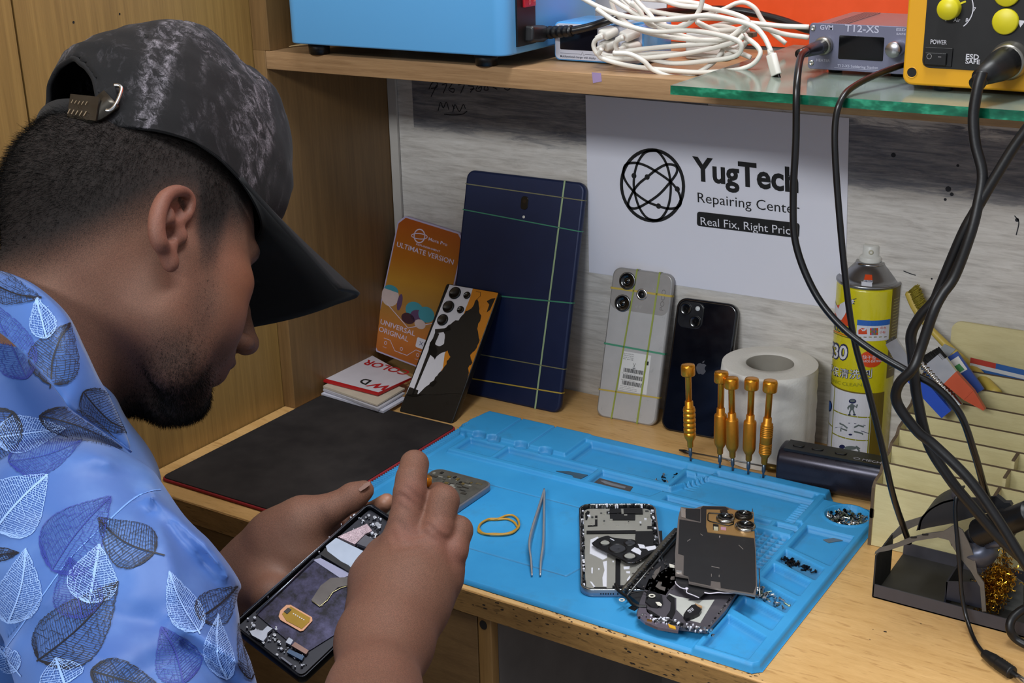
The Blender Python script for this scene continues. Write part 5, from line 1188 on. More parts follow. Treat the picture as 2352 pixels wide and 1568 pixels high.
# -- tweezers
t_tw = thing('tweezers', 'steel precision tweezers lying open on the blue mat', 'tweezers', mm(174, 179, 5))
b = MB(); a_ = mm(174, 179, 8); 
for (mpx, tpx) in (((1218, 1240), (1222, 1321)), ((1249, 1245), (1241, 1321))):
    mid_ = onz(*mpx, ZM+0.008); tip_ = onz(*tpx, ZM+0.002); q_ = onz(mpx[0]*0.4+tpx[0]*0.6+(0 if mpx[0] < 1230 else -1), 1288, ZM+0.005)
    sp = spline([a_, a_.lerp(mid_, 0.35)+Vector((0, 0, 0.001)), mid_, q_, tip_], 8); n_ = len(sp)
    ws = [0.0048 if i < n_*0.2 else 0.0048+0.002*math.sin(math.pi*min(1, (i/n_-0.2)/0.55)) if i < n_*0.75 else max(0.0009, 0.0048*(1-(i/n_-0.75)/0.25)) for i in range(n_)]
    nm = (-0.62, 0.25, 0.75) if mpx[0] < 1230 else (0.62, -0.2, 0.78)
    vs = []; fs = []
    for i, p in enumerate(sp):
        t_ = (sp[min(i+1, n_-1)]-sp[max(i-1, 0)]).normalized(); nn = Vector((0.87, 0.45, 0.2)); nn = (nn-t_*nn.dot(t_)).normalized(); a2 = nn.cross(t_)
        vs += [tuple(p+a2*ws[i]/2+nn*0.0007), tuple(p-a2*ws[i]/2+nn*0.0007), tuple(p-a2*ws[i]/2-nn*0.0007), tuple(p+a2*ws[i]/2-nn*0.0007)]
    for i in range(n_-1):
        for k in range(4): fs.append((4*i+k, 4*i+(k+1) % 4, 4*i+4+(k+1) % 4, 4*i+4+k))
    fs += [(3, 2, 1, 0), tuple(4*(n_-1)+k for k in range(4))]
    b2 = MB(); b2.add(vs, fs, 0, True); b2.build('arm', mat('tweezer_steel', '#b4b6bc', 0.35, 0.6), t_tw)
# -- rubber band on mat
b = MB(); zr = lambda x, y: (x/3.92+940, y/3.92+930)
pts = [onz(*zr(*p), ZM+0.002) for p in ((625, 1100), (650, 1060), (720, 1025), (800, 1022), (870, 995), (930, 992), (975, 1025), (990, 1075), (975, 1110), (925, 1150), (840, 1165), (740, 1165), (660, 1150), (632, 1120))]
b.tube(spline(pts, 6, True), 0.0011, closed=True, seg=6)
pts = [onz(*zr(*p), ZM+0.0012) for p in ((622, 1125), (640, 1075), (700, 1035), (790, 1030), (880, 1025), (940, 1050), (968, 1085), (975, 1105), (930, 1140), (850, 1160), (760, 1158), (680, 1160), (635, 1145))]
b.tube(spline(pts, 6, True), 0.0012, closed=True, seg=6)
tag(b.build('loose_rubber_band', mat('amber_rubber', '#b98a2c', 0.4)), 'amber rubber band doubled into a loop lying on the blue mat', 'rubber band')
# -- blade and metal sheet in the tray
t_rz = thing('razor_blade', 'used rectangular blade lying in the rear mat tray', 'blade', mm(225, 228, 3))
b = MB(); ppoly(b, [zr(*p) for p in ((1655, 700), (1700, 652), (2015, 735), (1975, 790))], DESK+0.0032, 0.0005); b.build('blade', mat('rusty_blade', '#5c5450', 0.45, 0.5, var=0.3, scale=200), t_rz)
b = MB(); ppoly(b, [zr(*p) for p in ((1720, 680), (1760, 680), (1820, 700), (1950, 735), (1940, 750), (1830, 725), (1760, 705))], DESK+0.0037, 0.0001); b.build('blade_slot', mat('slot_grey', '#8d8f94', 0.4, 0.5), t_rz)
b = MB(); ppoly(b, [zr(*p) for p in ((1320, 592), (1440, 595), (1610, 628), (1530, 670), (1490, 672), (1470, 630))], DESK+0.0032, 0.0006)
tag(b.build('metal_offcut', mat('dull_offcut', '#4b6474', 0.4, 0.4)), 'thin blue grey triangular metal scrap in the rear mat tray', 'scrap')
b = MB(); z5 = lambda x, y: (x/2.347+1350, y/2.347+900)
ppoly(b, [z5(*p) for p in ((1268, 795), (1330, 785), (1305, 755), (1375, 800), (1335, 805), (1300, 812))], DESK+0.0028, 0.0006)
tag(b.build('metal_clip', mat('dusty_clip', '#8b8c8a', 0.35, 0.7)), 'small bent metal clip in the pocket before the screw dish', 'clip')
# -- screws
def screw_mesh(name, m, k):
    b = MB(); b.lathe([(0.0, 0.0), (0.0004*k, 0.0004), (0.0005*k, 0.0030*k), (0.0011*k, 0.0031*k), (0.0011*k, 0.0037*k), (0.0, 0.0039*k)], 0, 7, smooth=False)
    me = bpy.data.meshes.new(name); me.from_pydata(b.v, [], b.f); me.materials.append(m); return me
SM = [screw_mesh('tiny_screw', CHR, 1.1), screw_mesh('tiny_screw', mat('black_screw', '#0e0e12', 0.35, 0.5), 1.1), screw_mesh('tiny_screw', mat('brass_green_screw', '#76806a', 0.35, 0.8), 1.0)]
def scatter(n, fn, kinds, label, group):
    for i in range(n):
        p = fn(i); o = bpy.data.objects.new('tiny_screw', SM[rs.choice(kinds)]); COL.objects.link(o); o.location = p
        o.rotation_euler = (math.radians(rs.uniform(60, 120)), 0, rs.uniform(0, 6.28)); o.scale = [rs.uniform(1.2, 1.7)]*3; tag(o, label, 'screw', group)
dc = mm(462, 276)
def fdish(i):
    r = 0.0185*math.sqrt(rs.uniform(0.12, 1)); a = rs.uniform(0, 6.28); return (dc.x+r*math.cos(a), dc.y+r*math.sin(a), DESK+0.0034+0.0040*rs.random()*(1-r/0.02))
scatter(170, fdish, (0, 0, 1, 2), 'tiny screw among the mixed heap in the round dish of the blue mat', 'screws in the round dish')
def fblack(i):
    px, py = (rs.gauss(1822, 12), rs.gauss(1291, 6)) if i < 22 else (rs.uniform(1835, 1870), rs.uniform(1300, 1316)); p = onz(px, py, DESK+0.0042); return p
scatter(30, fblack, (1,), 'tiny black screw in the third pocket of the blue mat', 'black screws in a mat pocket')
def fsil(i):
    px = rs.uniform(1738, 1775) if i < 26 else rs.uniform(1780, 1803); py = 1362+(px-1745)*0.35+rs.uniform(-7, 9) if i < 26 else 1385+rs.uniform(-6, 8); return onz(px, py, DESK+0.0042)
scatter(34, fsil, (0, 0, 2), 'tiny silver screw spilled in the pocket beside the parts pile', 'silver screws in a mat pocket')
def ftray(i): return onz(*((rs.uniform(1505, 1550), rs.uniform(1085, 1115))), DESK+0.0050)
scatter(7, ftray, (1, 0), 'tiny screw stuck on the ribbed corner of the rear mat tray', 'screws in the rear mat tray')
# ================================================================ soldering iron stand
zs_ = lambda x, y: (x/3.212+1980, y/3.212+1080)
yf = onz(*zs_(85, 940)).y; xl_ = onz(*zs_(75, 940)).x
GMET = mat('grey_painted_steel', '#4b494f', 0.5, 0.35, var=0.15, scale=90); DMET = mat('dark_painted_steel', '#26272b', 0.5, 0.3); WORN = mat('worn_grey_steel', '#66635f', 0.45, 0.5, var=0.25, scale=120)
t_ss = thing('soldering_stand', 'grey steel soldering iron stand with tray, in front of the plywood organiser', 'stand', (xl_, yf, DESK))
SD_ = 0.088; hz_ = 0.0135
b = MB(); X1 = xl_+0.20
b.box(xl_, yf, DESK+0.0005, X1, yf+0.0012, DESK+hz_); b.box(xl_, yf+SD_, DESK+0.0005, X1, yf+SD_+0.0012, DESK+hz_); b.box(X1, yf, DESK+0.0005, X1+0.0012, yf+SD_, DESK+hz_); b.build('tray_wall', GMET, t_ss)
b = MB(); b.box(xl_, yf, DESK+0.0004, X1, yf+SD_, DESK+0.0016); b.build('tray_floor', mat('sooty_tray_floor', '#2e2c29', 0.6, 0.2, var=0.4, scale=40), t_ss)
def vplate(b, pts, Y, th, mi=0):
    P = [ony(*zs_(*p), Y) for p in pts]; n = len(P)
    b.add([(p.x, Y, p.z) for p in P]+[(p.x, Y+th, p.z) for p in P], [tuple(range(n)), tuple(range(2*n-1, n-1, -1))]+[(i, n+i, n+(i+1) % n, (i+1) % n) for i in range(n)], mi)
def strap(b, pts, Y, depth, th, mi=0):
    """bent sheet: path in the plane y=Y swept back by depth"""
    P = spline([ony(*zs_(*p), Y) for p in pts], 6); n = len(P); vs = []
    for i, p in enumerate(P):
        t_ = (P[min(i+1, n-1)]-P[max(i-1, 0)]).normalized(); nn = Vector((-t_.z, 0, t_.x))*th/2
        for y in (Y, Y+depth):
            vs += [(p.x+nn.x, y, p.z+nn.z), (p.x-nn.x, y, p.z-nn.z)]
    fs = []
    for i in range(n-1):
        a = 4*i; fs += [(a, a+2, a+6, a+4), (a+1, a+5, a+7, a+3), (a, a+4, a+5, a+1), (a+2, a+3, a+7, a+6)]
    fs += [(0, 1, 3, 2), (4*n-4, 4*n-2, 4*n-1, 4*n-3)]
    b.add(vs, fs, mi)
# left wall of the stand and the two swept side arms
b = MB(); vl = [(xl_, yf, DESK+0.001), (xl_, yf+SD_, DESK+0.001)]
zt = ony(*zs_(85, 625), yf).z
b.box(xl_-0.0006, yf, DESK+0.001, xl_+0.0008, yf+SD_*0.55, zt); b.build('end_plate', DMET, t_ss)
b = MB(); vplate(b, [(92, 622), (96, 600), (130, 572), (250, 540), (340, 500), (480, 465), (600, 450), (680, 400), (740, 440), (790, 540), (830, 640), (850, 760), (900, 830), (915, 1040), (885, 1040), (870, 860), (800, 740), (735, 660), (690, 600), (640, 515), (560, 495), (400, 520), (330, 545), (200, 590), (120, 605)], yf+0.0008, 0.0014); b.build('front_arm', WORN, t_ss)
b = MB(); vplate(b, [(160, 545), (200, 490), (300, 385), (430, 345), (560, 330), (680, 360), (680, 395), (560, 380), (430, 395), (350, 430), (240, 500), (170, 550)], yf+0.045, 0.0014); b.build('rear_arm', WORN, t_ss)
b = MB()
for p in ((380, 493), (465, 473)):
    q = ony(*zs_(*p), yf+0.0002); b.slab(rrect(0.0055, 0.0018, 0.0008, 3), -0.0001, 0.0002, 0.00005, M=frame(q, (1, 0, 0.28), (0, 0, 1)))
b.build('arm_slots', INKB, t_ss)
# curved dark hood
b = MB(); strap(b, [(420, 440), (440, 360), (500, 290), (590, 240), (690, 215)], yf+0.018, 0.030, 0.0016); 
vplate(b, [(400, 445), (430, 350), (490, 290), (580, 235), (690, 200), (850, 205), (990, 190), (1000, 310), (900, 315), (800, 350), (640, 395), (480, 425)], yf+0.018, 0.0016)
vplate(b, [(960, 230), (990, 190), (1040, 230), (1050, 240), (1090, 240), (1105, 265), (1090, 290), (1055, 290), (1030, 330), (990, 320)], yf+0.016, 0.006)
b.build('hood', DMET, t_ss)
b = MB(); q = ony(*zs_(695, 190), yf+0.014); b.tube([q, q+Vector((0, 0.006, 0))], 0.0042, seg=16); b.build('cable_hook', GMET, t_ss)
# inner box and iron holder cup
b = MB(); vplate(b, [(620, 820), (850, 825), (885, 850), (890, 1020), (615, 950)], yf+0.006, 0.0014); q = ony(*zs_(620, 820), yf+0.006); b.box(q.x, yf+0.006, DESK+0.002, q.x+0.0014, yf+0.06, q.z); b.build('wool_box', mat('blue_grey_steel', '#2b2d38', 0.45, 0.4), t_ss)
b = MB(); q0 = ony(*zs_(835, 540), yf+0.012); q1 = ony(*zs_(900, 640), yf+0.022); b.tube([q0+(q0-q1)*0.15, q0, q0.lerp(q1, 0.6), q1], 0.01, rr=[0.009, 0.0145, 0.0165, 0.011], seg=24); b.tube([ony(*zs_(915, 560), yf+0.004), ony(*zs_(1000, 535), yf+0.002), ony(*zs_(1060, 510), yf+0.002)], 0.004, rr=[0.002, 0.0042, 0.004], seg=10); b.build('holder_cup', mat('blue_grey_cup', '#4e5260', 0.35, 0.6), t_ss)
b = MB(); vplate(b, [(1040, 560), (1075, 640), (1085, 760), (1190, 830), (1190, 1110), (910, 1050), (915, 1000), (1000, 930), (1060, 800), (1030, 660)], yf+0.036, 0.0012); b.build('rear_plate', mat('stained_grey_plate', '#5f5f5b', 0.4, 0.4, var=0.4, scale=60), t_ss)
# brass wool
qc = ony(*zs_(985, 840), yf+0.022); b = MB(); rs = random.Random(4)
for i in range(1900):
    u_, v_ = rs.gauss(0, 0.33), rs.gauss(0, 0.40); c_ = qc+Vector((u_*0.018+v_*0.006, rs.uniform(-0.010, 0.006), v_*0.030)); pts = []
    a0 = rs.uniform(0, 6.28); ax = Vector((rs.gauss(0, 1), rs.gauss(0, 1), rs.gauss(0, 1))).normalized(); e1 = ax.orthogonal().normalized(); e2 = ax.cross(e1)
    for k in range(5): a = a0+k*0.8; pts.append(c_+(e1*math.cos(a)+e2*math.sin(a))*0.0019+ax*k*0.0004)
    b.ribbon(pts, tuple(ax), 0.0007)
o = b.build('brass_wool', mat('brass_wool_metal', '#b58a2c', 0.25, 1.0)); tag(o, 'clump of curly brass tip cleaning wool in the soldering stand', 'brass wool'); o['kind'] = 'stuff'
# iron handle
i0 = ony(*zs_(850, 470), yf+0.014); i1 = ony(*zs_(1250, 310), yf-0.006); t_ir = thing('soldering_iron', 'black soldering iron handle resting in the grey stand', 'soldering iron', i0)
n_ = 46; pts = [i0.lerp(i1, i/n_) for i in range(n_+1)]; b = MB(); b.tube(pts, 0.01, rr=[(0.0115+0.0009*(i % 2))*(0.8 if i < 2 else 1) if i < 26 else 0.0108 for i in range(n_+1)], seg=24); b.build('grip', RUB, t_ir)
b = MB(); d_ = (i0-i1).normalized(); b.tube([i0-d_*0.002, i0+d_*0.010, i0+d_*0.03], 0.005, rr=[0.0085, 0.006, 0.003], seg=16); b.build('collar', mat('iron_collar', '#3a3b40', 0.4, 0.7), t_ir)
# ================================================================ hanging cables
def cable(name, label, pts, r, m=RUB, n=10, cat='cable', group=None, seg=10):
    b = MB(); b.tube(spline(pts, n), r, seg=seg); o = b.build(name, m); tag(o, label, cat, group); return o
def ypath(px, Ys):
    n = len(px); out = []
    for i, p in enumerate(px):
        f_ = i/(n-1)*(len(Ys)-1); k = min(int(f_), len(Ys)-2); y = Ys[k]+(Ys[k+1]-Ys[k])*(f_-k); out.append(ony(*p, y))
    return out
CBL = mat('glossy_black_cable', '#0d0d0f', 0.3, spec=0.6)
cable('instrument_cable', 'thin black cable from the small grey station, curving right to the stand', ypath([(1852, 118), (1838, 135), (1830, 200), (1828, 320), (1822, 450), (1828, 560), (1868, 665), (1925, 742), (2000, 802), (2090, 855), (2150, 888), (2205, 950), (2238, 1040), (2258, 1110), (2274, 1160)], [1.072, 1.052, 1.026, 1.022, 1.020, 1.016, 1.012, 1.008, 1.006, 1.006, 1.008, 1.012, 1.020, 1.030, 1.045]), 0.0030, CBL)
cable('instrument_cable', 'thin black cable from the knob side of the grey station falling straight to the stand', ypath([(2110, 138), (2050, 157), (1975, 190), (1935, 225), (1918, 290), (1922, 420), (1942, 640), (1962, 780), (1995, 900), (2025, 1020), (2052, 1140), (2088, 1246)], [1.135, 1.095, 1.055, 1.027, 1.020, 1.016, 1.012, 1.012, 1.012, 1.016, 1.022, 1.05]), 0.0027, CBL)
cable('instrument_cable', 'thick black cable from the yellow station looping beside the can', ypath([(2256, 165), (2246, 200), (2236, 265), (2240, 330), (2256, 400), (2246, 470), (2228, 540), (2193, 633), (2164, 676), (2143, 718), (2114, 804), (2096, 847), (2064, 883), (2061, 926), (2107, 990), (2146, 1022), (2225, 1100), (2290, 1190), (2352, 1290), (2400, 1360)], [1.024, 1.012, 0.99, 0.97, 0.98, 0.97]), 0.0042, RUB)
cable('instrument_cable', 'thick black cable entering from the right edge and crossing to the iron', [ony(2700, 60, 1.085), ony(2640, 75, 1.05)]+ypath([(2480, 150), (2352, 305), (2290, 400), (2240, 485), (2210, 540), (2160, 658), (2146, 690), (2114, 726), (2093, 768), (2096, 818), (2100, 861), (2107, 915), (2132, 1018), (2182, 1100), (2235, 1165), (2300, 1240), (2380, 1310)], [1.02, 1.005, 1.0, 1.0, 1.0, 1.01]), 0.0043, RUB)
pl_ = ypath([(2197, 1140), (2194, 1170), (2198, 1230), (2204, 1300), (2210, 1370)], [yf+0.006, yf-0.006]); pl_ += [onz(2222, 1425, DESK+0.010), onz(2240, 1472, DESK+0.003), onz(2262, 1503, DESK+0.0045)]
t_dc = thing('power_lead', 'thin black lead with barrel plug lying on the bench in front of the stand', 'cable', pl_[-1])
b = MB(); b.tube(spline(pl_, 8), 0.0018, seg=8); b.build('lead', CBL, t_dc)
q0, q1, q2 = onz(2260, 1500, DESK+0.0055), onz(2325, 1545, DESK+0.0055), onz(2375, 1580, DESK+0.0055)
n_ = 24; b = MB(); b.tube([q0.lerp(q1, i/n_) for i in range(n_+1)], 0.004, rr=[0.0036+0.0016*min(1, i/8)+(0.0004*(i % 2) if i > 12 else 0) for i in range(n_+1)], seg=16); b.build('plug_body', RUB, t_dc)
b = MB(); b.tube([q1, q2], 0.0026, seg=14); b.build('barrel_contact', CHR, t_dc)
cable('cable_loop', 'black cable loop at the right edge in front of the stand tray', [onz(2390, 1385, DESK+0.03), onz(2352, 1398, DESK+0.03), onz(2325, 1420, DESK+0.024), onz(2320, 1445, DESK+0.016), onz(2335, 1468, DESK+0.008), onz(2375, 1490, DESK+0.005)], 0.0036, RUB)
# ================================================================ equipment on the shelf
GZ = SHZ1+0.0080
gl = onz(1540, 196, GZ); gy = gl.y; 
b = MB(); gx1 = 0.9
gb = onz(1853, 92, GZ); vs = [(gl.x, gy, SHZ1+0.0003), (gx1, gy, SHZ1+0.0003), (gx1, WALL-0.012, SHZ1+0.0003), (gl.x, WALL-0.012, SHZ1+0.0003)]
vs += [(x, y, GZ) for x, y, _ in vs]
b.add(vs, [(3, 2, 1, 0), (4, 5, 6, 7)], 0); b.add(vs, [(0, 1, 5, 4), (1, 2, 6, 5), (2, 3, 7, 6), (3, 0, 4, 7)], 1)
tg = NT('clear_glass'); GL = tg.out('#b4c6ba', 0.12, 0, Transmission_Weight=0.72, IOR=1.2)
tg2 = NT('green_glass_edge'); f_ = tg2.noise(tg2.mapping(scale=(1, 1, 2)), 45, 3); GE = tg2.out(tg2.ramp(f_, [(0.35, '#0b4a37'), (0.55, '#17694e'), (0.75, '#3fae86')]), 0.08)
me_b = b; 
# merge duplicate corners so the sheet is one closed solid
o = b.build('glass_sheet', [GL, GE]); bmx = bmesh.new(); bmx.from_mesh(o.data); bmesh.ops.remove_doubles(bmx, verts=bmx.verts, dist=1e-6); bmesh.ops.recalc_face_normals(bmx, faces=bmx.faces); bmx.to_mesh(o.data); bmx.free()
tag(o, 'green edged glass sheet lying on the right part of the shelf', 'glass')
# blue machine
z0 = SHZ1+0.013; fl = onz(677, 96, z0); fr = onz(1148, 131, z0)
t_bm = thing('instrument_box', 'large light blue metal instrument box at the left of the shelf', 'machine', (fl.x, fr.y, SHZ1))
BLUEP = mat('light_blue_paint', '#5da6de', 0.35, var=0.03, scale=6, coat=0.15)
y0b = fr.y; x0b = fl.x; x1b = fr.x+0.006
b = MB(); b.slab(rrect(x1b-x0b, 0.19, 0.014, 8, (x0b+x1b)/2, y0b+0.095), z0, z0+0.19, 0.002); b.build('casing', BLUEP, t_bm)
for x in (x0b+0.024, onz(1163, 145, SHZ1).x-0.01):
    b = MB(); b.lathe([(0.011, SHZ1+0.0004), (0.012, z0)], 0, 20, M=Matrix.Translation((x, y0b+0.024, 0))); b.build('foot', BLK, t_bm)
XR = x1b+0.0008
def onside(px, py): return onx(px, py, XR)
s0, s1 = onside(1186, 60), onside(1228, 60); zt_, zb__ = z0+0.12, onside(1205, 104).z
b = MB(); b.box(XR-0.001, s0.y, zb__, XR+0.0012, s1.y, zt_); b.build('socket_plate', BLK, t_bm)
r0_, r1_ = onside(1198, 14), onside(1226, 14); zr0 = onside(1210, 15).z
b = MB(); b.box(XR+0.001, r0_.y, zr0, XR+0.0040, r1_.y-0.002, zr0+0.024, bev=0.0005)
rk = b.build('rocker_switch', mat('red_switch', '#b0202c', 0.3), t_bm)
b = MB(); cm = Vector((XR+0.0043, (r0_.y*0.62+r1_.y*0.38), zr0+0.0045)); b.ribbon([cm+Vector((0, 0.0016*math.cos(a), 0.0022*math.sin(a))) for a in [i*math.pi/8 for i in range(16)]], (1, 0, 0), 0.0005, closed=True); b.box(XR+0.004, r1_.y-0.0065, zr0+0.0043, XR+0.0043, r1_.y-0.003, zr0+0.0050); b.build('switch_mark', mat('pale_red_mark', '#d98a8a', 0.4), rk)
# mains plug and cable
p_ = [onside(1205, 78), ony(1245, 76, 1.165), ony(1275, 77, 1.16)]
t_pl = thing('mains_plug', 'black mains plug pushed into the side of the light blue machine, its cable leading right', 'plug', p_[0])
b = MB(); d_ = (p_[1]-p_[0]).normalized(); Mx = frame(p_[0], Vector((0, 0, 1)).cross(d_), (0, 0, 1)); L_ = (p_[1]-p_[0]).length
sy_ = Vector((0, 0, 1)); sx_ = sy_.cross(d_).normalized(); Mx = Matrix.Identity(4)
for i in range(3): Mx[i][0] = sx_[i]; Mx[i][1] = sx_.cross(d_)[i]*-1; Mx[i][2] = d_[i]; Mx[i][3] = p_[0][i]
b = MB(Mx); b.slab(rrect(0.020, 0.0165, 0.004, 4), 0, L_*0.8, 0.0025); b.slab(rrect(0.013, 0.012, 0.005, 5), L_*0.7, L_+0.004, 0.002); b.build('plug_body', mat('black_plug', '#141518', 0.38), t_pl)
b = MB(); q = p_[1]; e_ = ony(1312, 71, 1.155); n_ = 22; b.tube([q.lerp(e_, i/n_) for i in range(n_+1)], 0.004, rr=[0.0058-0.0012*i/n_+(0.0011 if (i//2) % 2 else 0) for i in range(n_+1)], seg=16); b.build('strain_relief', RUB, t_pl)
b = MB(); b.tube(spline([e_, ony(1360, 60, 1.16), ony(1425, 40, 1.17), ony(1520, 28, 1.24), ony(1620, 22, 1.29), ony(1700, 25, 1.295), ony(1790, 45, 1.295), ony(1850, 66, 1.29), ony(1900, 75, 1.285)], 8), 0.0040, seg=12); b.build('cord', CBL, t_pl)
# charger
zc0 = SHZ1+0.0010; cl_ = onz(1283, 138, zc0); cr_ = onz(1480, 150, zc0); yC = cl_.y; hC = ony(1290, 50, yC).z-zc0
x0c_, x1c_ = ony(1273, 90, yC).x, ony(1478, 90, yC).x; wC = x1c_-x0c_
t_ch = thing('usb_charger', 'white fronted blue multi port charger box under the white cables', 'charger', (x0c_, yC, zc0))
MC_ = Matrix(((1, 0, 0, x0c_), (0, 0, -1, yC), (0, 1, 0, zc0), (0, 0, 0, 1)))
b = MB(MC_); b.slab(rrect(wC, hC, 0.006, 6, wC/2, hC/2), -0.062, 0.0, 0.0012); b.build('casing', mat('glossy_blue_casing', '#4f9cdc', 0.15, coat=0.5), t_ch)
b = MB(MC_); b.slab(rrect(wC-0.003, hC-0.003, 0.005, 6, wC/2, hC/2), -0.0005, 0.0006, 0.0002); b.build('front_panel', mat('pale_front_panel', '#c3c6d4', 0.35, var=0.02), t_ch)
q0, q1 = face_pt(MC_, 1286, 60, .0008), face_pt(MC_, 1372, 118, .0008)
b = MB(MC_); b.slab(rrect(q1[0]-q0[0], q0[1]-q1[1], 0.001, 2, (q0[0]+q1[0])/2, (q0[1]+q1[1])/2), 0.0004, 0.0009, 0.0001); b.build('display_window', mat('dark_display', '#12121a', 0.1), t_ch)
b = MB(MC_); q = face_pt(MC_, 1287, 131, .0008); q2 = face_pt(MC_, 1368, 135, .0008); put_text2(b, 'Multifunctional charger with display', q[0], q[1], q2[0]-q[0], 0.0022, bold=0.008, z=0.0008)
q = face_pt(MC_, 1412, 62, .0008); put_text2(b, 'OUTPUT', q[0], q[1], 0.012, 0.0020, bold=0.01, z=0.0008); q = face_pt(MC_, 1292, 64, .0008); put_text2(b, 'As fast as lightning', q[0], q[1]-0.0003, 0.038, 0.0030, bold=0.01, z=0.0008)
q = face_pt(MC_, 1287, 121.5, .0008); q2 = face_pt(MC_, 1372, 126, .0008); b.ribbon([(q[0], q[1], .0008), (q[0]+0.022, q[1], .0008), (q[0]+0.024, q[1]-.001, .0008), (q[0]+0.0255, q[1]+.0022, .0008), (q[0]+0.027, q[1]-.001, .0008), (q[0]+0.029, q[1], .0008), (q2[0], q[1], .0008)], (0, 0, 1), 0.0003)
b.build('panel_lettering', mat('dark_grey_ink', '#3a3c48', 0.5), t_ch)
USB = mat('usb_white', '#dcd9d0', 0.42, var=0.03, scale=30)
for k, (a, c_) in enumerate((((1412, 68), (1378, 84)), ((1462, 72), (1425, 88)), ((1412, 98), (1380, 110)), ((1464, 102), (1430, 112)))):
    p0 = ony(*a, yC-0.001); p1 = ony(*c_, yC-0.016); d_ = (p1-p0).normalized(); Mp = frame(p0, Vector((1, 0, 0.1)), (0, 0, 1)); sx_ = Vector((1, 0, 0)); sx_ = (sx_-d_*sx_.dot(d_)).normalized(); sy_ = d_.cross(sx_)
    Mp = Matrix.Identity(4)
    for i in range(3): Mp[i][0] = sx_[i]; Mp[i][1] = sy_[i]; Mp[i][2] = d_[i]; Mp[i][3] = p0[i]
    t_u = thing('usb_plug', ['white usb plug in the upper left charger port', 'white usb plug in the upper right charger port', 'white usb plug in the lower left charger port', 'white usb plug in the lower right charger port'][k], 'plug', p0, 'usb plugs in the charger')
    L_ = (p1-p0).length; b = MB(Mp); b.slab(rrect(0.0155, 0.0085, 0.0035, 5), -0.0, L_*0.85, 0.002); b.build('plug_shell', USB, t_u)
    b = MB(Mp); b.lathe([(0.0036, L_*0.8), (0.0030, L_*1.0), (0.0024, L_*1.25)], 0, 14); b.build('strain_sleeve', USB, t_u)
# white cables
WC = [('white usb cable from the upper left port running along the bottom of the tangle', [(1385, 84), (1368, 92), (1364, 108), (1378, 128), (1420, 136), (1480, 133), (1560, 125), (1640, 110), (1690, 95), (1708, 80)], 1.135, 1.14),
      ('white usb cable from the upper right port looping low across the charger', [(1432, 86), (1415, 96), (1416, 112), (1430, 118), (1480, 112), (1560, 105), (1640, 98), (1700, 75), (1722, 55)], 1.13, 1.15),
      ('white cable making the widest low loop over the glass corner', [(1408, 122), (1445, 124), (1478, 140), (1500, 160), (1545, 176), (1590, 172), (1630, 150), (1652, 128), (1660, 115)], 1.12, 1.15),
      ('white cable ending in the hanging usb c plug', [(1330, -8), (1380, 18), (1440, 38), (1500, 46), (1560, 42), (1620, 36), (1680, 45), (1730, 60), (1755, 85), (1772, 120)], 1.14, 1.115),
      ('white cable sweeping from the top left down to the right behind the plug', [(1400, -8), (1415, 30), (1450, 60), (1500, 78), (1560, 88), (1620, 92), (1670, 88), (1700, 68), (1720, 52)], 1.15, 1.14),
      ('white cable looping round the far right of the tangle', [(1382, 112), (1376, 128), (1400, 140), (1450, 152), (1520, 160), (1600, 166), (1680, 162), (1725, 150), (1746, 125), (1738, 105), (1710, 85), (1690, 80)], 1.125, 1.15),
      ('white cable arching up over the orange banner', [(1560, 60), (1610, 40), (1660, 22), (1690, 8), (1712, 6), (1735, 20), (1750, 45), (1775, 75), (1805, 100)], 1.24, 1.26),
      ('white cable leading right to the grey station, upper one', [(1420, -8), (1460, 30), (1490, 42), (1560, 45), (1640, 42), (1720, 52), (1800, 60), (1858, 62)], 1.17, 1.2),
      ('white cable leading right to the grey station, lower one', [(1640, 60), (1700, 50), (1760, 66), (1800, 78), (1858, 86)], 1.19, 1.22),
      ('white cable dropping from the top edge into the tangle', [(1615, -8), (1608, 20), (1592, 45), (1570, 60), (1540, 62), (1510, 52), (1490, 30), (1470, 10), (1455, -8)], 1.13, 1.14),
      ('white cable curving through the upper middle of the tangle', [(1430, -8), (1460, 15), (1520, 30), (1590, 38), (1640, 26), (1600, 8), (1540, 2), (1480, -2), (1450, -8)], 1.16, 1.17),
      ('white cable with a short bend over the charger corner', [(1410, 118), (1450, 125), (1520, 122), (1600, 126), (1660, 128), (1700, 112), (1715, 90), (1700, 72), (1660, 60), (1620, 62), (1600, 50)], 1.14, 1.17),
      ('white cable running back behind the tangle to the wall', [(1600, 50), (1640, 68), (1690, 78), (1722, 90), (1700, 105), (1668, 118)], 1.15, 1.19),
      ('white cable forming a wide flat loop across the charger top', [(1370, 20), (1420, 52), (1500, 72), (1580, 70), (1650, 80), (1700, 98), (1690, 128), (1620, 140), (1540, 145), (1460, 128), (1400, 128), (1372, 118)], 1.128, 1.145),
      ('white cable crossing the tangle from upper left to lower right', [(1395, -8), (1440, 20), (1500, 55), (1560, 80), (1630, 98), (1690, 118), (1725, 132)], 1.145, 1.15),
      ('white cable looping along the top edge of the tangle', [(1500, -8), (1560, 12), (1620, 18), (1680, 30), (1718, 48), (1700, 66), (1640, 70)], 1.16, 1.16),
      ('white cable diving from the top left over the charger', [(1450, 5), (1470, 25), (1480, 45), (1500, 60), (1530, 56)], 1.145, 1.15)]
for lab, px, ya, yb_ in WC:
    cable('white_cable', lab, ypath(px, [ya, yb_]), 0.0023, USB, 8, 'cable', 'white charging cables on the shelf', 8)
p0, p1 = ony(1768, 112, 1.116), ony(1782, 168, 1.112); t_uc = thing('usb_plug', 'white usb c plug hanging over the glass sheet at the end of its cable', 'plug', p1)
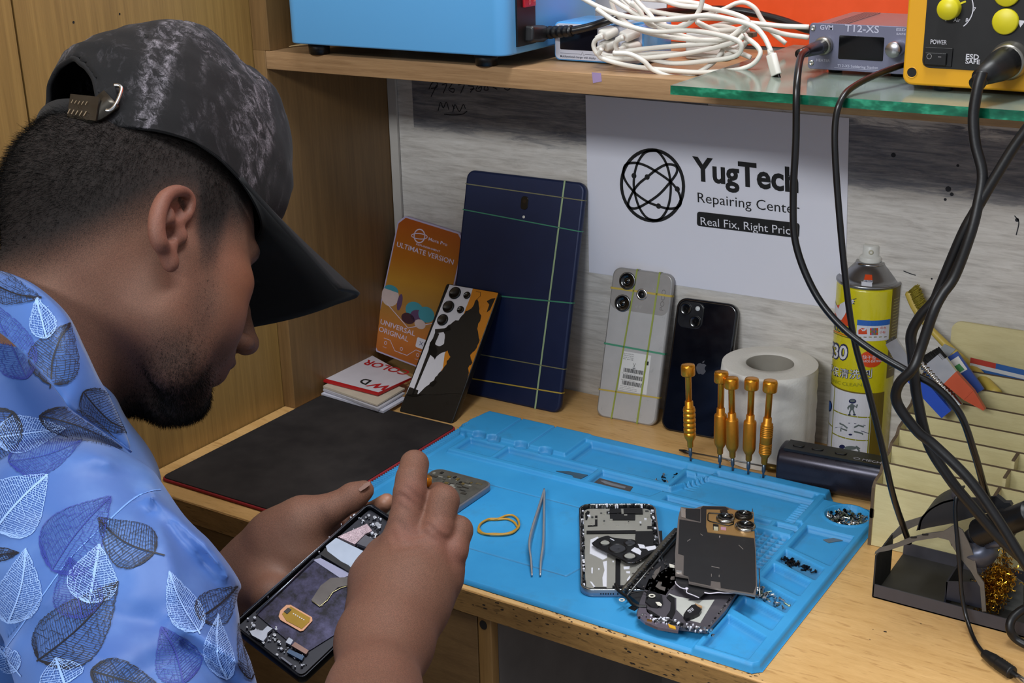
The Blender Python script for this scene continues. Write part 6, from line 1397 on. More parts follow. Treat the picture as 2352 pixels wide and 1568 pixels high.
d_ = (p1-p0).normalized(); sx_ = Vector((1, -0.4, 0)); sx_ = (sx_-d_*sx_.dot(d_)).normalized(); sy_ = d_.cross(sx_); Mp = Matrix.Identity(4)
for i in range(3): Mp[i][0] = sx_[i]; Mp[i][1] = sy_[i]; Mp[i][2] = d_[i]; Mp[i][3] = p0[i]
b = MB(Mp); b.lathe([(0.0024, 0), (0.0032, 0.006)], 0, 14); b.slab(rrect(0.0105, 0.0065, 0.003, 5), 0.005, 0.024, 0.001); b.build('plug_shell', USB, t_uc)
b = MB(Mp); b.slab(rrect(0.008, 0.0026, 0.0012, 4), 0.024, 0.0295, 0.0003); b.build('metal_tip', mat('dark_metal_tip', '#2d2c2c', 0.3, 0.9), t_uc)
p0, p1 = ony(1705, 78, 1.16), ony(1726, 82, 1.165); t_ua = thing('usb_plug', 'white usb a plug lying at the right end of the tangle', 'plug', p0)
b = MB(); b.box(p0.x-0.012, p0.y, p0.z-0.006, p0.x+0.003, p0.y+0.012, p0.z+0.004, bev=0.0015); b.build('plug_shell', USB, t_ua)
b = MB(); b.box(p0.x+0.003, p0.y+0.001, p0.z-0.003, p0.x+0.010, p0.y+0.011, p0.z+0.0012); b.build('metal_tip', mat('brass_grey_tip', '#6e695a', 0.3, 0.9), t_ua)
# white adapter with red top behind the tangle
q0, q1 = ony(1565, 88, 1.23), ony(1645, 92, 1.23); t_ad = thing('power_adapter', 'small white adapter with dark red top lying behind the white cables', 'adapter', (q0.x, 1.23, SHZ1))
zt_ = ony(1600, 76, 1.23).z; q0.x += 0.004; b = MB(); b.box(q0.x, 1.23, SHZ1+0.0005, q1.x+0.012, 1.265, zt_, bev=0.002); b.build('adapter_body', WHT, t_ad)
b = MB(); b.box(q0.x+0.001, 1.232, zt_, q1.x+0.009, 1.263, zt_+0.003, bev=0.001); b.build('red_top', mat('dark_red_top', '#7c3224', 0.35), t_ad)
# wood sliver and bit of tape
b = MB(); p0, p1 = onz(650, 108, SHZ1+0.001), onz(714, 98, SHZ1+0.0035); b.ribbon([p0, p0.lerp(p1, 0.5), p1], (0.1, 0, 1), [0.001, 0.0035, 0.006]); slatbar(b, p0-Vector((0, 0, 0.0004)), p1-Vector((0, 0, 0.0005)), 0.001, 0.006, 0.0007, nrm=(0, 0, 1))
tag(b.build('wood_sliver', mat('pale_sliver', '#c9ac7c', 0.7)), 'pale wooden sliver under the left foot of the blue machine', 'sliver')
b = MB(); p = [ony(x, y, POSTY-0.0004) for x, y in ((1359, 166), (1380, 168), (1382, 187), (1362, 191))]; b.add([tuple(v) for v in p]+[tuple(v+Vector((0, 0.0003, 0))) for v in p], [(0, 3, 2, 1), (4, 5, 6, 7), (0, 1, 5, 4), (1, 2, 6, 5), (2, 3, 7, 6), (3, 0, 4, 7)])
tag(b.build('tape_scrap', mat('lilac_tape', '#a08ab0', 0.4)), 'small lilac scrap of tape on the shelf front edge', 'tape')
# grey soldering station
yS = onz(1866, 158, GZ+0.004).y; tl, bl_, br_ = ony(1860, 52, yS), ony(1856, 154, yS), ony(2092, 176, yS)
x0s, x1s = (tl.x+bl_.x)/2, br_.x+0.004; z0s, z1s = GZ+0.004, tl.z; wS, hS = x1s-x0s, z1s-z0s
t_st = thing('soldering_station', 'small grey metal soldering station with dark display on the glass sheet', 'soldering station', (x0s, yS, GZ))
MS = Matrix(((1, 0, 0, x0s), (0, 0, -1, yS), (0, 1, 0, z0s), (0, 0, 0, 1)))
b = MB(MS); b.slab(rrect(wS-0.003, hS-0.002, 0.002, 3, wS/2, hS/2), -0.105, -0.001, 0.0006)
for k in range(7): b.box(0.016+k*0.0022, hS-0.0012, -0.100, 0.0172+k*0.0022, hS-0.0002, -0.004); 
b.build('aluminium_body', mat('brushed_aluminium', '#9a9da2', 0.32, 0.8, var=0.08, scale=200), t_st)
b = MB(MS); b.slab(rrect(wS, hS, 0.003, 4, wS/2, hS/2), -0.002, 0.0004, 0.0004); b.build('front_panel', mat('slate_front_panel', '#6f7086', 0.4, 0.3, var=0.04), t_st)
fp = lambda x, y: face_pt(MS, x, y, 0.0006); zt = lambda x, y: (x/4.261+1800, y/4.261)
b = MB(MS); q0, q1 = fp(*zt(545, 345)), fp(*zt(970, 600)); b.slab(rrect(q1[0]-q0[0], q0[1]-q1[1], 0.001, 3, (q0[0]+q1[0])/2, (q0[1]+q1[1])/2), 0.0002, 0.0007, 0.0001); b.build('display', mat('black_display', '#08080a', 0.12), t_st)
b = MB(MS); q = fp(*zt(597, 305)); q2 = fp(*zt(930, 330)); put_text2(b, 'T12-XS', q[0], q[1]-0.0002, q2[0]-q[0], 0.0062, bold=0.012, z=0.0006, ang=0.0); q = fp(*zt(355, 288)); put_text2(b, 'GVM', q[0], q[1], 0.0118, 0.0042, bold=0.02, z=0.0006)
q = fp(*zt(525, 655)); put_text2(b, 'T12-XS Soldering Station', q[0], q[1]+0.0002, 0.036, 0.0024, bold=0.012, z=0.0006); q = fp(*zt(318, 600)); put_text2(b, 'HEATER', q[0], q[1], 0.0125, 0.0026, bold=0.01, z=0.0006)
q = fp(*zt(1102, 300)); put_text2(b, 'ESD', q[0], q[1], 0.008, 0.0022, bold=0.02, z=0.0006); q = fp(*zt(1102, 340)); put_text2(b, 'SAFE', q[0], q[1], 0.008, 0.0018, bold=0.02, z=0.0006)
qa, qb = fp(*zt(495, 662)), fp(*zt(1000, 690)); b.ribbon([(qa[0], qa[1], .0006), (qb[0], qa[1], .0006)], (0, 0, 1), 0.0003); b.build('panel_lettering', mat('pale_grey_ink', '#b3b3c6', 0.5), t_st)
for px, py in ((288, 275), (270, 615)):
    q = fp(*zt(px, py)); b = MB(MS @ Matrix.Translation((q[0], q[1], 0.0004))); b.lathe([(0.0026, 0), (0.0024, 0.0008), (0.0012, 0.0010), (0.0010, 0.0005), (0, 0.0005)], 0, 16, cap=False); b.build('screw_head', CHR, t_st)
q = fp(*zt(400, 445)); b = MB(MS @ Matrix.Translation((q[0], q[1], 0.0004))); b.lathe([(0.0080, 0), (0.0080, 0.006), (0.0072, 0.0075), (0.005, 0.0078)], 0, 30); b.build('socket_ring', mat('knurled_ring', '#9a968e', 0.3, 0.9), t_st)
q = fp(*zt(1115, 470)); b = MB(MS @ Matrix.Translation((q[0], q[1], 0.0004))); b.lathe([(0.0068, 0), (0.0068, 0.013), (0.0062, 0.0138), (0, 0.0138)], 0, 32, cap=False); b.build('dial_knob', mat('spun_aluminium', '#b0aeb4', 0.25, 0.95), t_st)
for x in (0.02, wS-0.02): b = MB(); b.lathe([(0.006, GZ+0.0003), (0.0065, z0s)], 0, 16, M=Matrix.Translation((x0s+x, yS+0.016, 0))); b.build('foot', BLK, t_st)
c0 = MS @ Vector((fp(*zt(400, 445))[0], fp(*zt(400, 445))[1], 0.006)); c1 = ony(1838, 123, 1.072)
b = MB(); b.tube([c0, c0.lerp(c1, 0.3), c0.lerp(c1, 0.7), c1], 0.006, rr=[0.0062, 0.0060, 0.0048, 0.0038], seg=18); b.tube([c0.lerp(c1, 0.92), c1+(c1-c0).normalized()*0.002], 0.0040, seg=14)
tag(b.build('round_connector', mat('black_connector', '#131316', 0.3)), 'black round connector plugged into the grey soldering station', 'connector')
# yellow rework station
yY = onz(2082, 196, GZ+0.004).y-0.0; tl, bl_ = ony(2083, 2, yY), ony(2074, 186, yY); x0y = (tl.x+bl_.x)/2; z0y = GZ+0.0045; wY, hY = 0.165, 0.20
t_yw = thing('rework_station', 'yellow framed rework station with black control panel at the right of the shelf', 'soldering station', (x0y, yY, GZ))
MY_ = Matrix(((1, 0, 0, x0y), (0, 0, -1, yY), (0, 1, 0, z0y), (0, 0, 0, 1)))
YP = mat('yellow_orange_plastic', '#d99c12', 0.38, var=0.03, scale=10)
b = MB(MY_); b.slab(rrect(wY, hY, 0.008, 6, wY/2, hY/2), -0.02, 0.0, 0.002); b.build('front_frame', YP, t_yw)
b = MB(MY_); b.slab(rrect(wY-0.006, hY-0.004, 0.006, 4, wY/2, hY/2), -0.16, -0.02, 0.002); b.build('case', BLK, t_yw)
fy_ = lambda x, y: face_pt(MY_, x, y, 0.0008); q0 = fy_(*zt(1355, 600)); qb = fy_(*zt(1700, 680))
pw_, pz_ = wY-2*q0[0], qb[1]; b = MB(MY_); b.slab(rrect(pw_, hY-2*pz_, 0.006, 5, wY/2, hY/2), -0.0002, 0.0008, 0.0002); b.build('control_panel', mat('black_control_panel', '#0d0c0d', 0.45), t_yw)
q = fy_(*zt(1252, 710)); b = MB(MY_); b.lathe([(0.0046, 0.0003), (0.0040, 0.0007), (0.0038, 0.0002)], 0, 24, M=Matrix.Translation((q[0], q[1], 0)), cap=False); b.lathe([(0.0038, 0.0002), (0, 0.0002)], 1, 24, M=Matrix.Translation((q[0], q[1], 0)), cap=False); b.build('screw_recess', [YP, BLK], t_yw)
YK = mat('yellow_knob', '#cdc01c', 0.4)
for px, py, r, l in ((1633, 80, .0086, .010), (2175, 208, .0098, .004), (2192, -66, .0098, .004)):
    q = fy_(*zt(px, py)); b = MB(MY_ @ Matrix.Translation((q[0], q[1], 0.0006))); b.lathe([(r, 0), (r, l*0.8), (r*0.9, l), (0, l)], 0, 32, cap=False); b.build('knob' if l > 0.005 else 'button', YK, t_yw)
b = MB(MY_); 
def yt(s_, px, py, w_, h_, bd=0.01): q_ = fy_(*zt(px, py)); put_text2(b, s_, q_[0], q_[1], w_, h_, bold=bd, z=0.0011)
yt('POWER', 1437, 428, .0128, .0036); yt('ESD', 1783, 575, .0100, .0040, .02); yt('SAFE', 1778, 620, .0112, .0036, .02); yt('2', 1525, 100, .0018, .0030); yt('1', 1580, 205, .0010, .0030); yt('Air', 1662, 212, .0052, .0030); yt('8', 1780, 216, .0020, .0032); yt('7', 1855, 110, .0020, .0032)
qc_ = fy_(*zt(1633, 80)); b.ribbon([(qc_[0]+0.0175*math.cos(a), qc_[1]+0.0175*math.sin(a), .0011) for a in [(-50+i*8)*math.pi/180 for i in range(14)]], (0, 0, 1), 0.0008)
qa = fy_(*zt(2290, 195)); b.add([(qa[0], qa[1], .0011), (qa[0]+0.0058, qa[1]-0.0004, .0011), (qa[0]+0.0026, qa[1]-0.0055, .0011)], [(0, 2, 1)]); b.build('panel_lettering', mat('white_panel_ink', '#c6c4cc', 0.5), t_yw)
b = MB(MY_); qk = fy_(*zt(1710, 42)); q2 = fy_(*zt(1785, 12)); b.ribbon([(qk[0], qk[1], .0014), (q2[0], q2[1], .0014)], (0, 0, 1), 0.0014); b.build('dial_pointer', YK, t_yw)
q0, q1 = fy_(*zt(1385, 455)), fy_(*zt(1645, 655)); b = MB(MY_); b.box(q0[0], q1[1], 0.0006, q1[0], q0[1], 0.0022, 0, 0.0005); b.box(q0[0]+0.0012, q1[1]+0.0012, 0.0022, q1[0]-0.004, q0[1]-0.004, 0.0046, 0, 0.0005)
rk2 = b.build('power_switch', BLK, t_yw); b = MB(MY_); cxk = fy_(*zt(1438, 545)); b.ribbon([(cxk[0]+0.0018*math.cos(a), cxk[1]+0.0020*math.sin(a), .0048) for a in [i*math.pi/8 for i in range(16)]], (0, 0, 1), 0.0004, closed=True); b.ribbon([(cxk[0]+.007, cxk[1], .0048), (cxk[0]+.0095, cxk[1], .0048)], (0, 0, 1), 0.0005); b.build('switch_mark', mat('grey_mark', '#8a8688', 0.5), rk2)
q = fy_(*zt(2215, 590)); b = MB(MY_ @ Matrix.Translation((q[0], q[1], 0.0006))); b.lathe([(0.0150, 0), (0.0150, 0.004), (0.0140, 0.005), (0.0138, 0.012), (0.0125, 0.014), (0.01, 0.014)], 0, 36); b.build('socket_ring', mat('knurled_ring', '#9a968e', 0.3, 0.9), t_yw)
c0 = MY_ @ Vector((q[0], q[1], 0.013)); c1 = ony(2250, 178, 1.035)
b = MB(); b.tube([c0, c0.lerp(c1, 0.25), c0.lerp(c1, 0.6), c1], 0.011, rr=[0.0125, 0.0120, 0.0095, 0.0065], seg=22); b.tube([c1-(c1-c0)*0.15, c1+(c1-c0).normalized()*0.004+Vector((0, 0, -0.004))], 0.0062, seg=16)
tag(b.build('round_connector', RUB), 'large black round connector plugged into the yellow station', 'connector')
for x in (0.030,): b = MB(); b.lathe([(0.008, GZ+0.0003), (0.0085, z0y+0.001)], 0, 16, M=Matrix.Translation((x0y+x, yY+0.014, 0))); b.build('foot', BLK, t_yw)
# ================================================================ person
def smin(a, b, k):
    h = np.maximum(k-np.abs(a-b), 0)/k; return np.minimum(a, b)-h*h*k*0.25
def smax(a, b, k): return -smin(-a, -b, k)
def cone(p, a, b, r1, r2):
    a, b = np.asarray(a, float), np.asarray(b, float); ba = b-a; pa = p-a
    t = np.clip((pa@ba)/(ba@ba), 0, 1); d = pa-t[:, None]*ba
    return np.sqrt((d*d).sum(1))-(r1+(r2-r1)*t)
def ell(p, c, rad, R=None):
    q = p-np.asarray(c, float)
    if R is not None: q = q@R
    rad = np.asarray(rad, float)
    k0 = np.sqrt(((q/rad)**2).sum(1)); k1 = np.sqrt(((q/rad**2)**2).sum(1))+1e-9
    return k0*(k0-1)/k1
def chain(p, pts, rs, k=0.003):
    d = None
    for i in range(len(pts)-1):
        e = cone(p, pts[i], pts[i+1], rs[i], rs[i+1]); d = e if d is None else smin(d, e, k)
    return d
def mesh_sdf(fn, lo, hi, h, coarse=5):
    """surface nets of the zero level of fn inside a box, evaluated only near the surface"""
    lo = np.array(lo, float); n = np.ceil((np.array(hi)-lo)/h).astype(int)+1
    n = ((n+coarse-1)//coarse)*coarse+1
    H = h*coarse; nc = (n-1)//coarse+1
    g = np.stack(np.meshgrid(*[np.arange(k)*H for k in nc], indexing='ij'), -1).reshape(-1, 3)+lo
    vc = fn(g).reshape(nc)
    act = np.abs(vc) < H*1.9
    A = np.zeros(nc-1, bool)
    for dx in (0, 1):
        for dy in (0, 1):
            for dz in (0, 1): A |= act[dx:nc[0]-1+dx, dy:nc[1]-1+dy, dz:nc[2]-1+dz]
    V = np.repeat(np.repeat(np.repeat(np.where(vc < 0, -H, H), coarse, 0), coarse, 1), coarse, 2)[:n[0], :n[1], :n[2]].astype(np.float32)
    need = np.zeros(n, bool)
    for bx, by, bz in np.argwhere(A): need[bx*coarse:(bx+1)*coarse+1, by*coarse:(by+1)*coarse+1, bz*coarse:(bz+1)*coarse+1] = True
    idx = np.argwhere(need); vals = np.empty(len(idx), np.float32)
    for s in range(0, len(idx), 200000): vals[s:s+200000] = fn(idx[s:s+200000]*h+lo)
    V[need] = vals
    S_ = V < 0
    c8 = [(0, 0, 0), (1, 0, 0), (0, 1, 0), (1, 1, 0), (0, 0, 1), (1, 0, 1), (0, 1, 1), (1, 1, 1)]
    sh = tuple(k-1 for k in n)
    cnt = np.zeros(sh, np.int8)
    for c in c8: cnt += S_[c[0]:n[0]-1+c[0], c[1]:n[1]-1+c[1], c[2]:n[2]-1+c[2]]
    cell = (cnt > 0) & (cnt < 8); ci = np.argwhere(cell); vid = -np.ones(sh, np.int64); vid[cell] = np.arange(len(ci))
    pos = np.zeros((len(ci), 3)); w = np.zeros(len(ci))
    edges = [(a, b) for a in range(8) for b in range(a+1, 8) if bin(a ^ b).count('1') == 1]
    def at(c): return V[ci[:, 0]+c[0], ci[:, 1]+c[1], ci[:, 2]+c[2]].astype(float)
    cv = [at(c) for c in c8]
    for a, b in edges:
        m = (cv[a] < 0) != (cv[b] < 0); t = np.where(m, cv[a]/np.where(m, cv[a]-cv[b], 1), 0)
        q = np.array(c8[a])+(np.array(c8[b])-np.array(c8[a]))*t[:, None]
        pos += q*m[:, None]; w += m
    verts = (ci+pos/w[:, None])*h+lo
    F = []
    for ax in range(3):
        u, v = (ax+1) % 3, (ax+2) % 3
        a = [slice(None)]*3; b = [slice(None)]*3; a[ax] = slice(0, n[ax]-1); b[ax] = slice(1, n[ax])
        A0, B0 = S_[tuple(a)], S_[tuple(b)]; ch = np.argwhere(A0 != B0); sg = A0[ch[:, 0], ch[:, 1], ch[:, 2]]
        ok = (ch[:, u] > 0) & (ch[:, v] > 0) & (ch[:, u] < n[u]-1) & (ch[:, v] < n[v]-1); ch = ch[ok]; sg = sg[ok]
        def g_(du, dv):
            q = ch.copy(); q[:, u] -= du; q[:, v] -= dv; return vid[q[:, 0], q[:, 1], q[:, 2]]
        f = np.stack([g_(1, 1), g_(0, 1), g_(0, 0), g_(1, 0)], 1)
        f[~sg] = f[~sg][:, ::-1]; F.append(f)
    F = np.concatenate(F); F = F[(F >= 0).all(1)]
    return verts, F
def relax(v, f, it=3, k=0.5):
    for _ in range(it):
        s = np.zeros_like(v); c = np.zeros(len(v))
        for i in range(4):
            j = (i+1) % 4; np.add.at(s, f[:, i], v[f[:, j]]); np.add.at(s, f[:, j], v[f[:, i]]); np.add.at(c, f[:, i], 1); np.add.at(c, f[:, j], 1)
        v = v*(1-k)+k*s/np.maximum(c, 1)[:, None]
    return v
def np_mesh(name, verts, faces, mats, parent=None, cols=None, smooth=True, label=None):
    me = bpy.data.meshes.new(name); me.vertices.add(len(verts)); me.vertices.foreach_set('co', np.asarray(verts, np.float32).ravel())
    k = faces.shape[1]; me.loops.add(faces.size); me.loops.foreach_set('vertex_index', faces.astype(np.int32).ravel())
    me.polygons.add(len(faces)); me.polygons.foreach_set('loop_start', np.arange(0, faces.size, k, dtype=np.int32)); me.polygons.foreach_set('loop_total', np.full(len(faces), k, np.int32))
    me.polygons.foreach_set('use_smooth', np.full(len(faces), smooth)); me.update(calc_edges=True); me.validate()
    if cols is not None:
        at = me.color_attributes.new('tone', 'FLOAT_COLOR', 'POINT'); c4 = np.ones((len(verts), 4), np.float32); c4[:, :3] = cols; at.data.foreach_set('color', c4.ravel())
    for m in (mats if isinstance(mats, (list, tuple)) else [mats]): me.materials.append(m)
    return link(name, me, parent, label)
# ---- head frame (x forward, y to his left, z up; origin between the ears), metres
HO = np.array([-0.8033361747733593, 0.6860716132554704, -0.2887320648224883+CAMZ])
def rodr(w):
    t = np.linalg.norm(w); k = w/t; K = np.array([[0, -k[2], k[1]], [k[2], 0, -k[0]], [-k[1], k[0], 0]])
    return np.eye(3)+np.sin(t)*K+(1-np.cos(t))*K@K
HR = rodr(np.array([2.270958666493966, -0.4394888195546476, -4.209087901763981]))
def h2w(q): return np.asarray(q, float)/1000@HR.T+HO
def w2h(p): return (np.asarray(p, float)-HO)@HR*1000
def hp(px, py, Y):
    """pixel ray met with the head plane y=Y mm, in head mm"""
    d = np.array(ray(px, py)); n = HR[:, 1]; t = (Y/1000+(HO-C0)@n)/(d@n); return w2h(C0+d*t)
t_man = thing('person', 'person in black cap and blue leaf print shirt leaning over an opened phone in hands', 'person', (-0.80, 0.45, 0.45))
# ear outline traced in a plane tilted off the skull
def ep(px, py, out=0.0):
    """point on the ear plane: starts at the skull side near the cheek and flares away backwards"""
    q0 = hp(px, py, -76); 
    for _ in range(4):
        Y = -(72+max(0, (8-q0[0]))*0.42+out); q0 = hp(px, py, Y)
    return q0
EZ = lambda x, y: (x/5.228+300, y/5.228+400)
helix = [EZ(*p) for p in ((640, 560), (700, 470), (722, 380), (715, 300), (670, 230), (590, 200), (500, 215), (420, 270), (370, 350), (335, 450), (315, 550), (310, 650), (320, 740), (350, 830), (400, 900), (440, 960), (470, 1030), (480, 1090))]
hel_r = [2.6, 2.8, 3.0, 3.2, 3.5, 3.8, 4.2, 4.7, 5.1, 5.4, 5.4, 5.3, 5.2, 5.2, 5.2, 5.4, 5.6, 5.2]
HEL = [ep(*p, out=2.0+(3.5 if 4 < i < 14 else 0)) for i, p in enumerate(helix)]
inner = [ep(*EZ(*p), out=0.5) for p in ((520, 330), (490, 400), (460, 480), (440, 560), (430, 640), (425, 720), (450, 800), (500, 880))]
TRAG = ep(*EZ(610, 740), out=2.5); ATRAG = ep(*EZ(490, 860), out=3.0)
CRUS = [ep(*EZ(*p), out=1.5) for p in ((450, 620), (540, 600), (620, 540), (680, 480))]
HEL = [np.array(v) for v in spline([Vector(k) for k in HEL], 3)]; hel_r = list(np.interp(np.linspace(0, 17, len(HEL)), np.arange(18), hel_r))
inner = [np.array(v) for v in inner]
def head_sdf_mm(q):
    ay = np.abs(q[:, 1]); s = np.stack([q[:, 0], ay, q[:, 2]], 1)
    d = ell(q, (0, 0, 46), (99, 75, 84))
    d = smin(d, ell(q, (-38, 0, 30), (64, 70, 66)), 20)
    d = smin(d, ell(q, (45, 0, 14), (54, 61, 62)), 14)
    d = smin(d, ell(q, (46, 0, -38), (50, 54, 64)), 18)            # face mass
    d = smin(d, ell(s, (46, 38, -30), (32, 25, 44)), 26); d = smin(d, ell(s, (26, 50, -46), (24, 16, 38)), 24)           # cheek
    d = smin(d, ell(s, (58, 47, -10), (24, 14, 15)), 12)           # cheek bone
    d = smin(d, chain(s, [(2, 50, -54), (28, 40, -90), (54, 16, -104)], [16, 17, 16], 8), 20)  # jaw
    d = smin(d, ell(q, (60, 0, -102), (20, 22, 18)), 12)           # chin
    d = smin(d, cone(s, (6, 57, -8), (2, 50, -54), 16, 16), 24)
    d = smin(d, ell(s, (84, 26, 22), (11, 22, 9)), 10)             # brow
    d = smax(d, -ell(s, (100, 31, 2), (17, 17, 12)), 9)            # socket
    d = smin(d, ell(s, (79, 31, 1), (14, 13, 12)), 2)              # eyeball and lid
    d = smin(d, chain(q, [(95, 0, 12), (105, 0, -14), (113, 0, -38)], [7, 8, 10], 4), 7)  # nose
    d = smin(d, ell(q, (114, 0, -42), (11, 11, 9)), 5)
    d = smin(d, ell(s, (103, 12, -45), (11, 7.5, 7.5)), 4)         # wing
    d = smax(d, -ell(s, (108, 8, -53), (6.5, 3.6, 6), None), 2)    # nostril
    d = smin(d, ell(q, (80, 0, -67), (15, 26, 18)), 12)             # mouth mound
    d = smin(d, ell(q, (91, 0, -66), (9, 21, 6.0)), 3); d = smin(d, ell(q, (84, 0, -79), (8, 19, 6.5)), 3)
    d = smax(d, -ell(q, (96, 0, -72.5), (9, 24, 1.6)), 2)
    # neck
    d = smin(d, chain(q, [(-22, 4, -20), NK1, NK2], [59, 64, 74], 20), 26)
    # ear (right one in view, left one mirrored)
    m = (ay > 55) & (q[:, 0] < 40) & (q[:, 0] > -60) & (np.abs(q[:, 2]) < 60)
    if m.any():
        p = q[m].copy(); p[:, 1] = -np.abs(p[:, 1]); e = d[m]
        base = chain(p, inner, [4.5, 5, 5, 5, 4.6, 4.2, 4, 3.5], 3)
        web = ell(p, (np.mean([k[0] for k in inner])+2, -78, 6), (13, 5, 24))
        e = smin(e, web, 5)
        e = smin(e, base, 3)
        e = smax(e, -ell(p, tuple(ep(*EZ(610, 360), out=6)), (9, 7, 12)), 3)
        e = smax(e, -ell(p, tuple(ep(*EZ(500, 720), out=5)), (7.0, 9, 8)), 3)
        e = smin(e, chain(p, CRUS, [2.2, 2.4, 2.4, 2.4], 2), 2)
        e = smin(e, chain(p, HEL, hel_r, 2.5), 2.0)
        e = smin(e, ell(p, tuple(TRAG), (5, 4, 6)), 3); e = smin(e, ell(p, tuple(ATRAG), (5, 4, 7)), 3)
        e = smax(e, -ell(p, tuple(ep(*EZ(515, 690), out=7)), (5.0, 9, 6.5)), 2)
        d[m] = e
    return d
NK1 = w2h(np.array(W(95, 800, 1.095))); NK2 = w2h(np.array(W(20, 1010, 1.08)))
# ---- skin material
def skin_mat():
    t = NT('skin'); a = t.n('ShaderNodeVertexColor'); a.layer_name = 'tone'
    n1 = t.noise(t.mapping(), 38, 4, 0.6); n2 = t.noise(t.mapping(), 420, 2, 0.6); n3 = t.noise(t.mapping(loc=(1, 2, 3)), 1500, 1, 0.5)
    c = t.mix(t.math('MULTIPLY', n1, 0.35), a.outputs[0], t.mix(1.0, a.outputs[0], '#e08a70', 'MULTIPLY'))
    sep = t.n('ShaderNodeSeparateColor'); t.l(a.outputs[0], sep.inputs[0])
    # stubble speckle where the tone is dark
    k = t.n('ShaderNodeMapRange'); t.l(sep.outputs[0], k.inputs[0]); k.inputs[1].default_value = 0.28; k.inputs[2].default_value = 0.08; k.inputs[3].default_value = 0; k.inputs[4].default_value = 0.55
    c = t.mix(t.math('MULTIPLY', k.outputs[0], t.ramp(n3, [(0.42, 0.0), (0.58, 1.0)])), c, '#0c0908')
    h = t.math('ADD', t.math('MULTIPLY', n2, 0.6), t.math('MULTIPLY', n3, 0.4)); t.bump(h, 0.22, 0.0008)
    rg_ = t.math('ADD', 0.46, t.math('MULTIPLY', k.outputs[0], 0.8)); m = t.out(c, rg_, 0, Subsurface_Weight=0.08, Subsurface_Scale=0.01); t.b.inputs['Subsurface Radius'].default_value = (1.0, 0.35, 0.2)
    t.b.inputs['Specular IOR Level'].default_value = 0.42
    return m
SKIN = skin_mat()
SK = np.array(lin('#785745')[:3]); SKD = np.array(lin('#6b4738')[:3]); SKR = np.array(lin('#875548')[:3]); HAIRC = np.array([0.012, 0.010, 0.009]); SKP = np.array(lin('#94705c')[:3])
def gau(q, c, r): return np.exp(-(((q-np.array(c))/np.array(r))**2).sum(1))
def ss(x, a, b): t = np.clip((x-a)/(b-a), 0, 1); return t*t*(3-2*t)
def ear_mask(s):
    r = np.zeros(len(s), bool); m = (s[:, 1] < -66) & (s[:, 0] < 25) & (s[:, 0] > -50) & (np.abs(s[:, 2]) < 52)
    if m.any():
        p = s[m]; e = np.minimum(chain(p, HEL, [k+0.8 for k in hel_r], 1), np.minimum(chain(p, inner, [6.5]*8, 1), ell(p, tuple(np.mean(inner, 0)+np.array([3, -1, 2])), (13, 6, 26)))); r[m] = e < 0.9
    return r
def vnoise(q, s, seed=0):
    """cheap smooth value noise"""
    r = np.random.default_rng(seed); f = np.zeros(len(q))
    for i in range(7):
        w = r.normal(size=3)*s*(1+i*0.35); f += np.sin(q@w+r.uniform(0, 6.28))/(1+i*0.5)
    return f/3.5
def hair_line(q):
    """signed amount: >0 inside the scalp hair area (head mm)"""
    x, y, z = q[:, 0], q[:, 1], q[:, 2]
    lo = np.interp(x, [-110, -95, -80, -60, -40, -20, -5, 10, 20, 34, 46, 60, 75, 95], [-34, -36, -30, -14, 4, 22, 30, 32, 0, 2, 26, 34, 60, 70])
    return z-lo
def tone(q):
    c = np.tile(SK, (len(q), 1)); s = np.stack([q[:, 0], -np.abs(q[:, 1]), q[:, 2]], 1)
    def bl(w, col):
        nonlocal c; w = np.clip(w, 0, 1)[:, None]; c = c*(1-w)+col*w
    bl(0.35*(vnoise(q, 0.05, 3)*0.5+0.5), SKD)
    ear = ear_mask(s)
    bl(ear*0.35, SKR)
    bl(gau(s, (70, -45, -20), (30, 30, 30))*0.28, np.array(lin('#a8643a')[:3]))  # warm bounce light on the cheek, painted into the skin tone
    bl(gau(s, (90, 0, -72), (16, 30, 11))*0.8, np.array(lin('#5a3430')[:3]))
    # scalp: dark above, fading through grey brown towards the neck and ears
    hl = hair_line(q)
    bl(ss(hl, -26, 24)*0.97*(~ear), HAIRC)
    # beard and sideburn
    bd = np.zeros(len(q))
    bd = np.maximum(bd, gau(s, (66, -10, -112), (34, 34, 22))*1.5); bd = np.maximum(bd, gau(s, (44, -34, -100), (26, 26, 20))*1.25)
    bd = np.maximum(bd, gau(s, (20, -52, -88), (24, 30, 20))*0.85)
    bd = np.maximum(bd, gau(s, (30, -60, -50), (15, 30, 40))*0.45); bd = np.maximum(bd, gau(s, (26, -62, 0), (12, 26, 26))*0.62); bd = np.maximum(bd, gau(s, (92, -12, -60), (12, 22, 6))*0.7)
    bd = np.maximum(bd, gau(s, (30, -10, -118), (40, 40, 22))*1.3)
    bd = np.maximum(bd, gau(s, (55, -45, -72), (26, 22, 22))*0.55)
    bd *= 0.85+0.15*vnoise(q, 0.25, 5)
    bl(bd*(~ear), HAIRC*1.5)
    bl(gau(s, (88, -28, 21), (16, 18, 4))*1.3, HAIRC*1.5)
    bl(gau(s, (92, -31, 1), (5, 9, 3))*1.0, np.array([0.02, 0.015, 0.012]))
    return c
lo = HO-0.19; hi = HO+0.19
def head_fn(p): return head_sdf_mm(w2h(p))/1000
hv, hf = mesh_sdf(head_fn, (HO[0]-0.20, HO[1]-0.22, HO[2]-0.22), (HO[0]+0.16, HO[1]+0.17, HO[2]+0.17), 0.0019)
hc = tone(w2h(hv))
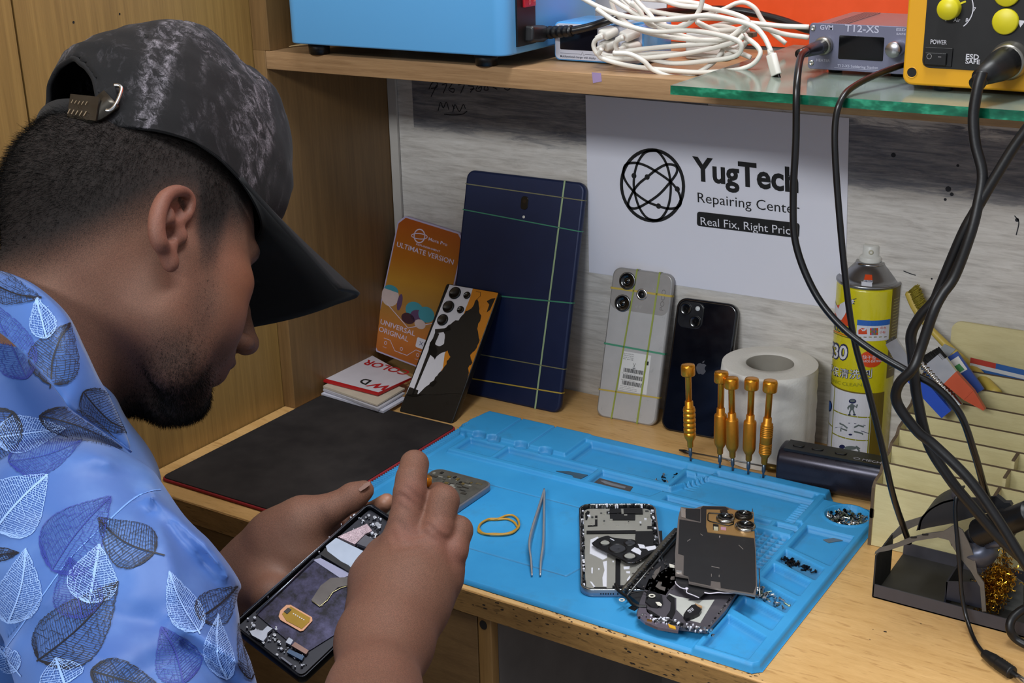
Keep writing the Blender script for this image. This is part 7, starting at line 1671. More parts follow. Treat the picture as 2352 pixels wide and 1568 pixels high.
# ---- hands and forearms
def PX(lst): return [np.array(W(*p)) for p in lst]
K_ = 1/FPX
def wrinkle(p, d, c, ax, r, fr, amp):
    c, ax = np.array(W(*c)), np.array(W(*ax)); u = ax-c; u /= np.linalg.norm(u); q = p-c
    return d+amp*np.sin((q@u)*fr*6.28/10+3*np.sin(q[:, 0]*200))*np.exp(-(q*q).sum(1)/r**2)
def fold(p, a, b_, w, amp):
    a, b_ = np.array(a), np.array(b_); ba = b_-a; pa = p-a; t = np.clip((pa@ba)/(ba@ba), 0, 1); d = pa-t[:, None]*ba
    return amp*np.exp(-(d*d).sum(1)/(w*w))*np.sin(math.pi*np.clip(t*0.96+0.02, 0, 1))**0.5
# right hand, pressing the screwdriver (radii in metres)
RW = np.array(W(880, 1475, 0.955)); 
def right_hand(p):
    fore = chain(p, PX([(850, 1720, 0.86), (858, 1600, 0.90), (876, 1490, 0.95)]), [0.043, 0.0305, 0.0280], 0.01)
    d = fore
    # palm block
    pa = chain(p, PX([(872, 1470, 0.96), (888, 1400, 0.985), (898, 1330, 1.0), (912, 1268, 1.01)]), [0.025, 0.0235, 0.0215, 0.0165], 0.012)
    pb = chain(p, PX([(905, 1470, 0.96), (950, 1390, 0.985), (980, 1325, 1.0), (1000, 1285, 1.01)]), [0.024, 0.0235, 0.0215, 0.0165], 0.012)
    pc = chain(p, PX([(890, 1450, 0.96), (930, 1350, 0.985), (958, 1265, 1.0)]), [0.024, 0.024, 0.0175], 0.012)
    d = smin(d, smin(smin(pa, pb, 0.02), pc, 0.02), 0.022)
    d = smin(d, chain(p, PX([(862, 1400, 0.99), (856, 1330, 1.008), (872, 1280, 1.02)]), [0.018, 0.0150, 0.012], 0.01), 0.014)
    # knuckles
    for k_, r_ in (((926, 1250, 0.992), 0.0125), ((992, 1262, 0.992), 0.0125), ((1030, 1312, 0.998), 0.0115)): d = smin(d, cone(p, W(*k_), W(k_[0]-3, k_[1]+14, k_[2]), r_, r_), 0.008)
    # index, raised with its tip on the screwdriver cap
    d = smin(d, chain(p, PX([(918, 1265, 1.0), (932, 1200, 0.998), (942, 1130, 1.0), (944, 1100, 1.004), (952, 1066, 1.016)]), [0.0150, 0.0128, 0.0122, 0.0112, 0.0112], 0.003), 0.007)
    # middle
    m_ = chain(p, PX([(985, 1280, 1.0), (1004, 1215, 0.992), (1018, 1150, 1.0), (1006, 1136, 1.03)]), [0.0135, 0.0118, 0.0118, 0.0100], 0.003); d = smin(d, m_, 0.004)
    # ring
    r_ = chain(p, PX([(1018, 1325, 1.0), (1040, 1265, 0.995), (1052, 1218, 1.003), (1036, 1208, 1.03)]), [0.0120, 0.0110, 0.0108, 0.0095], 0.003); d = smin(d, r_, 0.0035)
    # little finger
    l_ = chain(p, PX([(1008, 1380, 1.0), (1030, 1330, 1.003), (1040, 1295, 1.012), (1015, 1285, 1.035)]), [0.0115, 0.0092, 0.0088, 0.008], 0.003); d = smin(d, l_, 0.004)
    # thumb, behind the index, holding the shaft
    d = smin(d, chain(p, PX([(880, 1380, 1.0), (878, 1310, 1.03), (900, 1245, 1.045), (922, 1195, 1.05)]), [0.014, 0.0125, 0.0110, 0.010], 0.005), 0.006)
    d = wrinkle(p, d, (928, 1222, 0.985), (945, 1120, 0.99), 0.020, 1000, 0.0004); d = wrinkle(p, d, (942, 1133, 0.988), (945, 1120, 0.99), 0.010, 1500, 0.0006); d = wrinkle(p, d, (1006, 1205, 0.98), (1016, 1170, 0.98), 0.011, 1400, 0.0005)
    for a_, b_ in (((905, 1460), (924, 1270)), ((930, 1460), (990, 1285)), ((945, 1450), (1026, 1330))): d = d-fold(p, W(*a_, 0.945), W(*b_, 0.985), 0.005, 0.0012)
    return d
# left hand, under and beside the phone
def left_hand(p):
    d = chain(p, PX([(380, 1520, 1.14), (500, 1400, 1.115), (585, 1310, 1.10)]), [0.046, 0.032, 0.0255], 0.01)
    d = smin(d, chain(p, PX([(585, 1310, 1.10), (640, 1255, 1.085), (690, 1215, 1.075)]), [0.0245, 0.0260, 0.0235], 0.012), 0.02)
    d = smin(d, chain(p, PX([(590, 1330, 1.10), (640, 1330, 1.08), (690, 1290, 1.075), (740, 1230, 1.085)]), [0.022, 0.022, 0.021, 0.018], 0.012), 0.02)
    d = smin(d, chain(p, PX([(600, 1350, 1.09), (620, 1370, 1.05)]), [0.022, 0.0165], 0.01), 0.014)
    # thumb along the edge of the phone
    d = smin(d, chain(p, PX([(640, 1235, 1.08), (700, 1190, 1.065), (768, 1165, 1.058), (812, 1140, 1.056), (836, 1126, 1.058)]), [0.0220, 0.0165, 0.0112, 0.0105, 0.0080], 0.005), 0.010)
    d = smin(d, cone(p, W(715, 1195, 1.063), W(735, 1180, 1.06), 0.0135, 0.0125), 0.006)
    # fingers passing under the phone, tips round its far edge
    for pts in ([(720, 1240, 1.085), (790, 1215, 1.095), (850, 1180, 1.085), (888, 1152, 1.062)], [(720, 1290, 1.085), (800, 1290, 1.09), (880, 1280, 1.075), (905, 1262, 1.04)],
                [(700, 1330, 1.08), (780, 1350, 1.075), (850, 1350, 1.05), (872, 1335, 1.015)], [(680, 1370, 1.06), (740, 1400, 1.05), (800, 1410, 1.025), (822, 1398, 0.995)]):
        d = smin(d, chain(p, PX(pts), [0.0125, 0.0108, 0.0088, 0.0068], 0.004), 0.006)
    return d
def bbox(pts, m): P = np.array(pts); return P.min(0)-m, P.max(0)+m
lo, hi = bbox(PX([(850, 1720, 0.86), (880, 1490, 0.95), (950, 1040, 1.03), (1070, 1290, 1.04), (840, 1300, 1.05)]), 0.05)
rv, rf = mesh_sdf(right_hand, lo, hi, 0.0013)
lo, hi = bbox(PX([(400, 1520, 1.14), (590, 1300, 1.10), (840, 1120, 1.06), (905, 1262, 1.04), (822, 1400, 0.99), (620, 1370, 1.05)]), 0.05)
lv, lf = mesh_sdf(left_hand, lo, hi, 0.0017)
def hand_tone(v, nails=()):
    c = np.tile(SK*0.92, (len(v), 1)); w = (0.30*(vnoise(v, 60, 8)*0.5+0.5))[:, None]; c = c*(1-w)+SKD*w
    return c
rc_ = hand_tone(rv); lc_ = hand_tone(lv)
def blob_tone(c, v, px, r, col, amt):
    w = np.clip(np.exp(-(((v-np.array(W(*px)))**2).sum(1))/r**2)*amt, 0, 1)[:, None]; return c*(1-w)+np.asarray(col)*w
for px in ((930, 1232, 0.985), (1010, 1222, 0.985), (1046, 1275, 0.99), (945, 1135, 0.99)): rc_ = blob_tone(rc_, rv, px, 0.012, SKR, 0.5)
for px in ((948, 1125, 0.992), (932, 1215, 0.985), (1016, 1170, 0.985)): rc_ = blob_tone(rc_, rv, px, 0.008, SKD*0.8, 0.35)
lc_ = blob_tone(lc_, lv, (650, 1300, 1.06), 0.03, SKP, 0.5); lc_ = blob_tone(lc_, lv, (886, 1146, 1.055), 0.012, SKP*1.1, 0.8)
for k_ in range(3): lc_ = blob_tone(lc_, lv, (742+k_*4, 1170+k_*10, 1.05), 0.004, SKD*0.6, 0.5)
# ---- torso (mostly under the shirt)
def torso(p):
    d = chain(p, PX([(-40, 930, 1.14), (-120, 1250, 1.15), (-260, 1900, 1.15)]), [0.085, 0.115, 0.12], 0.04)
    d = smin(d, chain(p, PX([(-150, 1050, 1.16), (60, 1120, 1.10), (215, 1290, 0.97)]), [0.06, 0.062, 0.052], 0.02), 0.05)
    d = smin(d, chain(p, PX([(225, 1320, 0.955), (560, 1760, 0.90), (700, 1900, 0.88)]), [0.040, 0.034, 0.034], 0.02), 0.03)
    return d
tv, tf = mesh_sdf(torso, np.array(W(-200, 1300, 1.1))-0.42, np.array(W(300, 1300, 1.0))+0.42, 0.008, 4)
tc_ = np.tile(SK, (len(tv), 1))
V = np.concatenate([hv, rv, lv, tv]); off = np.cumsum([0, len(hv), len(rv), len(lv)])
F = np.concatenate([hf, rf+off[1], lf+off[2], tf+off[3]]); CC_ = np.concatenate([hc, rc_, lc_, tc_])
body = np_mesh('body', V, F, SKIN, t_man, CC_)
# nail of the left thumb and the left index tip
NAIL = mat('finger_nail', '#6b4b3e', 0.6, var=0.05)
b = MB(); q = [W(*p) for p in ((822, 1124, 1.047), (838, 1110, 1.048), (851, 1104, 1.051), (850, 1113, 1.049), (838, 1122, 1.046), (828, 1128, 1.045))]
b.add([tuple(v) for v in q], [tuple(range(6))], 0, True); b.build('thumb_nail', NAIL, body)
# ---- hair: short strands grown on the scalp, denser and longer above
HAIR = mat('black_hair', '#080706', 0.75, spec=0.12)
hq = w2h(hv)
nrm = np.zeros_like(hv); e1 = hv[hf[:, 1]]-hv[hf[:, 0]]; e2 = hv[hf[:, 3]]-hv[hf[:, 0]]; fn_ = np.cross(e1, e2)
for k in range(4): np.add.at(nrm, hf[:, k], fn_)
nrm /= np.linalg.norm(nrm, axis=1, keepdims=True)+1e-12
if (((hv-HO)*nrm).sum(1)).mean() < 0: nrm = -nrm
def strands(name, weight, length, n, width, parent, m, lean):
    w = np.clip(weight, 0, None); pr = w/w.sum(); idx = RNG.choice(len(hv), n, p=pr)
    p = hv[idx]+RNG.normal(0, 0.0009, (n, 3)); nn = nrm[idx]; L = length[idx][:, None]*RNG.uniform(0.6, 1.2, (n, 1))
    dr = nn*0.55+lean+RNG.normal(0, 0.22, (n, 3)); dr -= nn*np.minimum((dr*nn).sum(1, keepdims=True)-0.25, 0); dr /= np.linalg.norm(dr, axis=1, keepdims=True)
    view = np.cross(dr, RNG.normal(0, 1, (n, 3))); view /= np.linalg.norm(view, axis=1, keepdims=True)
    p = p-nn*0.0006; tip = p+dr*L; wv = view*width/2
    vs = np.stack([p-wv, p+wv, tip+wv*0.35, tip-wv*0.35], 1).reshape(-1, 3)
    fs = np.arange(4*n).reshape(n, 4)
    o = np_mesh(name, vs, fs, m, parent, smooth=False); o['kind'] = 'stuff'; return o
sq = np.stack([hq[:, 0], -np.abs(hq[:, 1]), hq[:, 2]], 1)
ear_m = ear_mask(sq)
hl = hair_line(hq)
wt = ss(hl, -22, 28)*(~ear_m); ln = 0.0012+0.0065*ss(hl, 5, 60)
down = HR[:, 2]*-0.55+HR[:, 0]*-0.35
strands('hair', wt, ln, 46000, 0.00026, body, HAIR, down)
bd_w = (gau(sq, (62, -10, -114), (34, 34, 20))*1.2+gau(sq, (36, -38, -102), (28, 26, 20))+gau(sq, (24, -55, -85), (22, 26, 18))*0.4+gau(sq, (28, -60, -30), (12, 26, 44))*0.22)*(~ear_m)
bd_w[bd_w < 0.03] = 0
strands('beard', bd_w, 0.0012+0.0024*np.clip(bd_w, 0, 1), 20000, 0.00024, body, HAIR, HR[:, 2]*-0.8+HR[:, 0]*0.1)
# ---- eyelashes
b = MB()
for i in range(14):
    a = (i/13-0.5); p0 = h2w((92, -31+a*20, 0)); p1 = h2w((99, -31+a*25, -4)); b.tube([p0, p1], 0.0002, seg=3)
o = b.build('eyelashes', HAIR, body); o['kind'] = 'stuff'
# ================================================================ cap
CAPM = None
def cap_mat(name, fade):
    t = NT(name); n1 = t.noise(t.mapping(scale=(1, 1, 0.5)), 130, 6, 0.75, 0.8); v = t.mapping(scale=(1, 1, 0.25), rot=(0.5, -0.5, 0.4)); n2 = t.noise(v, 60, 5, 0.7, 0.4)
    a = t.n('ShaderNodeVertexColor'); a.layer_name = 'tone'; sep = t.n('ShaderNodeSeparateColor'); t.l(a.outputs[0], sep.inputs[0])
    n3 = t.noise(t.mapping(), 900, 2, 0.6)
    st = t.math('MULTIPLY', sep.outputs[0], t.ramp(n1, [(0.46, 0.05), (0.60, 1.0)])) if fade else t.math('MULTIPLY', n1, 0.0)
    wash = t.ramp(n2, [(0.55, 0.0), (0.75, 0.25)])
    c = t.mix(t.math('MULTIPLY', t.math('MAXIMUM', st, wash if fade else 0.0), t.ramp(n3, [(0.35, 0.3), (0.6, 1.0)])), '#101012', '#8d8890')
    c = t.mix(0.25, c, t.mix(n1, '#0d0d0f', '#1f1f21'))
    t.bump(t.noise(t.mapping(), 1800, 2), 0.35, 0.0004)
    m = t.out(c, 0.85); t.b.inputs['Specular IOR Level'].default_value = 0.25; t.b.inputs['Sheen Weight'].default_value = 0.05; return m
CAPM = cap_mat('washed_black_denim', True); BRIM = cap_mat('black_brim_cloth', False)
# crown: rings from the hem up to the button, in head mm; angle 0 = front, going to his right side
hemR = [hp(*p, Y) for p, Y in (((566, 402), -66), ((500, 366), -78), ((440, 325), -80), ((390, 303), -80), ((330, 283), -79), ((290, 272), -76), ((235, 262), -68), ((190, 262), -56))]
def hemz(a):
    """hem height and radii by azimuth a (0 front, pi back)"""
    ca, sa = math.cos(a), math.sin(a)
    return ca, sa
NA, NRR = 128, 40
hem_az = []; 
HEMX = lambda a: 105*math.cos(a) if math.cos(a) > 0 else 82*math.cos(a)
def hem_pt(a):
    x = HEMX(a)+2; y = -79*math.sin(a)
    z = np.interp(x, [-80, -70, -55, -30, 0, 25, 50, 70, 90, 108], [88, 80, 75, 77, 77, 72, 64, 56, 50, 48])
    return np.array([x, y, z])
# silhouette of the crown in the sagittal plane (x, z), front then over the top to the back
SIL = np.array([(108, 48), (128, 70), (136, 98), (133, 130), (123, 160), (108, 181), (88, 194), (70, 200), (48, 207), (28, 211), (6, 207), (-16, 198), (-40, 184), (-60, 170), (-74, 156), (-80, 132), (-80, 110), (-79, 92)], float)
def crown_pt(a, t):
    """t 0 hem .. 1 top"""
    h = hem_pt(a); top = np.array([22, 0, 217.0]); ca, sa = math.cos(a), math.sin(a)
    # profile of the front / back silhouette at parameter t
    n = len(SIL); f = np.array([np.interp(t, np.linspace(0, 1, 10), SIL[:10, k]) for k in (0, 1)]); bk = SIL[9:][::-1]; g = np.array([np.interp(t, np.linspace(0, 1, len(bk)), bk[:, k]) for k in (0, 1)])
    # side profile: bulges then turns in over the head
    sy = np.interp(t, [0, 0.12, 0.3, 0.5, 0.7, 0.85, 1.0], [79, 81, 80, 71, 54, 32, 0]); sz = np.interp(t, [0, 0.3, 0.5, 0.7, 0.85, 1.0], [74, 118, 150, 183, 205, 217])
    wf = max(ca, 0)**2; wb = max(-ca, 0)**2; wsd = sa*sa
    x = (wf*f[0]+wb*g[0])/max(abs(ca), 1e-3)*(1 if True else 0)
    rf_ = (f[0]-22) if ca > 0 else (22-g[0]); zc_ = f[1] if ca > 0 else g[1]
    x = 22+rf_*ca*(1.0 if True else 0); xs = h[0]*(1-t)+22*t
    x = (22+abs(rf_)*ca) if abs(ca) > 0 else 22
    x = x*(1-0.0)+0.0
    x = (1-wsd*(1-t))*x+(wsd*(1-t))*h[0]
    y = -sy*sa; z = wsd*sz+(1-wsd)*zc_
    k = max(0, 1-t/0.12); p = np.array([x, y, z]); return p*(1-k)+h*k
vs = []; tn = []
for i in range(NRR+1):
    t = i/NRR
    for j in range(NA):
        a = 2*math.pi*j/NA; p = crown_pt(a, min(t, 0.999))
        r = p-np.array([20, 0, 110]); r /= np.linalg.norm(r)
        wr = 2.2*noise.noise(Vector((p[0]*0.025, p[1]*0.03, p[2]*0.03)))+1.3*noise.noise(Vector((p[0]*0.07, p[1]*0.05, p[2]*0.05)))
        # soft dent across the top and a ridge along the front seam
        wr -= 5.5*math.exp(-((p[0]-62)/13)**2)*ss(np.array(p[2]), 150, 205)*1.0
        p = p+r*wr*min(1, t*6)
        k = j % 1; seam = min(abs(((a/(math.pi/3)+0.5) % 1)-0.5)*math.pi/3, 1)
        p = p-r*0.9*math.exp(-(seam*80/4)**2)*min(1, t*8)
        vs.append(p)
        s1_ = math.exp(-(((seam*85*(1-t*0.8))-4.5)/3.2)**2); tn.append(min(1, s1_*1.1))
vs = np.array(vs); tn = np.array(tn)
F_ = []
for i in range(NRR):
    for j in range(NA):
        j2 = (j+1) % NA; q = [i*NA+j, i*NA+j2, (i+1)*NA+j2, (i+1)*NA+j]
        c = vs[q].mean(0); a = 2*math.pi*(j+0.5)/NA
        # rear opening above the strap
        if c[0] < -48 and abs(c[1]+4) < 40*math.sqrt(max(0, 1-((c[2]-96)/46)**2)) and c[2] < 142 and c[2] > 70: continue
        F_.append(q)
for k in range(3): pass
tn2 = tn+0.8*np.exp(-((vs[:, 0]*0.5+vs[:, 2]*0.2-45+6*np.sin(vs[:, 2]*0.08))/5)**2)*0.9*(vs[:, 2] > 90)
for cxx, ww in ((-42, 2.5), (4, 2), (20, 1.6), (64, 3), (92, 2), (114, 2)):
    u_ = vs[:, 0]*0.95-(vs[:, 2]-130)*0.28+5*np.sin(vs[:, 2]*0.07+cxx); tn2 = tn2+0.55*np.exp(-((u_-cxx)/ww)**2)*(0.55+0.45*np.sin(vs[:, 2]*0.11+cxx))*(vs[:, 2] > 62)
tn2 = np.clip(tn2, 0, 1)
crown = np_mesh('cap_crown', h2w(vs), np.array(F_), CAPM, body, np.stack([tn2]*3, 1))
md = crown.modifiers.new('thick', 'SOLIDIFY'); md.thickness = 0.0018; md.offset = -1
# hem band
b = MB(); hp_ = [h2w(hem_pt(2*math.pi*j/NA)+np.array([0, 0, 0])) for j in range(NA)]
loopv = []
for j in range(NA):
    a = 2*math.pi*j/NA; h = hem_pt(a); o = np.array([math.cos(a), -math.sin(a), 0]); loopv.append((h+o*0.6, h+o*1.6+np.array([0, 0, 8.0]), h-o*1.0+np.array([0, 0, -0.5])))
vsb = []; 
for p in loopv: vsb += [tuple(h2w(p[2])), tuple(h2w(p[0])), tuple(h2w(p[1]))]
fsb = [(3*j+k, 3*((j+1) % NA)+k, 3*((j+1) % NA)+k+1, 3*j+k+1) for j in range(NA) for k in range(2) if not (math.cos(2*math.pi*(j+.5)/NA) < -0.86)]
b.add(vsb, fsb, 0, True); hb = b.build('cap_hem', BRIM, crown); at = hb.data.color_attributes.new('tone', 'FLOAT_COLOR', 'POINT')
# arch binding of the rear opening
arch = []
for i in range(25):
    th = math.pi*i/24; y = -4+40*math.cos(th); z = 96+46*math.sin(th); 
    best_ = min(range(len(vs)), key=lambda k_: (vs[k_][1]-y)**2+(vs[k_][2]-z)**2+(0 if vs[k_][0] < -50 else 1e6)); arch.append(h2w(vs[best_]))
b = MB(); b.tube(spline([Vector(a_) for a_ in arch[::2]], 4), 0.0022, seg=8); b.build('opening_binding', BRIM, crown)
b = MB()
for (px, py) in ((328, 86), (537, 163)):
    q = min(range(len(vs)), key=lambda k_: ((np.array(h2w(vs[k_]))-np.array(W(px, py, np.linalg.norm(np.array(h2w(vs[k_]))-C0))))**2).sum()+(0 if vs[k_][1] < 10 else 1)); 
    p = Vector(h2w(vs[q])); nv = (p-Vector(h2w((20, 0, 120)))).normalized(); M = frame(p, nv.orthogonal(), nv.cross(nv.orthogonal())); b.lathe([(0.0052, -0.001), (0.0048, 0.0012), (0.0030, 0.0016), (0.0016, 0.0006), (0, 0.0004)], 0, 20, M=M, cap=False)
b.build('eyelets', BRIM, crown)['kind'] = 'stuff'
# strap with buckle
zt1 = lambda x, y: (x/2.904, y/2.904)
SP = [(150, 262, 1.115), (175, 248, 1.085), (205, 232, 1.062), (235, 222, 1.045), (262, 222, 1.036)]
def flat_strip(b, pts, w, th, upv, mi=0):
    P = [Vector(p) for p in pts]; vs_ = []; n = len(P)
    for i, p in enumerate(P):
        t_ = (P[min(i+1, n-1)]-P[max(i-1, 0)]).normalized(); a = (Vector(upv)-t_*t_.dot(Vector(upv))).normalized(); nn = t_.cross(a)*th/2; ww = w[i] if isinstance(w, list) else w
        vs_ += [tuple(p+a*ww/2+nn), tuple(p-a*ww/2+nn), tuple(p-a*ww/2-nn), tuple(p+a*ww/2-nn)]
    fs_ = [(4*i+k, 4*i+(k+1) % 4, 4*i+4+(k+1) % 4, 4*i+4+k) for i in range(n-1) for k in range(4)]+[(3, 2, 1, 0), tuple(4*(n-1)+k for k in range(4))]
    b.add(vs_, fs_, mi, True)
def cap_surf(px, py, lift=0.004):
    o = Vector(C0); d = Vector(ray(px, py)).normalized(); r = CAPBV.ray_cast(o, d)
    if r[0] is None: return None
    return r[0]-d*lift
CAPBV = BVHTree.FromPolygons([tuple(v) for v in h2w(vs)], [tuple(f) for f in F_])
def cs(px, py, lift, alt):
    r = cap_surf(px, py, lift); return r if r is not None else W(px, py, alt)
def sp_(dl, o_=4.0, dz=7.0):
    a = math.pi-dl; h = hem_pt(a); return Vector(h2w(h+np.array([math.cos(a)*o_, -math.sin(a)*o_, dz])))
PT = [cs(270, 224, 0.003, 1.03), cs(257, 227, 0.006, 1.035)]+[sp_(k) for k in (0.6, 0.45, 0.3, 0.1, -0.1, -0.3, -0.5, -0.7)]
upc = Vector(HR[:, 2])
b = MB(); flat_strip(b, spline(PT, 6), 0.0165, 0.0022, upc); st_ = b.build('cap_strap', BRIM, crown)
b = MB(); flat_strip(b, spline([PT[1]-Vector(ray(240, 222)).normalized()*0.002, PT[2]-Vector(ray(215, 232)).normalized()*0.003, PT[3]-Vector(ray(190, 240)).normalized()*0.002], 5), [0.018]*11, 0.0035, upc); 
q = [sp_(0.38, 7.0, -2), sp_(0.38, 7.0, 18), sp_(0.68, 9.0, 18), sp_(0.68, 9.0, -2)]
nv = (q[1]-q[0]).cross(q[3]-q[0]).normalized(); nv = -nv if nv.dot(Vector(C0)-q[0]) < 0 else nv
b.add([tuple(v) for v in q]+[tuple(v+nv*0.0016) for v in q], [(0, 1, 2, 3), (7, 6, 5, 4), (0, 4, 5, 1), (1, 5, 6, 2), (2, 6, 7, 3), (3, 7, 4, 0)])
b.build('buckle_plate', mat('engraved_gunmetal', '#4a4640', 0.35, 0.9, var=0.2), crown)
b = MB()
for i in range(5):
    p0_, p1_ = sp_(0.40+i*0.04, 10.2, 1), sp_(0.42+i*0.04, 10.2, 5); b.ribbon([p0_, p1_], tuple(nv), 0.0009)
    p0_, p1_ = sp_(0.42+i*0.035, 10.2, 10), sp_(0.435+i*0.035, 10.2, 13); b.ribbon([p0_, p1_], tuple(nv), 0.0007)
b.build('buckle_engraving', mat('bright_engraving', '#b9b3a4', 0.3, 0.9), crown)['kind'] = 'stuff'
b = MB(); rg = [cs(*p, 0.0085, 1.03) for p in ((262, 196), (274, 197), (279, 206), (272, 228), (262, 246), (252, 254), (243, 254))]; b.tube(spline(rg, 5), 0.0016, seg=8); b.build('buckle_ring', CHR, crown)
# brim
def brim_pt(u, v):
    """u -1..1 across (neg = his right), v 0 root .. 1 edge"""
    a = u*1.12; root = np.array([108*math.cos(a)-1, 84*math.sin(a), 0]); root[2] = np.interp(root[0], [40, 70, 90, 108], [66, 56, 50, 48])
    edge = np.array([206-66*abs(u)**2.2, 88*np.sign(u)*abs(u)**0.85, 0.0])
    edge[2] = 20-26*abs(u)**1.8
    p = root*(1-v)+edge*v; p[2] += 5*math.sin(math.pi*v)*(1-abs(u)); return p
nu, nv_ = 48, 16; bv = np.array([brim_pt(-1+2*i/nu, j/nv_) for j in range(nv_+1) for i in range(nu+1)])
bf = np.array([[j*(nu+1)+i, j*(nu+1)+i+1, (j+1)*(nu+1)+i+1, (j+1)*(nu+1)+i] for j in range(nv_) for i in range(nu)])
brim = np_mesh('cap_brim', h2w(bv), bf, BRIM, crown, np.zeros((len(bv), 3))); md = brim.modifiers.new('thick', 'SOLIDIFY'); md.thickness = 0.0034; md.offset = 0
b = MB(); q = h2w((136.5, -4, 104)); b.lathe([(0.009, 0), (0.009, 0.001), (0, 0.0012)], 0, 24, M=frame(q, (0, 0, 1), tuple(HR[:, 1])) if False else frame(q, tuple(HR[:, 1]), tuple(HR[:, 2])), cap=False); b.build('front_badge', mat('white_badge', '#d8d8d8', 0.3), crown)
# ================================================================ shirt
def shirt_mat():
    t = NT('blue_shirt_cloth'); n1 = t.noise(t.mapping(), 6, 3, 0.5); n2 = t.noise(t.mapping(loc=(5, 1, 2)), 16, 4, 0.6)
    c = t.mix(t.ramp(n1, [(0.35, 0.0), (0.65, 1.0)]), '#33569b', '#446db0'); c = t.mix(t.ramp(n2, [(0.5, 0.0), (0.8, 0.35)]), c, '#7098d0')
    t.bump(t.noise(t.mapping(), 2600, 2), 0.12, 0.0002)
    m = t.out(c, 0.5, 0, Sheen_Weight=0.2); t.b.inputs['Specular IOR Level'].default_value = 0.4; return m
SHIRT = shirt_mat()
FOLDS = [([(347, 1135), (430, 1215), (505, 1290), (560, 1350)], 18, 0.009), ([(358, 1165), (420, 1240), (465, 1290)], 28, -0.0025), ([(351, 1147), (374, 1234), (394, 1305), (400, 1360)], 16, 0.0035),
         ([(394, 1428), (480, 1480), (545, 1520)], 20, 0.008), ([(430, 1475), (512, 1545), (540, 1600)], 24, -0.009), ([(270, 1412), (394, 1436)], 26, -0.005), ([(221, 1074), (290, 1088), (335, 1108)], 22, -0.0015),
         ([(215, 1050), (345, 1092)], 16, 0.003), ([(335, 1131), (230, 1210), (158, 1285), (80, 1390), (4, 1490)], 7, -0.0022), ([(350, 1136), (245, 1220), (170, 1298), (95, 1400), (20, 1500)], 12, 0.0022),
         ([(-20, 1080), (120, 1040), (240, 1060)], 30, 0.004), ([(0, 1240), (110, 1220)], 34, -0.004), ([(60, 1450), (180, 1400), (260, 1330)], 40, -0.005), ([(300, 1560), (420, 1500)], 30, -0.005), ([(470, 1240), (520, 1330), (545, 1420)], 14, 0.003), ([(160, 1480), (280, 1520), (330, 1580)], 30, 0.004)]
def shirt_sdf(p):
    # back, shoulder and sleeve, loose over the body
    d = chain(p, PX([(-60, 960, 1.15), (-140, 1250, 1.15), (-280, 1900, 1.15)]), [0.112, 0.145, 0.155], 0.04)
    d = smin(d, chain(p, PX([(-40, 985, 1.13), (60, 1165, 1.06), (165, 1250, 0.985)]), [0.085, 0.069, 0.064], 0.02), 0.03)
    d = smin(d, chain(p, PX([(-30, 930, 1.085), (60, 1060, 1.075), (190, 1120, 1.06), (240, 1200, 1.02)]), [0.062, 0.058, 0.042, 0.042], 0.02), 0.02)
    d = smin(d, chain(p, PX([(175, 1250, 0.975), (278, 1430, 0.93), (338, 1640, 0.90)]), [0.066, 0.067, 0.070], 0.02), 0.025)
    d = smin(d, chain(p, PX([(-70, 950, 1.10), (50, 985, 1.07), (130, 1065, 1.05)]), [0.082, 0.070, 0.046], 0.02), 0.02)
    # front panel hanging below the chest
    d = smin(d, chain(p, PX([(230, 1120, 1.10), (200, 1400, 1.12), (150, 1700, 1.14)]), [0.045, 0.07, 0.08], 0.02), 0.03)
    v = (p-C0)@CM.T; u = v[:, :2]/v[:, 2:]*FPX+np.array([CX, CY]); f = np.zeros(len(p))
    for pts, w_, am in FOLDS:
        dd = np.full(len(p), 1e9)
        for a, b_ in zip(pts[:-1], pts[1:]):
            a, b_ = np.array(a, float), np.array(b_, float); e = b_-a; t = np.clip(((u-a)@e)/(e@e), 0, 1); q = u-a-t[:, None]*e; dd = np.minimum(dd, (q*q).sum(1))
        f += am*np.exp(-dd/(w_*w_))
    f = np.where(u[:, 0] > -300, f, 0)
    return d-f
lo = np.array(W(-200, 1300, 1.1))-0.30; lo[2] = 0.60; hi = np.array(W(350, 1300, 1.0)); 
lo = np.minimum(lo, np.array(W(-260, 1100, 1.2))-0.1)
hi = np.array([-0.38, 0.86, 1.12])
sv, sf = mesh_sdf(shirt_sdf, lo, hi, 0.0036, 5); sv = relax(sv, sf, 4)
# open the sleeve end: drop faces beyond the hem plane
HA, HB_, HC = np.array(W(548, 1322, 0.93)), np.array(W(582, 1580, 0.90)), np.array(W(575, 1450, 1.05))
shirt = np_mesh('shirt', sv, sf, SHIRT, body)
# collar: a stand round the neck with a turned flap
top = PX([(-90, 585, 1.10), (-20, 618, 1.055), (30, 634, 1.022), (85, 662, 0.995), (150, 722, 0.975), (190, 800, 0.970), (222, 868, 0.975), (250, 918, 0.985), (290, 1010, 0.998)])
low = PX([(-110, 700, 1.06), (-40, 740, 1.01), (10, 772, 0.982), (60, 818, 0.962), (105, 868, 0.95), (140, 912, 0.948), (163, 942, 0.950), (225, 985, 0.975), (300, 1040, 0.990)])
ct = [np.array(v) for v in spline([Vector(p) for p in top], 8)]; cl = [np.array(v) for v in spline([Vector(p) for p in low], 8)]
m_ = 12; cv_ = []
for i in range(len(ct)):
    dirn = (np.array(C0)-(ct[i]+cl[i])/2); dirn /= np.linalg.norm(dirn)
    for k in range(m_+1):
        s_ = k/m_; cv_.append(ct[i]*(1-s_)+cl[i]*s_+dirn*0.006*math.sin(math.pi*min(1, s_*1.15))*(1-0.5*s_)-dirn*0.007*max(0, 1-s_*7))
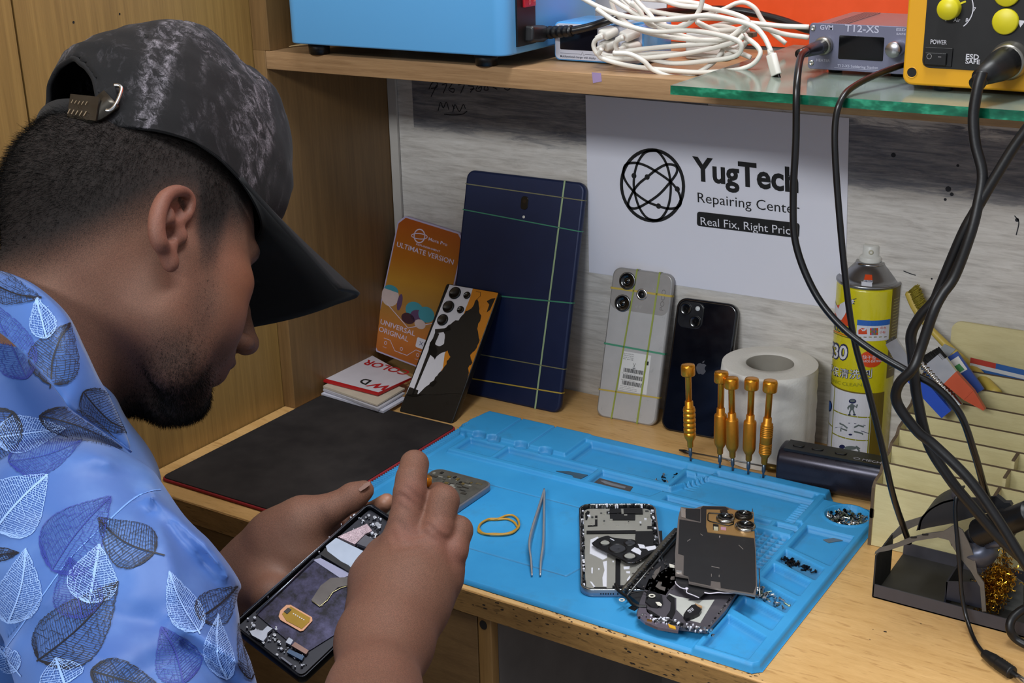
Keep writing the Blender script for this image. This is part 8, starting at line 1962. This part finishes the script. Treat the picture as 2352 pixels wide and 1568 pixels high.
cv_ = np.array(cv_); cf_ = np.array([[i*(m_+1)+k, (i+1)*(m_+1)+k, (i+1)*(m_+1)+k+1, i*(m_+1)+k+1] for i in range(len(ct)-1) for k in range(m_)])
collar = np_mesh('collar', cv_, cf_, SHIRT, shirt); md = collar.modifiers.new('thick', 'SOLIDIFY'); md.thickness = 0.0016; md.offset = -1
# sleeve hem
b = MB()
# ---- leaf skeleton print drawn on the cloth
bvS = BVHTree.FromPolygons([tuple(v) for v in sv], [tuple(f) for f in sf]); bvC = BVHTree.FromPolygons([tuple(v) for v in cv_], [tuple(f) for f in cf_])
def on_cloth(px, py):
    d = Vector(ray(px, py)).normalized(); o = Vector(C0); r = bvC.ray_cast(o, d); s_ = bvS.ray_cast(o, d)
    best_ = None
    for q in (r, s_):
        if q[0] is not None and (best_ is None or q[3] < best_[3]): best_ = q
    if best_ is None: return None
    n = best_[1]; n = -n if n.dot(d) > 0 else n
    return best_[0]+n*(0.0026 if best_ is r else 0.0007), n
PR_ = {'dark': MB(), 'navy': MB(), 'white': MB()}
def draw(kind, pts, w):
    run = []; nr = []
    for p in pts:
        q = on_cloth(*p)
        if q is None or (run and (q[0]-run[-1]).length > 0.012):
            if len(run) > 1: PR_[kind].ribbon(run, nr, w)
            run, nr = [], []
            if q is None: continue
        run.append(q[0]); nr.append(tuple(q[1]))
    if len(run) > 1: PR_[kind].ribbon(run, nr, w)
def leaf(kind, base, tip, width, bend=0.0, dens=1.0, stem=0.0, wm=0.0011, wv=0.00032, seed=0):
    r = random.Random(seed); bx, by = base; tx, ty = tip; L = math.hypot(tx-bx, ty-by); ux, uy = (tx-bx)/L, (ty-by)/L; nx, ny = -uy, ux
    def P(s, v): 
        c = bend*L*math.sin(math.pi*s); return (bx+ux*s*L+nx*(c+v), by+uy*s*L+ny*(c+v))
    W_ = lambda s: width/2*(math.sin(math.pi*min(1, s**0.75*1.0))**0.8)*(1.15-0.5*s) if 0 < s < 1 else 0
    ws = max(6, int(L/9)); 
    mid = [P(-stem+ (1+stem)*i/ws, 0) for i in range(ws+1)]
    draw(kind, mid, wm)
    nv = int(L/13*dens)+2
    for sd in (-1, 1):
        rows = []
        for k in range(nv):
            s1 = 0.02+0.965*k/(nv-1); adv = min(s1, 0.20*(1-s1)+0.04); s0 = s1-adv; pts = []
            for j in range(7):
                f = j/6; s = s0+adv*f+r.uniform(-.004, .004); pts.append(P(s, sd*W_(s1)*f))
            rows.append(pts); draw(kind, pts, wv*1.3)
        for k in range(nv-1):                     # cross veins
            for j in range(1, 7):
                if r.random() < 0.8: a, c_ = rows[k][j], rows[k+1][max(0, min(6, j+r.choice([-1, 0, 0])))]; draw(kind, [a, ((a[0]+c_[0])/2+r.uniform(-2, 2), (a[1]+c_[1])/2+r.uniform(-2, 2)), c_], wv)
            # second net
            for j in range(0, 6):
                a, c_ = rows[k][j], rows[k+1][j]; m1 = ((a[0]+c_[0])/2, (a[1]+c_[1])/2); a2, c2 = rows[k][j+1], rows[k+1][j+1]; m2 = ((a2[0]+c2[0])/2+r.uniform(-1.5, 1.5), (a2[1]+c2[1])/2+r.uniform(-1.5, 1.5)); draw(kind, [m1, m2], wv)
        ed = []                                   # toothed outline
        for k in range(nv): ed.append(rows[k][6]); ed.append((rows[k][6][0]+sd*nx*-3+r.uniform(-2, 2), rows[k][6][1]+sd*ny*-3+r.uniform(-2, 2)))
        draw(kind, ed, wv*1.2)
leaf('dark', (90, 1515), (272, 1335), 150, 0.05, 1.15, 0.02, seed=1)
leaf('dark', (355, 1270), (225, 1190), 118, -0.10, 1.1, 0.15, seed=2); leaf('dark', (455, 1420), (545, 1345), 90, 0.05, 1.0, 0.0, seed=3); leaf('dark', (30, 945), (-70, 1090), 120, 0.02, 1.1, seed=4)
leaf('dark', (90, 955), (280, 1030), 72, -0.05, 1.1, 0.0, seed=5); leaf('dark', (115, 885), (155, 745), 118, -0.06, 1.2, 0.05, seed=6); leaf('dark', (-30, 640), (95, 690), 70, 0.08, 1.2, seed=7)
leaf('dark', (185, 900), (290, 995), 80, 0.05, 1.1, seed=8); leaf('dark', (210, 1540), (380, 1590), 90, 0.0, 1.0, seed=9); leaf('dark', (-20, 1275), (45, 1270), 34, 0, 1.0, seed=10); leaf('dark', (575, 1560), (545, 1430), 40, 0, 1.0, seed=11)
leaf('navy', (420, 1570), (370, 1440), 115, 0.06, 1.2, 0.0, 0.0010, 0.00028, seed=12); leaf('navy', (120, 1310), (255, 1140), 150, -0.04, 1.2, 0.0, 0.0006, 0.00028, seed=13); leaf('navy', (20, 1060), (190, 1010), 90, 0.06, 1.2, 0, 0.0006, 0.00028, seed=14); leaf('navy', (190, 1420), (160, 1280), 120, 0.0, 1.2, 0, 0.0009, 0.00028, seed=15); leaf('navy', (60, 870), (-20, 690), 110, 0.0, 1.2, 0, 0.0006, 0.00028, seed=16)
leaf('white', (-10, 1215), (110, 1090), 150, -0.03, 1.4, 0.0, 0.0016, 0.00030, seed=17); leaf('white', (20, 1430), (60, 1260), 110, 0.06, 1.4, 0.0, 0.0015, 0.0003, seed=18); leaf('white', (455, 1450), (388, 1312), 80, -0.05, 1.4, 0.05, 0.0010, 0.00026, seed=19); leaf('white', (205, 1385), (228, 1250), 120, 0.0, 1.3, 0.0, 0.0015, 0.0003, seed=20)
leaf('white', (520, 1560), (500, 1410), 70, -0.08, 1.3, 0.0, 0.0012, 0.00026, seed=21); leaf('white', (150, 1570), (130, 1510), 110, 0.0, 1.2, 0.1, 0.0018, 0.0003, seed=22); leaf('white', (-10, 1005), (150, 985), 90, 0.0, 1.2, 0, 0.0011, 0.0003, seed=23); leaf('white', (40, 1540), (-10, 1480), 60, 0, 1.2, 0.2, 0.0013, 0.0003, seed=24)
leaf('white', (110, 780), (85, 690), 60, 0, 1.2, 0, 0.0011, 0.00028, seed=25)
for k_, col in (('dark', '#10131f'), ('navy', '#27388f'), ('white', '#8fb2ea')):
    o = PR_[k_].build('leaf_print', mat('%s_leaf_ink' % k_, col, 0.6), shirt, {'dark': 'black leaf skeleton print', 'navy': 'dark blue leaf skeleton print', 'white': 'white leaf skeleton print'}[k_]); o['kind'] = 'stuff'
# seams
b = MB()
def seam(pts, w):
    run = []; nr = []
    for p in [(v.x, v.y) for v in spline([Vector((x, y, 0)) for x, y in pts], 10)]:
        q = on_cloth(*p)
        if q is not None: run.append(q[0]-q[1]*0.0003); nr.append(tuple(q[1]))
    if len(run) > 1: b.ribbon(run, nr, w)
seam([(368, 1124), (340, 1130), (300, 1150), (230, 1215), (160, 1285), (90, 1380), (20, 1480), (0, 1500)], 0.0011)
b.build('sleeve_seam', mat('seam_thread', '#6f9ae0', 0.6), shirt)
# ================================================================ phone in the hands
P1, P2, P3 = W(529, 1434, 0.99), W(848, 1152, 1.045), W(693, 1561, 0.95)

P3 = min((W(693, 1561, 0.90+i*0.0005) for i in range(260)), key=lambda q: abs((q-P1).normalized().dot((P2-P1).normalized())))
ux = (P3-P1); uy = (P2-P1); Mh = frame(P1, ux, uy); wH = ux.length; hH = (Mh.inverted() @ P2).y
t_hp = thing('opened_phone', 'opened dark phone without its back cover held in the left hand', 'phone', P1)
b = MB(Mh); outer = rrect(wH, hH, 0.005, 5, wH/2, hH/2); b.slab(outer, -0.0080, -0.0048, 0.0012); b.build('display_side', mat('dark_glass_edge', '#0c0c10', 0.2), t_hp)
b = MB(Mh); inner = rrect(wH-0.0046, hH-0.0046, 0.004, 5, wH/2, hH/2); n = len(outer)
v_ = [(x, y, -0.0056) for x, y in outer]+[(x, y, -0.0003) for x, y in outer]+[(x+(wH/2-x)*0.008, y+(hH/2-y)*0.004, 0.0) for x, y in outer]+[(x, y, 0.0) for x, y in inner]+[(x, y, -0.0045) for x, y in inner]
b.add(v_, [(r_*n+i, r_*n+(i+1) % n, (r_+1)*n+(i+1) % n, (r_+1)*n+i) for r_ in range(4) for i in range(n)], 0, True); b.build('frame', mat('black_metal_frame', '#15161b', 0.25, 0.8), t_hp)
zh = lambda x, y: (x/2.537+500, y/2.537+950)
def hpf(x, y, z=0.0): return face_pt(Mh, *zh(x, y), z)
def hpoly(b, pts, z, th=0.0006, mi=0):
    P = [hpf(*p, z+th) for p in pts]; n = len(P); b.add([(x, y, z) for x, y in P]+[(x, y, z+th) for x, y in P], [tuple(range(n, 2*n))]+[(i, (i+1) % n, n+(i+1) % n, n+i) for i in range(n)], mi)
b = MB(Mh); b.box(0.003, 0.003, -0.0050, wH-0.003, hH-0.003, -0.0040); b.build('midplate', mat('dark_midplate', '#1b1c26', 0.4, 0.4), t_hp)
tn_ = NT('worn_violet_plate'); f_ = tn_.noise(tn_.mapping(), 70, 5, 0.7); VP = tn_.out(tn_.ramp(f_, [(0.38, '#17161f'), (0.52, '#34324a'), (0.7, '#4a4866')]), 0.32, 0.5)
b = MB(Mh); hpoly(b, [(250, 1140), (560, 850), (790, 940), (790, 1010), (740, 1250), (500, 1400), (230, 1170)], -0.0040, 0.0010); b.build('battery_bay', VP, t_hp, 'worn violet battery bay')
b = MB(Mh); b.tube([(*hpf(225, 1160, -.0012), -.0012), (*hpf(560, 845, -.0012), -.0012)], 0.0007, seg=6); b.tube([(*hpf(235, 1110, -.001), -.0012), (*hpf(590, 780, -.001), -.0012)], 0.0004, seg=6); b.tube([(0.0006, 0.012, 0.0), (0.0006, hH-0.006, 0.0)], 0.0004, seg=6)
b.build('bay_rails', mat('bright_rail', '#8e96a4', 0.25, 0.9), t_hp)
b = MB(Mh); hpoly(b, [(600, 820), (800, 940), (830, 900), (625, 780)], -0.003, 0.0022); b.build('bay_bridge', mat('black_bridge', '#101016', 0.3), t_hp)
b = MB(Mh); hpoly(b, [(555, 850), (600, 840), (780, 935), (720, 960)], -0.0030, 0.0006); b.build('grey_tape', mat('pale_violet_tape', '#8b8ca6', 0.3), t_hp)
b = MB(Mh); hpoly(b, [(545, 1085), (600, 1000), (660, 955), (790, 950), (800, 990), (700, 1010), (650, 1060), (610, 1120), (590, 1122)], -0.0028, 0.0005); b.build('ribbon_flex', mat('bronze_flex', '#6f6a68', 0.25, 0.7), t_hp)
b = MB(Mh); b.tube([(*hpf(x, y, -.002), -.0021) for x, y in ((550, 1090), (595, 1122), (640, 1085), (670, 1040), (720, 1012), (790, 995))], 0.00035, seg=5); b.build('flex_edge', mat('pale_gold_edge', '#c9c08c', 0.25, 0.8), t_hp)
b = MB(Mh); hpoly(b, [(355, 1180), (365, 1145), (400, 1113), (425, 1112), (550, 1185), (552, 1205), (500, 1262), (480, 1266), (365, 1200)], -0.0028, 0.0010, 0); hpoly(b, [(375, 1165), (425, 1122), (540, 1188), (535, 1210), (490, 1252), (400, 1205)], -0.0018, 0.0003, 1); hpoly(b, [(385, 1150), (410, 1128), (430, 1140), (405, 1165)], -0.0014, 0.0003, 2)
for i in range(6): hpoly(b, [(440+i*12, 1160+i*7), (446+i*12, 1163+i*7), (444+i*12, 1168+i*7), (438+i*12, 1165+i*7)], -0.0014, 0.0001, 3)
b.build('fingerprint_sensor', [mat('copper_pink_pad', '#b98a6c', 0.35, 0.5), mat('olive_gold_pad', '#8a6c1c', 0.35, 0.5), BLK, INKW], t_hp, 'gold fingerprint sensor pad')
b = MB(Mh); hpoly(b, [(630, 770), (690, 722), (850, 800), (850, 880), (800, 915), (760, 880), (720, 860), (640, 800)], -0.0030, 0.0024, 0); hpoly(b, [(618, 790), (640, 800), (720, 862), (715, 880), (620, 822)], -0.0030, 0.0014, 2); b.build('shield_plate', [mat('pale_blue_shield', '#a9b4c6', 0.25, 0.4), BLK, mat('amber_contacts', '#b98a2c', 0.35, 0.7)], t_hp)
b = MB(Mh); hpoly(b, [(700, 715), (870, 640), (900, 680), (860, 700), (800, 760)], -0.0028, 0.0028, 0); b.build('foil_tape', mat('crinkled_foil', '#b7a4ac', 0.3, 0.8, var=0.4, scale=300, bump=1.0), t_hp)
b = MB(Mh); hpoly(b, [(860, 705), (930, 740), (905, 790), (810, 755)], -0.0026, 0.0030, 0); b.build('dark_chip', mat('slate_chip', '#3d3d46', 0.35), t_hp)
b = MB(Mh); hpoly(b, [(185, 1265), (200, 1290), (265, 1325), (285, 1300), (290, 1275), (320, 1250), (290, 1235), (262, 1262), (215, 1258)], -0.0030, 0.0024, 0); hpoly(b, [(395, 1330), (415, 1302), (440, 1318), (425, 1345)], -0.003, 0.0026, 0); hpoly(b, [(365, 1420), (375, 1415), (435, 1460), (425, 1465)], -0.003, 0.0022, 2)
hpoly(b, [(450, 1328), (530, 1378), (515, 1400), (430, 1350)], -0.003, 0.0024, 1); hpoly(b, [(415, 1370), (505, 1410), (490, 1435), (405, 1390)], -0.003, 0.0020, 3); b.build('lower_board_parts', [mat('bright_bracket', '#b6bccb', 0.25, 0.7), mat('copper_board', '#7d6158', 0.35, 0.4), mat('grey_strip', '#5a5c68', 0.35, 0.4), mat('blue_connector', '#24466a', 0.35)], t_hp)['kind'] = 'stuff'
b = MB(Mh); rs = random.Random(9)
cand = [(775, 600, 6), (800, 590, 12), (845, 618, 8), (880, 588, 9), (862, 600, 5), (915, 600, 11), (905, 640, 8), (930, 640, 14), (940, 655, 12), (900, 690, 9), (920, 700, 10), (950, 610, 6), (890, 720, 5), (445, 905, 7), (290, 1060, 5), (215, 1185, 8), (175, 1190, 6), (170, 1240, 6), (340, 1252, 7), (330, 1285, 10), (355, 1325, 9), (370, 1365, 8), (345, 1400, 8), (490, 1462, 6), (265, 1330, 8), (450, 1468, 5), (720, 640, 4), (650, 715, 5), (610, 770, 6), (590, 800, 5), (340, 1240, 6), (210, 1230, 9)]
for x, y, r in cand:
    q = hpf(x, y, -.001); k = r*0.00014; b.slab(rrect(k*2, k*1.7, k*0.7, 2, *q), -0.0036, -0.0012, 0.0002, rs.choice([0, 0, 1]))
for i in range(110):
    x, y = (rs.uniform(180, 520), 0); y = 1200+(x-180)*0.62+rs.uniform(-15, 60) if i < 60 else rs.uniform(600, 720); x = x if i < 60 else rs.uniform(790, 950)
    q = hpf(x, y, -.002); k = rs.uniform(0.0002, 0.0007); b.box(q[0]-k, q[1]-k, -0.0040, q[0]+k, q[1]+k, -0.0024, rs.choice([0, 1, 2, 2]))
b.build('small_components', [mat('bright_solder', '#c9ccd4', 0.2, 0.9), mat('pale_pad', '#a9adb8', 0.35), mat('dark_component', '#22222a', 0.4)], t_hp)['kind'] = 'stuff'
# ---- screwdriver in the right hand
top_ = W(972, 1092, 1.026); tip_ = W(868, 1262, 1.012)
mid_ = W(930, 1180, 1.045)
tip_ = W(945, 1278, 1.045); 
t_hs = screwdriver(tip_, top_+Vector((0, 0, 0.0)), 'grooved', 'gold screwdriver held in the right hand under the raised index finger')
